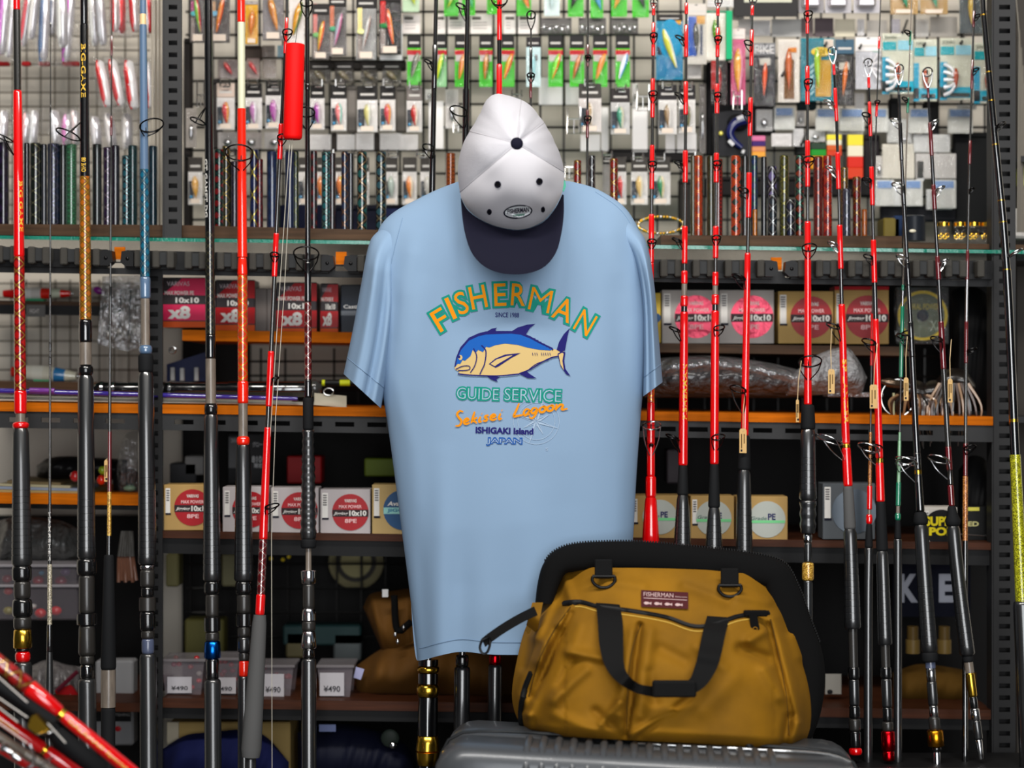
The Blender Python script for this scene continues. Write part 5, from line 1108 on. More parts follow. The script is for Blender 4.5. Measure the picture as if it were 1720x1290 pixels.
# grey skirts and odd packs behind (second layer)
for x0, y0, x1, y1, c, lab_ in ((366, 100, 400, 132, (120, 108, 104), 'grey packet with red corner behind the cream banded rod'), (414, 98, 436, 132, (150, 130, 124), 'grey packet with red lure tail behind the amber box'), (440, 76, 462, 96, (112, 104, 98), 'small taupe packet under the amber minnow'),
                                (440, 100, 464, 132, (124, 114, 106), 'taupe packet low beside the float'), (466, 76, 482, 96, (140, 176, 190), 'holographic strip packet beside the float')):
    pack(x0, y0, x1, y1, c, None, (190, 20, 24) if 'red' in lab_ else None, 14, lab_, Y=.45, sticker=0, lr=4)
for i, (x0, x1) in enumerate(((520, 556), (562, 594), (606, 634), (642, 674))):
    pack(x0, 104, x1, 140, (84, 78, 70), (40, 36, 33), (120, 108, 80), 18, 'olive grey soft bait packet, %s of the dim row' % ('first', 'second', 'third', 'last')[i], Y=.45, sticker=0, hh=.35, group='soft bait packets')
# black header jig packs, second row
def jig(x0, y0, x1, y1, lure, l2, what, Y=.39, head=(28, 25, 24), card=(222, 218, 214)):
    def ex(t, Y_):
        strip(t, Y_, x0 + 2, y0 + (y1-y0)*.22, x1 - 2, y0 + (y1-y0)*.25, (150, 140, 130), 'header_print'); MB().cbox(x0 + 1, lerp(y0, y1, .5), x0 + (x1-x0)*.35, y1 - 10, Y_ + .0005, .003, 1).build('dark_insert', flat(44, 48, 56), t)
        MB().ball(P(x0 + 5, y1 - 13, Y_ - .004), .003, .002, .003, 8, 5).build('blue_bead', gloss((60, 150, 200)), t, smooth=60)
    pack(x0, y0, x1, y1, card, head, lure, 2, what, Y=Y, hh=.3, lure2=l2, extra=ex, lr=6, group='black header jig packets')
jig(364, 140, 394, 218, (206, 30, 40), (226, 150, 60), 'jig packet with red gold jig between black and cream rods', head=(206, 186, 172))
jig(411, 140, 440, 218, (190, 120, 180), (236, 230, 236), 'black header jig packet with pearl pink jig beside the cream rod')
jig(446, 136, 472, 216, (182, 80, 170), (200, 140, 190), 'black header jig packet with violet jig beside the red float')
jig(521, 142, 545, 218, (176, 70, 170), (210, 190, 200), 'black header jig packet with magenta jig beside the black guides rod')
jig(556, 142, 582, 220, (236, 130, 130), (150, 206, 190), 'black header jig packet with mint jig edged in coral')
jig(600, 144, 634, 222, (206, 196, 120), (226, 226, 210), 'wide silvery jig packet with pale gold jig')
jig(638, 144, 664, 220, (206, 24, 40), (226, 140, 40), 'black header jig packet with crimson amber jig')
jig(683, 146, 709, 222, (196, 26, 20), (240, 220, 200), 'jig packet with red and white jig at the shoulder of the slim rod', head=(120, 112, 108))
jig(972, 140, 1010, 222, (170, 140, 96), (240, 230, 220), 'white jig packet with bronze jig beside the cap', head=(60, 56, 52), card=(214, 206, 202))
jig(1026, 148, 1058, 226, (60, 150, 120), (226, 220, 190), 'jig packet with teal tinted jig beside the first red rod', head=(46, 40, 40), card=(196, 194, 192))
jig(1106, 142, 1137, 226, (150, 120, 84), (240, 236, 232), 'jig packet with bronze white jig between two red rods', head=(34, 30, 32))
jig(1140, 142, 1168, 224, (70, 84, 60), (140, 130, 90), 'jig packet with olive jig behind the lettered red rod', head=(34, 30, 32))
for i, (x0, x1, y0, y1) in enumerate(((520, 556, 226, 252), (566, 596, 226, 252), (598, 628, 224, 252), (638, 674, 224, 252), (674, 702, 226, 252), (720, 745, 170, 250), (905, 945, 130, 176), (950, 985, 140, 176), (1062, 1088, 180, 255), (1118, 1134, 225, 256), (1137, 1170, 224, 256), (975, 1008, 226, 254), (1010, 1022, 180, 254))):
    pack(x0, y0, x1, y1, (240, 236, 234), None, None, 0, 'white backing card on the mesh, %s' % ('under the magenta jig', 'under the mint jig', 'under the silvery jig', 'under the crimson jig', 'beside the slim black rod', 'tall one behind the slim black rod', 'above the cap edge', 'under the brown amber green packet', 'beside the first red rod', 'small one between red rods', 'under the olive jig', 'under the bronze jig by the cap', 'narrow one by the teal jig')[i], Y=.46, blister=1 if i < 5 else 0, sticker=0, cat='card', group='white backing cards', name='info_card')
# third row, behind the rod samples
for i, (x0, x1, lure, l2, what) in enumerate(((316, 340, (226, 170, 80), None, 'gold jig behind the black lettered rod'), (500, 528, (180, 176, 172), (230, 226, 220), 'silver jig behind the navy samples'), (532, 545, (220, 120, 30), None, 'orange jig sliver behind the samples'), (562, 580, (226, 120, 30), (230, 210, 60), 'orange yellow jig between teal and navy samples'), (604, 620, (180, 176, 170), None, 'silver jig beside the diamond sample'),
                                      (646, 668, (176, 190, 180), None, 'mint silver jig near the shoulder'), (676, 700, (226, 130, 50), (240, 220, 190), 'orange white jig near the shoulder'), (706, 730, (190, 186, 180), None, 'pale jig by the slim rod'), (1034, 1052, (200, 30, 30), (220, 220, 220), 'red edged jig near the collar'), (1060, 1088, (214, 176, 100), (240, 230, 200), 'gold jig beside the first red rod'), (1094, 1126, (30, 130, 80), (240, 220, 170), 'green jig behind the first red rod'))):
    jig(x0, 264, x1, 344, lure, l2, 'third row packet with ' + what, Y=.42, head=(58, 54, 50))
pack(1012, 262, 1028, 330, (120, 116, 112), DK, None, 0, 'narrow dark packet low beside the collar', Y=.44, sticker=0)
# right hand section
def ex_teal(t, Y):
    MB().ball(P(1126, 66, Y + .002), 20*S(Y), .002, 34*S(Y), 16, 8).build('teal_disc', flat(14, 140, 184), t); strip(t, Y, 1130, 27, 1144, 41, (214, 150, 30)); strip(t, Y, 1104, 96, 1146, 128, (6, 120, 164)); strip(t, Y, 1104, 78, 1112, 92, (24, 30, 50))
pack(1102, 24, 1147, 134, (10, 132, 170), (40, 36, 34), (206, 206, 60), 22, 'bright teal blue pack with pale yellow minnow between red rods', lure2=(236, 236, 214), extra=ex_teal, lr=6, sticker=0, hh=.1)
pack(1152, 6, 1187, 108, (206, 200, 190), (206, 198, 190), (50, 52, 46), 3, 'blue and white pack with dark lure beside the teal pack', extra=lambda t, Y: (strip(t, Y, 1156, 28, 1170, 94, (26, 80, 176)), strip(t, Y, 1170, 27, 1184, 40, (214, 160, 80)), strip(t, Y, 1176, 42, 1180, 92, (60, 70, 100))), sticker=0, lr=5)
pack(1187, 18, 1220, 101, (232, 226, 214), (20, 130, 96), (90, 150, 30), 5, 'white pack with green lure and emerald side panel', extra=lambda t, Y: MB().box(1220, 18, 1230, 99, Y - .01, .02).build('side_panel', flat(10, 168, 110), t), sticker=0, hh=.04, lr=7, lure2=(206, 120, 50))
pack(1188, -30, 1232, 12, (220, 216, 214), None, None, 0, 'white card cut by the top edge above the emerald pack', sticker=0)
pack(1194, 102, 1222, 176, (40, 30, 32), None, (150, 16, 18), 0, 'dark pack with red strip under the emerald pack', extra=lambda t, Y: strip(t, Y, 1195, 102, 1202, 150, (170, 12, 14)), sticker=0)
pack(1155, 108, 1178, 132, (206, 200, 196), None, None, 0, 'small white card under the blue and white pack', sticker=0, blister=0, Y=.43, cat='card', name='info_card')
pack(1228, 48, 1252, 176, (206, 90, 130), (220, 206, 200), (230, 160, 60), 0, 'pink soft bait pack beside the fourth red rod', sticker=0, hh=.14, lr=8, lure2=(236, 150, 180))
pack(1266, 72, 1303, 178, (48, 48, 52), (126, 126, 128), (226, 90, 40), -3, 'charcoal pack with small orange bead rig and white lettering', hh=.20, lr=4, sticker=0, extra=lambda t, Y: (strip(t, Y, 1276, 98, 1294, 109, (196, 192, 180)), text_box('PIKE', 1268, 76, 1300, 90, lambda x, y: P(x, y, Y - .001)).build('pack_lettering', flat(206, 204, 204), t, fix=False)))
pack(1307, 66, 1343, 172, (222, 214, 204), None, (196, 90, 10), 0, 'white pack with amber window and orange lure', hh=.25, lr=6, sticker=0, extra=lambda t, Y: (strip(t, Y, 1317, 100, 1334, 166, (120, 76, 10)), strip(t, Y, 1319, 106, 1332, 118, (226, 170, 40)), strip(t, Y, 1325, 80, 1338, 88, (220, 130, 30))))
def ex_inox(t, Y):
    MB().ball(P(1379, 87, Y + .001), 17*S(Y), .0015, 8*S(Y), 16, 6).build('yellow_oval', flat(226, 190, 60), t)
    text_box('INCX', 1369, 83, 1386, 90, lambda x, y: P(x, y, Y - .002)).build('pack_lettering', flat(70, 60, 20), t, fix=False); strip(t, Y, 1370, 101, 1396, 162, (196, 150, 20)); strip(t, Y, 1384, 66, 1400, 80, (222, 206, 190))
    for k in range(6): MB().add([P(x, y, Y + .001) for x, y in ((1361, 112+9*k), (1367, 106+9*k), (1367, 110+9*k), (1361, 116+9*k))], [[0, 1, 2, 3]]).build('print_stripe', flat(170, 206, 210), t)
pack(1345, 64, 1402, 170, (8, 118, 134), None, (150, 196, 30), 2, 'dark teal pack with yellow oval badge and lime gold lure', hh=.2, lr=6, sticker=0, extra=ex_inox, lure2=(196, 160, 30))
pack(1403, 66, 1435, 178, (28, 24, 24), (60, 90, 110), (214, 110, 20), -6, 'black pack with glowing orange lure behind the leaning red rod', hh=.22, lr=4, sticker=0, extra=lambda t, Y: strip(t, Y, 1410, 105, 1427, 117, (196, 190, 176)))
pack(1437, 62, 1480, 150, (196, 196, 202), (226, 222, 220), None, 0, 'white pack with pale squid skirts behind the second leaning tip', hh=.28, sticker=0, extra=lambda t, Y: (strip(t, Y, 1466, 80, 1478, 87, (30, 160, 130)), [MB().tube([P(1462, 112, Y - .003), P(1474, 90 + 14*k, Y - .006), P(1479, 94 + 13*k, Y - .004)], .0022, 5).build('skirt_strand', gloss((240, 236, 238)), t, smooth=60) for k in range(4)]))
def squid(x0, y0, x1, y1, label, arms=1, tone=(206, 206, 186)):
    def ex(t, Y):
        w_ = x1-x0; strip(t, Y, x0+1, y0 + 14, x0 + w_*.45, y0 + 28, (10, 168, 178)); strip(t, Y, x0 + w_*.5, y0 + 12, x1 - 1, y0 + 28, (150, 210, 226)); strip(t, Y, x0, y1 - 22, x1, y1 - 4, (20, 168, 196)); strip(t, Y, x0, y0 + 40, x0 + w_*.22, y1, (20, 160, 196)); strip(t, Y, x0 + w_*.3, y1 - 12, x1 - 3, y1 - 5, (196, 220, 206))
        text_box('JOHN', x0 + 4, y0 + 4, x0 + w_*.45, y0 + 11, lambda x, y: P(x, y, Y + .002)).build('pack_lettering', flat(60, 80, 60), t, fix=False)
        c = P(x0 + w_*.55, y0 + (y1-y0)*.68, Y - .004)
        if arms:
            for k in range(5): MB().tube(curve_pts([tuple(P(x0 + w_*.12, y0 + 44 + 13*k, Y - .005)), tuple(P(x0 + w_*.35, y0 + 50 + 10*k, Y - .008)), tuple(c)], 7), .0034, 6, r_end=.0018).build('skirt_strand', gloss((244, 244, 246)), t, smooth=60)
        spindle(MB(), P(x0 + w_*.50, y0 + (y1-y0)*.48, Y - .006), P(x0 + w_*.50, y0 + (y1-y0)*.82, Y - .006), 5*S(Y)).build('lure', gloss((170, 70, 36)), t, smooth=60)
    pack(x0, y0, x1, y1, tone, None, None, 0, label, sticker=0, extra=ex, Y=.39, group='aqua squid lure packs')
squid(1482, 56, 1534, 158, 'aqua squid skirt pack with white tentacles, first of four'); squid(1535, 66, 1574, 170, 'aqua lure pack with brown minnow, second of four', 0)
squid(1579, 64, 1632, 168, 'aqua squid skirt pack with white tentacles, third of four'); squid(1636, 72, 1682, 174, 'aqua lure pack half behind the thick black rod, last of four', 0)
# rigs in flat boxes along the top
for i, (x0, x1, c) in enumerate(((1342, 1384, (150, 146, 148)), (1386, 1430, (190, 186, 190)), (1434, 1478, (196, 192, 196)))):
    pack(x0, -30, x1, 22, c, None, None, 0, 'clear silver tackle box cut by the top edge, %s' % ('behind the wide guide rod', 'above the leaning red tip', 'nearest the upright')[i], sticker=0, blister=0, extra=lambda t, Y, x0=x0, x1=x1: MB().cbox(x0 + 6, -24, x1 - 6, 12, Y - .012, .014, 4).build('clear_tray', C('silver_tray', 214, 210, 214, .2, metal=.7), t))
for i, (x0, x1) in enumerate(((1496, 1542), (1546, 1592))):
    pack(x0, -40, x1, 24, (186, 150, 96), (206, 190, 170), (60, 150, 110), 10, 'tan lure pack with coloured beads cut by the top edge, %s' % ('nearer the green rod', 'nearer the upright')[i], lr=5)
pack(1612, -40, 1652, 56, (86, 96, 98), (20, 70, 76), (214, 180, 80), 0, 'grey teal pack with yellow dot beside the slotted upright', sticker=0, lr=6)
for i, (x0, x1, y0, y1, c, what) in enumerate(((1240, 1262, 32, 62, (206, 200, 194), 'pale card with a hook behind the fourth red rod'), (1264, 1294, 34, 60, (236, 232, 230), 'white crinkled bag beside the fourth red rod'), (1296, 1346, 32, 62, (186, 184, 180), 'ribbed grey card bundle above the amber window pack'), (1346, 1366, 30, 62, (110, 96, 96), 'dim mauve packet behind the wide guide rod'), (1368, 1400, 30, 62, (88, 76, 80), 'dark mauve packet above the teal oval pack'),
                                      (1402, 1436, 32, 62, (206, 198, 176), 'cream card with hook above the black pack'), (1440, 1452, 32, 60, (236, 232, 232), 'narrow white tube pack above the squid skirts'), (1456, 1490, 34, 62, (190, 184, 176), 'grey card with hook beside the thin red tip'), (1498, 1512, 32, 58, (226, 222, 232), 'white lilac tube pack above the first aqua pack'), (1538, 1560, 32, 62, (236, 232, 226), 'white crumpled packet above the second aqua pack'), (1562, 1608, 28, 62, (190, 184, 176), 'pair of grey cards above the third aqua pack'))):
    pack(x0, y0, x1, y1, c, None, None, 0, what, Y=.45, sticker=0, blister=1 if 'white' in what else 0, cat='packet', group='small cards of the upper row')
pack(1232, -30, 1340, 28, (42, 40, 40), None, None, 0, 'long black box cut by the top edge with pale lid', Y=.40, blister=0, sticker=0, cat='box', extra=lambda t, Y: strip(t, Y, 1250, -20, 1330, 4, (196, 196, 176)), name='tackle_box')
# blue label bags and white strips, lower right
for i, (x0, x1, y0, y1) in enumerate(((1300, 1335, 180, 218), (1370, 1406, 182, 220), (1410, 1452, 182, 220), (1466, 1492, 182, 222), (1526, 1562, 182, 224), (1592, 1634, 182, 224), (1470, 1502, 302, 346), (1514, 1550, 302, 346), (1566, 1606, 302, 350))):
    pack(x0, y0, x1, y1, (206, 206, 200), None, None, 0, 'clear bag with blue label, %s' % ('beside the amber window pack', 'under the teal oval pack', 'under the black pack', 'sliver under the white squid pack', 'under the second aqua pack', 'by the copper butt rod', 'lower row, by the second red tip', 'lower row, by the black leaning rod', 'lower row, by the wine rod')[i], Y=.44, sticker=0, group='clear bags with blue labels', extra=lambda t, Y, a=x0, b=x1, c=y0: strip(t, Y, a + 4, c + 2, b - 4, c + 14, (130, 160, 206)))
for i, (x0, y0, x1, y1, c, what) in enumerate(((1296, 224, 1330, 246, (226, 222, 220), 'white crinkled bag above the violet sample'), (1332, 216, 1350, 246, (206, 204, 204), 'white packet behind the wide guide rod'), (1482, 242, 1536, 300, (216, 210, 196), 'large cream card behind the black leaning rod'), (1538, 258, 1606, 300, (206, 202, 198), 'wide white card behind the wine rod'), (1490, 200, 1530, 240, (196, 196, 192), 'pale card under the first aqua pack'),
                                      (1534, 226, 1596, 256, (206, 206, 204), 'white paper pack under the second aqua pack'), (1556, 318, 1600, 352, (200, 200, 198), 'white pack low by the wine rod'), (1540, 270, 1552, 304, (236, 236, 236), 'narrow white tube by the wine rod'), (1492, 306, 1516, 346, (226, 226, 224), 'white crumpled bag by the black leaning rod'), (1436, 156, 1452, 184, (226, 220, 216), 'white twist pack under the white squid pack'))):
    pack(x0, y0, x1, y1, c, None, None, 0, what, Y=.45, sticker=0, blister=1, cat='packet', group='white packets of the lower rows')
for i, (x0, y0, x1, y1, c, what) in enumerate(((312, 182, 330, 248, (176, 168, 160), 'beside the upright under the pink strip pack'), (444, 222, 476, 250, (206, 200, 196), 'under the violet jig'), (404, 222, 440, 250, (196, 186, 180), 'under the pearl pink jig'), (366, 222, 398, 250, (190, 184, 180), 'under the red gold jig'), (748, 150, 770, 216, (210, 204, 200), 'beside the tall-guide rod'), (714, 150, 730, 168, (226, 222, 218), 'above the tall white card'), (1062, 140, 1072, 180, (214, 208, 204), 'beside the tall hook near the first red rod'), (1174, 140, 1186, 258, (120, 114, 110), 'between the lettered and plain red rods'),
                                      (1270, 184, 1298, 220, (206, 204, 202), 'before the first blue label bag'), (1338, 186, 1352, 212, (196, 190, 186), 'behind the wide guide rod, upper'), (1354, 218, 1386, 238, (206, 206, 204), 'above the green and orange packet'), (1390, 206, 1450, 226, (214, 212, 206), 'above the two bottle packs'), (1506, 222, 1532, 242, (206, 206, 204), 'under the slim dark pouch'), (1470, 262, 1484, 300, (196, 192, 186), 'beside the large cream card'), (1608, 176, 1640, 184, (206, 206, 206), 'edge under the third aqua pack'), (1230, 14, 1250, 34, (206, 200, 196), 'between emerald and black boxes'))):
    pack(x0, y0, x1, y1, c, None, None, 0, 'small crinkled clear packet ' + what, Y=.455, sticker=0, cat='packet', group='small crinkled packets', extra=lambda t, Y, a=x0, b=x1, c_=y0, d=y1: MB().ball(P((a+b)/2, lerp(c_, d, .6), Y - .002), (b-a)*.22*S(Y), .004, (d-c_)*.2*S(Y), 8, 6).build('silver_fitting', 'chrome', t, smooth=60))
# blue and black reel pouch, drinks-coloured boxes
t = thing('lure_pouch', 'navy blue and black glossy pouch between red rods', 'pouch', P(1240, 256, .41))
MB().prism([(1198, 190), (1240, 184), (1262, 200), (1262, 262), (1200, 262)], .42, .02).build('pouch_or_shade_body', flat(16, 15, 20, .4), t)
MB().ball(P(1240, 206, .415), .020, .010, .016, 14, 9).build('blue_swirl', 'black_card', t, smooth=60); MB().tube([P(x, y, .408) for x, y in curve_pts([(1252, 200), (1234, 208), (1226, 224), (1234, 238), (1246, 248)], 14)], .011, 8, r_end=.005).build('blue_swirl', C('navy_gloss', 16, 24, 84, .25, coat=.5), t, smooth=60)
MB().ball(P(1211, 224, .408), .004, .003, .004).build('yellow_dot', gloss((226, 214, 90)), t, smooth=60)
for a, b, nm in (((1224, 236), (1232, 244), 'w'), ((1246, 254), (1250, 256), 'w'), ((1238, 200), (1248, 196), 'w')): MB().tube([P(*a, .398), P(*b, .398)], .004, 6).build('white_fleck', gloss((230, 230, 232)), t, smooth=60)
for x0, y0, x1, y1, cs_, lab_ in ((1263, 228, 1286, 264, ((206, 110, 150), (60, 30, 100), (214, 140, 90), (230, 160, 60)), 'striped pink purple orange packet behind the fourth red rod'), (1362, 240, 1388, 284, ((40, 60, 44), (30, 140, 40), (226, 140, 20), (226, 150, 30)), 'green and orange packet above the red sample tubes'),
                             (1389, 226, 1414, 262, ((230, 214, 60), (220, 214, 190), (200, 90, 40), (200, 60, 30)), 'yellow cap bottle pack behind the leaning red rod'), (1424, 226, 1450, 300, ((232, 214, 60), (224, 216, 190), (206, 40, 24), (206, 60, 30)), 'yellow and red bottle pack beside the second leaning rod')):
    t = thing('lure_packet', lab_, 'packet', P((x0+x1)/2, y1, .42), 'bright striped packets'); n = len(cs_)
    for k, c in enumerate(cs_): MB().cbox(x0, lerp(y0, y1, k/n), x1, lerp(y0, y1, (k+1)/n), .42, .012, 1).build('colour_panel', CL(c), t)
# silver jigs in bags, corner bay
def jigbag(pts, w_, c1, c2, label, Y=.40, group='silver jigs in clear bags', bag=True):
    w_ *= 1.2; (xa, ya), (xb, yb) = pts; t = thing('jig_packet', label, 'lure packet', P(xb, yb, Y), group)
    k = S(Y); a, b = P(xa, ya, Y), P(xb, yb, Y)
    j_ = MB().lathe(a, b, [(0, w_*.2*k), (.06, w_*.42*k), (.5, w_*.5*k), (.94, w_*.44*k), (1, w_*.2*k)], 8).build('jig', C('j_%d_%d_%d' % c1, *c1, .22, metal=.55, coat=.5), t, smooth=60)
    MB().lathe(a + Vector((-w_*.2*k, -.004, 0)), b + Vector((-w_*.2*k, -.004, 0)), [(0, w_*.1*k), (.2, w_*.3*k), (.8, w_*.3*k), (1, w_*.1*k)], 8).build('jig_stripe', C('j_%d_%d_%d' % c2, *c2, .25, metal=.2, coat=.5), j_, smooth=60)
    if bag:
        MB().prism([(xa - w_*.9, ya - 6), (xa + w_*.9, ya - 6), (xb + w_*.95, yb + 6), (xb - w_*.95, yb + 6)], Y - .012, .02).build('clear_bag', 'clear_plastic', t)
    return t
SV = (214, 210, 214)
for i, (pa, pb, w_, c2, what) in enumerate((((12, -30), (2, 92), 15, (206, 120, 206), 'violet streak at the frame edge'), ((24, -30), (14, 96), 12, (230, 230, 220), 'plain chrome beside the red rod'), ((54, -30), (38, 78), 13, (220, 70, 80), 'long red streak beside the red rod'), ((62, -30), (52, 66), 12, (230, 226, 220), 'plain chrome end'), ((78, -20), (72, 104), 15, (80, 110, 150), 'slate blue streak'), ((92, -30), (86, 60), 13, (100, 120, 150), 'blue grey streak'),
                                      ((104, -30), (106, 80), 16, (226, 226, 220), 'wide chrome with pale streak'), ((122, -30), (110, 104), 14, (200, 90, 190), 'magenta streak beside the black lettered rod'), ((154, -30), (160, 78), 13, (220, 220, 214), 'chrome beside the black lettered rod'), ((166, -30), (174, 76), 13, (196, 196, 200), 'plain chrome near the thin rod'))):
    jigbag([pa, pb], w_, SV, c2, 'long silver jig in a clear bag with ' + what, Y=.40 + .012*(i % 3))
for i, (pa, pb, w_, what) in enumerate((((193, -30), (194, 54), 12, 'by the thin dark rod'), ((203, -30), (204, 56), 14, 'first by the blue rod'), ((222, -30), (228, 54), 13, 'just before the blue rod'), ((246, -30), (252, 56), 12, 'just past the blue rod'))):
    jigbag([pa, pb], w_, (206, 14, 18) if i % 2 else (236, 226, 224), (240, 236, 236) if i % 2 else (200, 16, 20), 'red and white jig packet, upper row, ' + what, Y=.39 + .01*(i % 2), group='red and white jigs')
for i, (pa, pb, w_, what) in enumerate((((167, 102), (182, 180), 15, 'first in the lower trio'), ((188, 100), (204, 178), 15, 'second, behind the thin rod'), ((216, 102), (226, 184), 17, 'third, before the blue rod'), ((247, 104), (252, 182), 11, 'sliver past the blue rod'))):
    jigbag([pa, pb], w_, (240, 236, 236), (206, 16, 14), 'red and white jig packet, lower row, ' + what, Y=.38 + .01*(i % 2), group='red and white jigs')
for i, (pa, pb, w_, c2, what) in enumerate((((8, 186), (4, 244), 14, (230, 226, 226), 'at the frame edge'), ((46, 190), (40, 250), 13, (220, 160, 160), 'with blush streak beside the red rod'), ((60, 186), (54, 252), 13, (226, 226, 226), 'plain, second past the red rod'), ((92, 186), (98, 244), 15, (236, 236, 240), 'chrome behind the thin rod'), ((114, 192), (112, 244), 14, (226, 140, 200), 'with pink streak before the black rod'), ((126, 186), (128, 244), 12, (230, 206, 206), 'hidden by the black rod'), ((160, 196), (164, 248), 14, (230, 226, 226), 'past the black rod'), ((182, 190), (190, 248), 15, (236, 230, 226), 'by the dark red wraps'), ((214, 190), (214, 250), 16, (226, 220, 214), 'under the red white trio'))):
    jigbag([pa, pb], w_, SV, c2, 'short silver jig packet above the dark samples, ' + what, Y=.41 + .012*(i % 3), group='short silver jigs')
for i, (x0, x1) in enumerate(((-4, 14), (36, 50), (64, 82), (104, 132))):
    tag(MB().cbox(x0, 103, x1, 110, .44, .012, 1).build('red_header_card', flat(150, 12, 16)), 'small dark red header card under the silver jigs, %s' % ('at the frame edge', 'beside the red rod', 'beside the thin rod', 'before the black lettered rod')[i], 'card', 'red header cards')
# added dark panels that paint in the shaded gaps behind the packets
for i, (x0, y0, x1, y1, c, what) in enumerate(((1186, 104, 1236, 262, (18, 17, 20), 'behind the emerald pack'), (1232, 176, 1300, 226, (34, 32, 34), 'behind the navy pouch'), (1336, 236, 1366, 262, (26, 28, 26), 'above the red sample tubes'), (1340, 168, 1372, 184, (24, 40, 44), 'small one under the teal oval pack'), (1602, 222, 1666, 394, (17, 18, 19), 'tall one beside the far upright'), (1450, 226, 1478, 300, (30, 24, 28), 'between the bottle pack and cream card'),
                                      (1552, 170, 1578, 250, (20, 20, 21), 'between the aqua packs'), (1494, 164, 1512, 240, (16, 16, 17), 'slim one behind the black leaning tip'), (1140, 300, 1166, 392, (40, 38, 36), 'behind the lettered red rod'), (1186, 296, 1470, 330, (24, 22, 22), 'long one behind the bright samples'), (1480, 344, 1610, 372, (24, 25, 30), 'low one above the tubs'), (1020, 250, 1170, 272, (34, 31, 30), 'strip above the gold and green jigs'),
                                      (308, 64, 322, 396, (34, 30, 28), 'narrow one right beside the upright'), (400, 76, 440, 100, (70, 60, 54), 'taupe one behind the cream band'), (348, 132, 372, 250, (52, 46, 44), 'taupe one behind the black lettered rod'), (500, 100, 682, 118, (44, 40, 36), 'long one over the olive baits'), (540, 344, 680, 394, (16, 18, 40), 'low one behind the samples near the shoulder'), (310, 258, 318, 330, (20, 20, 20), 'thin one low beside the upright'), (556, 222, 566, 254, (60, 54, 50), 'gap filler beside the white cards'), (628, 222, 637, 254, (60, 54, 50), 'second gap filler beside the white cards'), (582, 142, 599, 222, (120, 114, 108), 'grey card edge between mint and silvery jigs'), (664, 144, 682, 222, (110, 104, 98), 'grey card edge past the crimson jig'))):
    t = thing('shade_panel', 'dark hanging pouch ' + what, 'pouch', P((x0+x1)/2, y1, .47), 'dark pouches behind the packets'); MB().cbox(x0, y0, x1, y1, .468, .02, 3).build('pouch_or_shade_body', CL(c, .6), t); MB().cbox(x0 + 1, y0, x1 - 1, y0 + min(8, (y1-y0)*.2), .464, .004, 1).build('shade_panel_edge', CL(tuple(int(v*.8) for v in c), .6), t)
# display hooks
def dhook(x0, y0, x1, y1, label, bar=.55, Y=.37):
    t = thing('display_hook', label, 'display hook', P((x0+x1)/2, y1, Y), 'chrome display hooks'); r = .0016
    MB().tube([P(x0, y0, Y), P(x0, y1, Y), P(x1, y1, Y), P(x1, y0, Y)], r, 6).build('frame_wire', 'hook_steel', t, smooth=60)
    yb = lerp(y0, y1, bar); MB().tube([P(x0, yb, Y), P(x1, yb, Y)], r, 6).build('cross_wire', 'hook_steel', t, smooth=60)
    MB().tube([P((x0+x1)/2, yb, Y), P((x0+x1)/2, y1, Y)], r*.8, 6).build('centre_wire', 'hook_steel', t, smooth=60); MB().tube([P((x0+x1)/2, yb, Y), P((x0+x1)/2, yb, .50)], r, 6).build('prong', 'hook_steel', t, smooth=60)
for a in ((331, 134, 343, 180, 'tall chrome display hook beside the black lettered rod'), (762, 196, 778, 222, 'chrome display hook behind the tall-guide rod'), (953, 180, 975, 224, 'tall chrome display hook right of the cap crown', .45), (1070, 142, 1090, 186, 'tall chrome display hook beside the first red rod', .45), (949, 272, 964, 300, 'chrome display hook just above the collar strap', .3), (1232, 152, 1246, 184, 'chrome display hook beside the pink bait pack', .3)):
    dhook(*a[:5], *(a[5:] or ()))
def prongs(x, y, label):
    t = thing('display_hook', label, 'display hook', P(x, y + 10, .385), 'small chrome hook ends')
    for s in (-8, 8): MB().tube([P(x + s, y - 5, .385), P(x + s, y + 7, .385)], .0017, 6).build('hook_end', 'hook_steel', t, smooth=60)
    MB().tube([P(x - 4, y + 8, .384), P(x + 8, y + 8, .384)], .0016, 6).build('hook_bar', 'hook_steel', t, smooth=60); MB().tube([P(x, y + 2, .385), P(x, y + 2, .50)], .0014, 6).build('prong', 'hook_steel', t, smooth=60)
    MB().tube([P(x - 8, y + 2, .385), P(x + 8, y + 2, .385)], .0014, 6).build('hook_bridge', 'hook_steel', t, smooth=60)
PW = ['over the red gold jig', 'over the pearl pink jig', 'over the violet jig', 'over the magenta jig', 'over the mint jig', 'over the silvery jig', 'over the crimson jig', 'over the red white jig', 'beside the cap peak', 'over the bronze jig by the cap', 'over the teal jig', 'over the jig between red rods', 'over the olive jig']
for i, (x, y) in enumerate(((378, 138), (425, 138), (460, 138), (533, 138), (572, 138), (618, 138), (652, 138), (696, 142), (868, 156), (990, 138), (1043, 146), (1121, 142), (1154, 142))): prongs(x, y, 'small chrome hook end ' + PW[i])
PW2 = ['behind the black and cream rods', 'behind the navy samples', 'by the teal sample', 'by the diamond sample', 'near the shoulder of the shirt', 'by the slim black rod', 'beside the cap', 'by the gold jig', 'by the green jig', 'by the lettered red rod']
for i, (x, y) in enumerate(((386, 254), (470, 256), (552, 256), (600, 256), (660, 256), (708, 256), (1020, 258), (1072, 262), (1108, 262), (1160, 260))): prongs(x, y, 'small chrome hook end of the third row ' + PW2[i])
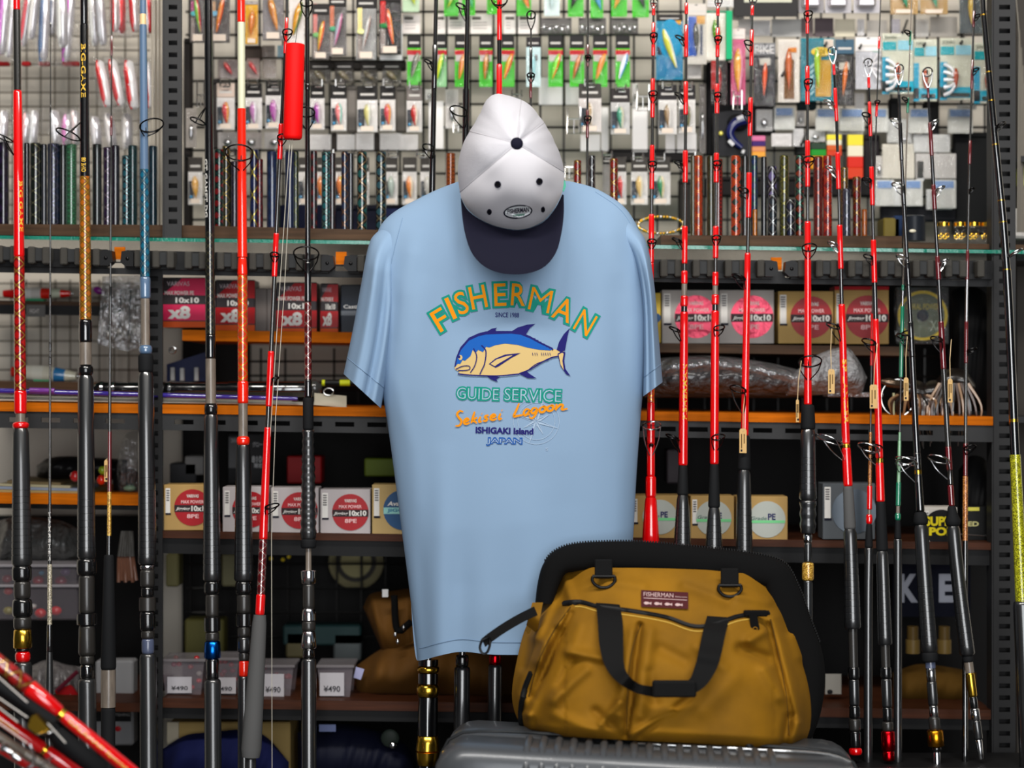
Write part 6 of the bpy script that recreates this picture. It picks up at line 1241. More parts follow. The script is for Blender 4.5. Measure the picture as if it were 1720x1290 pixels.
for i, (x, y, w2) in enumerate(((1314, 120, 'between amber window and teal packs'), (1444, 74, 'over the white squid pack'), (1516, 48, 'over the first aqua pack'), (1552, 70, 'over the second aqua pack'), (1614, 66, 'over the third aqua pack'), (1664, 80, 'over the last aqua pack'), (1386, 70, 'over the teal oval pack'), (1346, 236, 'over the blue label bag'))):
    o = MB().tube([P(x + 8, y - 14, .50), P(x, y + 8, .36), P(x - 1, y + 6, .355)], .0021, 6).build('peg_hook', 'black_steel', smooth=60); tag(o, 'black peg hook slanting out ' + w2, 'peg hook', 'black peg hooks')
# curved silver rack wires by the far upright, pale corner rails
t = thing('wire_stand', 'pale silver wire stand beyond the far upright', 'wire rack', P(1712, 640, .3))
for i in range(6): MB().tube([P(1706 + 3*i, -10 + 30*i, .27 + .02*i), P(1712 + 2.4*i, 60 + 40*i, .27 + .02*i), P(1709 + 3*i, 390, .27 + .02*i)], .0016, 6).build('stand_wire', C('stand_grey', 128, 122, 112, .5), t, smooth=60)
MB().cbox(1712, 280, 1760, 312, .34, .02, 2).build('lime_box', flat(196, 206, 90), t)
MB().cbox(1700, 350, 1760, 400, .36, .05, 4).build('white_bottle', flat(214, 210, 204, .3), t)

# ------------------------------------------------------------------ rod sample tubes on the wooden blocks
_wm = {}
def samp_mat(b, c, l, n=3, pitch=.018, lw=.09):
    k = (b, c, l, n, pitch)
    if k not in _wm:
        _wm[k] = 'smp_%d' % len(_wm); q = lambda v, f: tuple(int(x*f) for x in v); wrap_mat(_wm[k], q(b, .72), q(c, .72), q(l, .85), max(2, n - 1), pitch * 1.15, .07)
    return _wm[k]
def sample(x, w_, yt, b, c, l, label, n=3, pitch=.018, cap=None, Y=None, yb=None, top=None, lw=.09):
    Y = YF + .05 if Y is None else Y; yb = ytop(x) + 3 if yb is None else yb; k = S(Y) * .5
    t = thing('rod_sample', label, 'rod sample', P(x, yb, Y), 'decorated rod sample tubes')
    MB().lathe(P(x, yt, Y), P(x, yb, Y), [(0, w_*k*.8), (.0, w_*k*.98), (.01, w_*k), (.99, w_*k), (1, w_*k*.97)], 18).build('wrapped_tube', samp_mat(b, c, l, n, pitch, lw), t, smooth=50)
    MB().lathe(P(x, yt - .8, Y), P(x, yt + .6, Y), [(0, w_*k*.78), (1, w_*k*.9)], 18).build('tube_rim', 'black_lacquer', t, smooth=40)
    if top: MB().lathe(P(x, yt, Y), P(x, yt + top[0], Y), [(0, w_*k*1.0), (.02, w_*k*1.03), (1, w_*k*1.03)], 18).build('tube_band', gloss(top[1]), t, smooth=50)
    if cap: MB().lathe(P(x, yb - cap[0], Y), P(x, yb, Y), [(0, w_*k*1.03), (1, w_*k*1.03)], 18).build('tube_band', gloss(cap[1]), t, smooth=50)
KB = (12, 14, 20)
for a in ((6, 18, 240, (20, 14, 30), (40, 20, 60), (30, 26, 44), 'dark violet rod sample at the frame edge'), (45, 10, 241, KB, (16, 18, 22), (60, 60, 70), 'slim black rod sample beside the red rod'), (60, 18, 241, (18, 22, 20), (30, 40, 30), (150, 150, 110), 'black green rod sample with pale diamonds'), (74, 10, 243, KB, (20, 24, 34), (60, 66, 84), 'slim black rod sample in the dark row'),
          (90, 20, 242, (14, 24, 40), (20, 40, 70), (110, 110, 150), 'midnight blue rod sample with lilac diamonds'), (106, 12, 244, KB, (14, 30, 20), (40, 60, 50), 'slim greenish black rod sample'), (120, 18, 243, (36, 92, 60), (60, 130, 90), (110, 170, 130), 'solid green rod sample, the brightest of the dark row', 5, .008), (163, 16, 243, (14, 22, 22), (20, 34, 34), (60, 80, 74), 'teal black rod sample just past the gold wrapped rod'),
          (181, 15, 248, (26, 18, 40), (46, 28, 70), (170, 150, 170), 'plum rod sample with lilac chevrons'), (194, 14, 245, (20, 18, 28), (30, 26, 44), (50, 46, 60), 'dim plum rod sample behind the chevron one'), (213, 16, 262, (10, 26, 34), (20, 96, 110), (140, 190, 190), 'shorter teal rod sample with silver zigzag'), (223, 16, 245, (12, 40, 44), (16, 60, 60), (60, 110, 110), 'dark teal rod sample behind the zigzag one'),
          (257, 15, 246, (12, 40, 56), (16, 60, 76), (24, 80, 90), 'petrol blue rod sample past the blue rod')): sample(*a)
for a in ((368, 18, 252, (14, 18, 20), (150, 20, 24), (40, 110, 90), 'black rod sample with red and green motif'), (380, 14, 246, (26, 24, 10), (50, 46, 12), (206, 170, 40), 'slim gold flecked rod sample behind it'), (394, 14, 272, (30, 26, 38), (50, 44, 60), (96, 90, 110), 'grey violet rod sample before the cream rod'), (427, 15, 252, (16, 20, 60), (24, 40, 96), (230, 206, 40), 'navy rod sample with yellow crosses', 2, .034), (436, 12, 268, (90, 10, 16), (130, 14, 20), (40, 20, 30), 'slim red rod sample behind the yellow crosses'),
          (457, 18, 255, (24, 44, 84), (30, 56, 100), (36, 60, 104), 'plain navy rod sample before the leaning rod'), (466, 10, 256, (14, 24, 30), (20, 50, 40), (80, 110, 60), 'slim green flecked rod sample behind the navy one'), (487, 17, 255, (22, 36, 74), (26, 44, 86), (40, 56, 100), 'plain navy rod sample beyond the leaning rod'), (497, 10, 255, (14, 24, 30), (30, 60, 30), (150, 160, 50), 'slim lime zigzag rod sample'), (527, 12, 254, (14, 14, 18), (120, 16, 24), (60, 60, 66), 'slim black rod sample with red dots'),
          (548, 16, 256, (12, 40, 44), (20, 110, 116), (120, 176, 160), 'teal diamond rod sample'), (558, 12, 258, (24, 20, 24), (60, 24, 30), (70, 60, 60), 'dim brown rod sample behind the teal one'), (579, 12, 256, (12, 16, 34), (24, 50, 90), (190, 130, 80), 'navy rod sample with copper and teal crosses'), (589, 10, 258, (10, 12, 18), (24, 26, 40), (40, 40, 50), 'slim black rod sample behind the copper crosses'), (608, 17, 256, (20, 24, 22), (24, 100, 96), (206, 170, 120), 'black rod sample with teal and gold feather pattern', 2, .022),
          (640, 18, 256, (12, 20, 24), (40, 90, 100), (160, 150, 110), 'black rod sample with orange dots beside the shoulder', 3, .02)): sample(*a)
for a in ((757, 16, 258, (150, 60, 14), (190, 90, 24), (214, 130, 50), 'copper rod sample between shirt shoulder and cap', 4, .006), (970, 13, 270, (110, 14, 8), (160, 20, 10), (226, 190, 60), 'red gold rod sample just past the cap'), (994, 12, 262, (14, 14, 16), (30, 30, 34), (200, 200, 200), 'slim black rod sample with white fleck past the cap'), (1031, 14, 267, (120, 20, 6), (160, 30, 8), (226, 190, 70), 'red rod sample with gold net above the collar')): sample(*a, yb=400)
for a in ((1164, 8, 262, (60, 50, 10), (80, 70, 14), (90, 80, 20), 'slim olive rod sample before the orange scale one'), (1173, 15, 262, (206, 50, 10), (160, 60, 20), (240, 150, 60), 'orange scale rod sample'), (1194, 14, 262, (40, 40, 14), (60, 60, 20), (90, 80, 30), 'olive rod sample beside the plain red rod'), (1206, 16, 268, (110, 10, 8), (150, 16, 10), (90, 8, 8), 'deep red rod sample behind the plain red rod', 5, .006), (1236, 17, 262, (216, 60, 14), (40, 56, 44), (240, 120, 40), 'orange rod sample with dark green ovals', 2, .02),
          (1251, 12, 262, (14, 14, 12), (20, 20, 16), (30, 30, 26), 'slim black rod sample beside the orange oval one'), (1267, 12, 262, (14, 40, 60), (20, 50, 110), (70, 130, 100), 'blue green rod sample behind the tagged red rod'), (1283, 10, 264, KB, (20, 20, 20), (30, 30, 30), 'slim black rod sample behind the tagged rod'), (1297, 16, 280, (16, 16, 20), (110, 96, 150), (200, 196, 200), 'violet lozenge rod sample', 2, .03), (1317, 16, 262, (44, 44, 10), (90, 90, 20), (190, 180, 60), 'olive gold diamond rod sample'),
          (1343, 16, 262, (20, 20, 24), (150, 50, 20), (80, 160, 120), 'black rod sample with orange and green motif'), (1374, 16, 264, (90, 10, 10), (120, 14, 12), (206, 80, 40), 'deep red rod sample beside the wide guide rod'), (1390, 15, 262, (190, 26, 16), (130, 14, 12), (226, 110, 40), 'bright red rod sample with orange loops'), (1418, 13, 282, (80, 50, 8), (120, 80, 14), (226, 190, 80), 'short gold sparkle rod sample'), (1439, 14, 298, (110, 16, 8), (140, 24, 10), (214, 170, 60), 'short red gold rod sample beyond the leaning rod')): sample(*a)
sample(1298, 15, 328, (14, 16, 18), (30, 50, 60), (200, 206, 206), 'short black rod sample with silver loops in front', 2, .02, Y=YF + .03); sample(1328, 15, 336, (14, 14, 16), (30, 40, 70), (206, 206, 200), 'shortest black rod sample with rainbow loops', 2, .02, Y=YF + .03); sample(1422, 14, 318, (40, 44, 60), (60, 64, 84), (150, 150, 170), 'grey violet rod sample with silver seam', 3, .02, Y=YF + .03)
sample(1452, 9, 352, (196, 96, 14), (206, 110, 20), (206, 110, 20), 'short plain orange rod sample, the shortest', 3, .02); sample(1268, 8, 352, (196, 110, 10), (206, 120, 14), (206, 120, 14), 'short plain amber tube under the tagged red rod', Y=YF + .03)
# small jars of gold rings at the far end, rope coil behind
for i, x in enumerate((1585, 1612, 1636, 1658)):
    t = thing('bead_jar', 'small clear jar of gold rings, %s' % ('behind the wine rod', 'second from the wine rod', 'third from the wine rod', 'beside the slotted upright')[i], 'jar', P(x, 402, .28), 'jars of gold rings')
    MB().lathe(P(x, 378, .28), P(x, 405, .28), [(0, .008), (.1, .0105), (1, .0105)], 14).build('jar_body', 'clear_plastic', t, smooth=50)
    for k in range(4): MB().tube([P(x - 6 + 4*k + 3.2*math.cos(a), 398 - 3*(k % 2) + 3.2*math.sin(a), .277) for a in [q*math.pi/4 for q in range(8)]], .0011, 5, closed=True).build('gold_ring', 'gold', t, smooth=60)
    MB().lathe(P(x, 373, .28), P(x, 380, .28), [(0, .009), (.1, .011), (1, .011)], 14).build('jar_lid', 'gold', t, smooth=50)
t = thing('chain_coil', 'coil of gold and silver chain behind the collar and first red rod', 'chain', P(1110, 398, .36))
for k in range(44):
    a = k / 44 * 2 * math.pi; c = P(1110 + 38*math.cos(a), 378 + 14*math.sin(a), .36); MB().ball(c, .0028, .0028, .0034, 7, 5).build('chain_link', 'gold' if k % 3 else 'chrome', t, smooth=60)
t = thing('bait_tin', 'dark round tin behind the leaning rods on the glass shelf', 'tin', P(1535, 404, .3)); MB().lathe(P(1535, 362, .3), P(1535, 405, .3), [(0, .016), (.05, .020), (1, .020)], 18).build('tin_body', flat(30, 34, 40, .3), t, smooth=50); MB().ball(P(1533, 388, .279), .006, .002, .003).build('tin_label', gloss((220, 214, 190)), t, smooth=60)
for i, (x0, x1, y0, c, lab_) in enumerate(((1484, 1512, 366, (110, 96, 40), 'small olive tackle tub by the second leaning rod'), (1502, 1530, 362, (30, 50, 84), 'dark blue tackle tub on the glass shelf'), (640, 700, 350, (20, 30, 70), 'dark blue box behind the shirt shoulder'), (470, 560, 344, (20, 26, 60), 'dark blue box behind the navy samples'))):
    o = MB().cbox(x0, y0, x1, 404, .34, .06, 2).build('tackle_tub', CL(c), None); tag(o, lab_, 'tub', 'tubs on the glass shelf')
# ------------------------------------------------------------------ goods on the shelves
def disc(cx, cy, r, Y, th, mt, name, parent, n=30, flatten=1.0):
    return MB().prism([(cx + r*math.cos(2*math.pi*i/n), cy + r*flatten*math.sin(2*math.pi*i/n)) for i in range(n)], Y, th).build(name, mt, parent)
C('foil_red', 164, 8, 22, .45, spec=.3); C('foil_pink', 220, 70, 98, .4, metal=.45, bump=(18, .6, .02)); C('foil_blue', 10, 70, 118, .45, spec=.3); C('foil_grey', 70, 80, 90, .3, metal=.3)
W_ = 'white_card'
def line_box(x0, y0, x1, y1, card, dm, label, Y=.215, style='jig', r=None, dep=.05, top=None, cxo=0):
    t = thing('line_box', label, 'fishing line box', P((x0+x1)/2, y1, Y + dep/2), 'boxes of fishing line')
    MB().cbox(x0, y0, x1, y1, Y, dep, 1).build('carton', CL(card, .6), t)
    cx, cy = lerp(x0, x1, .60) + cxo, lerp(y0, y1, .50); r = r or (y1 - y0) * .40
    d = disc(cx, cy, r, Y - .0012, .0012, dm, 'round_label', t)
    f = lambda x, y: P(x, y, Y - .0022)
    if style == 'jig':
        hw = math.sqrt(max(1, r*r - (r*.2)**2)); MB().box(cx - hw, cy - r*.14, cx + hw, cy + r*.24, Y - .0018, .0006).build('label_band', flat(48, 36, 38), d)
        text_box('VARIVAS', cx - r*.32, cy - r*.72, cx + r*.34, cy - r*.54, f, .02).build('lettering', W_, d, fix=False); text_box('MAX POWER', cx - r*.62, cy - r*.40, cx + r*.62, cy - r*.22, f, .02).build('lettering', flat(240, 190, 190), d, fix=False)
        text_box('Jigging', cx - r*.92, cy - r*.02, cx - r*.12, cy + r*.18, f, .02, .3).build('lettering', W_, d, fix=False); text_box('10x10', cx - r*.06, cy - r*.10, cx + r*.88, cy + r*.20, f, .04).build('lettering', W_, d, fix=False)
        text_box('8PE', cx - r*.3, cy + r*.36, cx + r*.35, cy + r*.58, f, .02).build('lettering', flat(240, 190, 190), d, fix=False)
    elif style == 'pe':
        MB().box(cx - r*.97, cy + r*.05, cx + r*.97, cy + r*.2, Y - .0018, .0006).build('label_band', flat(120, 206, 140), d)
        text_box('Grade', cx - r*.9, cy - r*.16, cx - r*.02, cy + r*.03, f, .01, .2).build('lettering', flat(90, 120, 110), d, fix=False); text_box('PE', cx + r*.04, cy - r*.32, cx + r*.46, cy + r*.03, f, .03).build('lettering', flat(40, 40, 90), d, fix=False)
    elif style == 'blue':
        MB().box(cx - r*.98, cy - r*.12, cx + r*.98, cy + r*.2, Y - .0018, .0006).build('label_band', flat(150, 206, 200), d)
        text_box('Avani', cx - r*.8, cy - r*.42, cx + r*.1, cy - r*.2, f, .03, .2).build('lettering', W_, d, fix=False); text_box('JIGGING', cx - r*.8, cy - r*.06, cx + r*.7, cy + r*.14, f, .03).build('lettering', flat(40, 110, 150), d, fix=False)
    elif style == 'super':
        text_box('SUPER', cx - r*.95, cy - r*.62, cx + r*.95, cy - r*.08, f, .05).build('lettering', flat(226, 206, 30), d, fix=False); text_box('POP', cx - r*.7, cy - r*.02, cx + r*.7, cy + r*.46, f, .05).build('lettering', flat(226, 206, 30), d, fix=False)
    s = MB().box(x0 + 3, y0 + 6, x0 + (x1-x0)*.15, y0 + 6 + (y1-y0)*.58, Y - .0006, .0006).build('barcode_sticker', W_, t)
    for k in range(5): MB().box(x0 + 4.5, y0 + 9 + 4*k, x0 + (x1-x0)*.13, y0 + 11.2 + 4*k, Y - .0012, .0005).build('bar', flat(110, 106, 106), s)
    MB().box(x0 + 3, y0 + (y1-y0)*.62, x0 + (x1-x0)*.17, y0 + (y1-y0)*.66, Y - .0012, .0006).build('price_mark', 'ink_dark', s)
    if top: MB().box(x0, y0 - 6, x1, y0, Y, dep).build('lid_edge', CL(top), t)
    return t
TN = (176, 142, 86); WH = (182, 174, 174)
line_box(275, 814, 347, 891, TN, 'foil_red', 'tan line box with dark red disc beside the slotted upright, lower shelf', cxo=5)
line_box(374, 818, 451, 894, WH, 'foil_red', 'white line box with red disc, first of the white trio'); line_box(455, 819, 535, 896, WH, 'foil_red', 'white line box with red disc, middle of the white trio'); line_box(538, 822, 622, 899, WH, 'foil_red', 'white line box with red disc, fully visible, next to the blue disc')
line_box(625, 814, 706, 899, (184, 156, 104), 'foil_blue', 'tan line box with blue disc half behind the shirt', style='blue', cxo=4)
line_box(1058, 832, 1142, 905, TN, flat(178, 182, 174), 'tan line box with pale disc nearest the shirt', style='pe'); line_box(1160, 833, 1233, 908, TN, flat(178, 182, 174), 'tan line box with pale disc between two red rods', style='pe', cxo=-5); line_box(1237, 834, 1323, 911, TN, flat(178, 182, 174), 'tan line box with pale disc, most visible of the three', style='pe', cxo=0)
line_box(1112, 487, 1207, 577, (176, 170, 164), 'foil_pink', 'white line box with shiny pink disc behind the lettered rod', Y=.31); line_box(1208, 487, 1300, 577, (176, 170, 164), 'foil_pink', 'white line box with shiny pink disc behind the tagged rod', Y=.31)
line_box(1307, 489, 1400, 577, (180, 148, 88), 'foil_red', 'tan line box with crimson disc behind the wide guide rod', Y=.31); line_box(1402, 487, 1493, 578, (180, 146, 88), 'foil_red', 'tan line box with crimson disc and red lid edge', Y=.31, top=(176, 12, 24))
line_box(1382, 812, 1470, 906, (84, 88, 92), 'foil_grey', 'dim grey clear line case behind the grey grip rod', style='none'); line_box(1552, 852, 1608, 920, (206, 200, 190), 'black_card', 'white line box with black disc and yellow lettering', style='super', r=30, cxo=-4)
line_box(1090, 492, 1110, 576, (206, 176, 70), 'foil_blue', 'sliver of a yellow line box at the sleeve', Y=.31, style='none', r=8)
# spool in clear case
t = thing('line_spool', 'clear case with gold rimmed line spool behind the leaning black rod', 'line spool', P(1550, 578, .33), 'boxes of fishing line')
MB().cbox(1506, 482, 1594, 578, .35, .003, 2).build('backing_card', flat(60, 62, 62), t)
for r, c, yy in ((42, (214, 186, 60), .346), (37, (96, 102, 84), .344), (10, (30, 36, 46), .342)): disc(1550, 530, r, yy, .003, CL(c, .35), 'spool_ring', t)
text_box('CORAL POWER', 1522, 510, 1578, 520, lambda x, y: P(x, y, .3415)).build('lettering', flat(196, 180, 90), t, fix=False); text_box('X8', 1562, 538, 1582, 556, lambda x, y: P(x, y, .3415)).build('lettering', flat(150, 160, 140), t, fix=False)
MB().cbox(1506, 482, 1594, 578, .325, .024, 4).build('clear_case', 'clear_plastic', t)
# red and pink cases in the middle bay
def case(x0, y0, x1, y1, label, pink, Y=.31):
    t = thing('line_case', label, 'fishing line case', P((x0+x1)/2, y1, Y + .03), 'red line cases'); w_ = x1-x0; h = y1-y0; f = lambda x, y: P(x, y, Y - .0018)
    MB().cbox(x0, y0, x1, y1, Y, .06, 1.5).build('case_body', flat(54, 48, 50, .3), t)
    pc = (214, 40, 86) if pink else (176, 20, 26)
    MB().add([P(x, y, Y - .0008) for x, y in ((x0, y0 + h*.34), (x0 + w_*.45, y0 + h*.02), (x1, y0 + h*.02), (x1, y0 + h*.36))], [[0, 1, 2, 3]]).build('colour_flash', CL(pc, .35), t)
    MB().box(x0, y0 + h*.54, x1, y0 + h*.86, Y - .0008, .0006).build('colour_block', CL(pc, .35), t); MB().box(x0, y0 + h*.88, x1, y1, Y - .0008, .0006).build('orange_foot', flat(206, 80, 20), t)
    text_box('VARIVAS', x0 + w_*.1, y0 + h*.08, x0 + w_*.62, y0 + h*.17, f).build('lettering', flat(206, 190, 196), t, fix=False); text_box('MAX POWER PE', x0 + w_*.05, y0 + h*.27, x0 + w_*.72, y0 + h*.35, f, .02).build('lettering', W_, t, fix=False)
    text_box('10x10', x0 + w_*.3, y0 + h*.40, x0 + w_*.84, y0 + h*.51, f, .03).build('lettering', W_, t, fix=False); text_box('x8', x0 + w_*.12, y0 + h*.57, x0 + w_*.64, y0 + h*.83, f, .05).build('lettering', W_, t, fix=False)
case(273, 466, 346, 550, 'pink and black line case beside the slotted upright', 1); case(362, 470, 428, 556, 'red and grey line case behind the orange scale rod', 0); case(464, 474, 532, 562, 'red and black line case behind the fishing lines', 0); case(538, 476, 568, 562, 'narrow dark red line case end', 0)
t = thing('line_case', 'navy line case at the sleeve edge', 'fishing line case', P(590, 562, .34), 'red line cases'); MB().cbox(572, 478, 640, 562, .31, .05, 1.5).build('case_body', flat(26, 34, 48, .35), t); text_box('Casting', 577, 512, 612, 520, lambda x, y: P(x, y, .308), .02).build('lettering', flat(206, 206, 206), t, fix=False); MB().box(573, 522, 640, 530, .309, .0006).build('grey_band', flat(110, 116, 124), t)
for x0, x1, lab_ in ((428, 448, 'clear grey case end between the red cases'), (448, 463, 'smoky clear case end before the red and black case')):
    o = MB().cbox(x0, 484, x1, 558, .32, .05, 1.5).build('line_case', flat(104, 96, 92, .3)); tag(o, lab_, 'fishing line case', 'red line cases')
# plugs on the small shelf
def plug(x0, x1, yc, r, cols, label, Y=.42, stand=(60, 170, 120), tilt=0):
    t = thing('lure', label, 'lure', P((x0+x1)/2, yc + r, Y), 'big plugs on small stands'); k = S(Y); n = len(cols)
    for i, c in enumerate(cols):
        a, b = i/n, (i+1)/n; q = lambda s: r*k*(.35 + .65*math.sin(math.pi*min(1, max(0, .12 + .82*s))))
        MB().lathe(P(lerp(x0, x1, a), yc + tilt*a, Y), P(lerp(x0, x1, b), yc + tilt*b, Y), [(0, q(a)), (.5, q((a+b)/2)), (1, q(b))], 14).build('plug_section', gloss(c), t, smooth=50)
    MB().ball(P(x1 + 3, yc + tilt, Y), .003, .003, .004).build('tow_eye', 'chrome', t, smooth=60)
    MB().wbox(P(lerp(x0, x1, .35), 0, Y).x, Y - .01, P(0, yc + r + 7, Y).z, P(lerp(x0, x1, .62), 0, Y).x, Y + .01, P(0, yc + r - 1, Y).z, .001).build('stand', CL(stand), t)
plug(6, 118, 493, 10, ((226, 20, 20), (226, 20, 20), (232, 226, 222), (214, 206, 200), (230, 40, 24), (210, 214, 190), (236, 30, 24)), 'fat red and white plug lure on the small shelf behind the red rod')
plug(20, 128, 624, 14, ((206, 40, 30), (226, 222, 206), (232, 228, 214), (226, 220, 200), (50, 130, 190), (232, 226, 200)), 'white plug lure with red head and blue band on the lower small shelf', tilt=8)
t = thing('lure', 'purple plug lure end beside the gold wrapped rod', 'lure', P(170, 495, .42), 'big plugs on small stands'); spindle(MB(), P(156, 484, .42), P(178, 493, .42), .007).build('plug_section', gloss((150, 40, 150)), t, smooth=60)
t = thing('shelf_label', 'grey shelf label under the fat red plug', 'label', P(60, 536, .37)); MB().box(44, 512, 76, 532, .372, .001).build('label_card', flat(96, 94, 92), t); text_box('FIGHT', 50, 519, 66, 526, lambda x, y: P(x, y, .371)).build('lettering', flat(196, 190, 186), t, fix=False)
# clear bag of metal jigs
t = thing('jig_bag', 'clear bag of long dark sinkers behind the thin tagged rod', 'lure packet', P(200, 590, .36))
for i in range(7):
    x = 172 + i*9; y1 = 566 + 5*(i % 3); MB().lathe(P(x + 6 - i*.6, 486, .37), P(x, y1, .36), [(0, .0015), (.75, .0028), (.8, .0036), (1, .0026)], 8).build('sinker', 'dark_seat' if i % 2 else 'grey_carbon', t, smooth=60); MB().ball(P(x, y1 - 8, .358), .0035, .0035, .008).build('sinker_tip', C('sink_silver', 150, 142, 130, .3, metal=.8), t, smooth=60)
MB().prism([(172, 464), (234, 462), (236, 580), (214, 590), (164, 578)], .345, .03).build('clear_bag', 'hazy_plastic', t)
# long dark tube, blue rod and papers on the board
t = thing('rod_case', 'long glossy black rod tube lying on the orange board', 'rod tube', P(350, 690, .27))
MB().lathe(P(158, 654, .26), P(520, 654, .26), [(0, .008), (.02, .0125), (.08, .0125), (.082, .0138), (.10, .0138), (.102, .0125), (.30, .0125), (.302, .0140), (.33, .0140), (.332, .0128), (.62, .0128), (.63, .0142), (.98, .0142), (1, .012)], 20).build('tube_body', 'black_lacquer', t, smooth=40)
MB().ball(P(528, 652, .26), .014, .014, .015, 14, 10).build('end_dome', C('smoke_dome', 60, 60, 58, .2, coat=.6), t, smooth=60)
for x in (170, 190, 262, 284): MB().lathe(P(x, 654, .26), P(x + 4, 654, .26), [(0, .0142), (1, .0142)], 18).build('metal_ring', 'chrome', t, smooth=40)
t = thing('rod_blank', 'thin purple and blue rod lying along the board edge', 'fishing rod', P(250, 672, .22)); MB().lathe(P(-20, 656, .215), P(500, 670, .215), [(0, .0048), (1, .0036)], 12).build('blank', C('violet_blank', 54, 40, 140, .2, coat=1, coat_ior=1.8), t, smooth=60); MB().lathe(P(50, 655.5, .212), P(92, 656.5, .212), [(0, .0046), (1, .0046)], 12).build('thread_wrap', gloss((120, 60, 150)), t, smooth=60)
t = thing('poster_roll', 'flat stack of pale printed sheets under the lying rods', 'paper', P(250, 680, .24)); 
for k in range(3): MB().quad_box([P(-30, 672 - 3*k, .222 + .006*k), P(570 - 40*k, 681 - 3*k, .222 + .006*k), P(570 - 40*k, 679 - 3*k, .222 + .006*k), P(-30, 670 - 3*k, .222 + .006*k)], .10).build('sheet', flat(176 - 20*k, 172 - 20*k, 160 - 20*k, .7), t)
t = thing('glove_packet', 'small beige packet with a ring lying at the end of the board', 'packet', P(555, 684, .23)); MB().grid(lambda u, v: P(lerp(528, 582, u), lerp(660, 680, v) + 5*u, .215 + .02*(1-v) - .008*math.sin(u*3.1)*math.sin(v*3.1)), 12, 8).build('packet_body', flat(186, 178, 158, .6), t, smooth=180); MB().tube([P(552 + 8*math.cos(a), 658 + 6*math.sin(a), .225) for a in [i*math.pi/8 for i in range(16)]], .0012, 6, closed=True).build('wire_ring', 'hook_steel', t, smooth=60)
t = thing('marker_light', 'black and lime tube light lying behind the sleeve', 'marker light', P(570, 652, .3)); 
for x0, x1, c in ((541, 546, (206, 214, 30)), (546, 571, (18, 18, 18)), (571, 588, (206, 214, 30)), (588, 612, (18, 18, 18))): MB().lathe(P(x0, 643, .3), P(x1, 643, .3), [(0, .0055), (1, .0055)], 14).build('light_section', CL(c, .4), t, smooth=40)
# dark goods under the inner shelf
t = thing('tackle_box', 'dark blue tackle box with white fittings under the pink case', 'box', P(315, 640, .4)); MB().prism([(280, 612), (350, 590), (350, 640), (280, 642)], .38, .06).build('box_body', flat(22, 28, 60, .5), t)
for x in (286, 302, 326): MB().cbox(x, 616 + (x % 5), x + 7, 640, .37, .01, 1).build('white_fitting', flat(150, 150, 150), t)
t = thing('washer', 'small steel ring on the dark post', 'ring', P(290, 588, .33)); MB().tube([P(290 + 5*math.cos(a), 588 + 5*math.sin(a), .33) for a in [i*math.pi/8 for i in range(16)]], .0022, 6, closed=True).build('ring_body', 'hook_steel', t, smooth=60)
for i, (x, y, c) in enumerate(((262, 475, (230, 222, 214)), (262, 537, (230, 222, 222)), (265, 624, (226, 196, 40)))):
    o = MB().ball(P(x, y, .30), .0045, .003, .004 if i != 1 else .0022, 10, 7).build('bolt', gloss(c) if i == 2 else 'chrome', smooth=60); tag(o, ('pale round bolt high on the dark post', 'flat bright bolt on the dark post', 'yellow bulb on the dark post above the tube')[i], 'bolt', 'bolts on the dark post')
# plastic wrapped bundles, right bay
def lump(name, outline_t, outline_b, Yc, dep, mt, parent, seed, amp=.006, nu=44, nv=16):
    rnd = random.Random(seed); wv = [(rnd.uniform(4, 16), rnd.uniform(3, 9), rnd.uniform(0, 6), rnd.uniform(.3, 1)) for _ in range(9)]
    T_, B_ = curve_pts(outline_t, 60), curve_pts(outline_b, 60)
    def f(u, v):
        t_, b_ = at(T_, u), at(B_, u); x, y = lerp(t_[0], b_[0], v), lerp(t_[1], b_[1], v); e = math.sin(math.pi * min(1, max(0, v))) ** .6 * min(1, 6*u, 6*(1-u)) ** .5
        n_ = sum(c*math.sin(a*u*3 + b*v + p + 2*math.sin(b*u*2)) for a, b, p, c in wv) / 4
        return P(x, y, Yc - dep*e - amp*n_*e)
    return MB().grid(f, nu, nv).build(name, mt, parent, smooth=180, fix=False)
C('crinkle', 150, 150, 152, .25, coat=.5, bump=(70, 1.0, .02)); C('crinkle_dark', 74, 74, 76, .2, coat=.8, bump=(60, 1.0, .025))
t = thing('wrapped_bundle', 'long bundle wrapped in crinkled clear plastic on the right board', 'plastic bundle', P(1240, 668, .3))
lump('bundle_core', [(1080, 612), (1180, 600), (1260, 606), (1330, 622), (1370, 640)], [(1080, 668), (1180, 668), (1260, 668), (1330, 668), (1370, 664)], .33, .06, 'crinkle_dark', t, 3)
lump('plastic_wrap', [(1080, 604), (1180, 597), (1260, 604), (1330, 618), (1376, 632)], [(1080, 640), (1180, 630), (1260, 634), (1330, 650), (1376, 660)], .29, .045, 'hazy_plastic', t, 5, .01)
t = thing('crumpled_bag', 'crumpled translucent grey plastic bag behind the kraft tag', 'plastic bag', P(1400, 668, .29)); lump('bag_film', [(1320, 640), (1360, 604), (1398, 586), (1424, 584), (1442, 606), (1456, 634)], [(1320, 664), (1360, 664), (1398, 662), (1424, 664), (1442, 664), (1450, 656)], .30, .05, 'crinkle', t, 9, .012); MB().cbox(1390, 659, 1484, 667, .29, .05, 1).build('clear_tray', 'hazy_plastic', t)
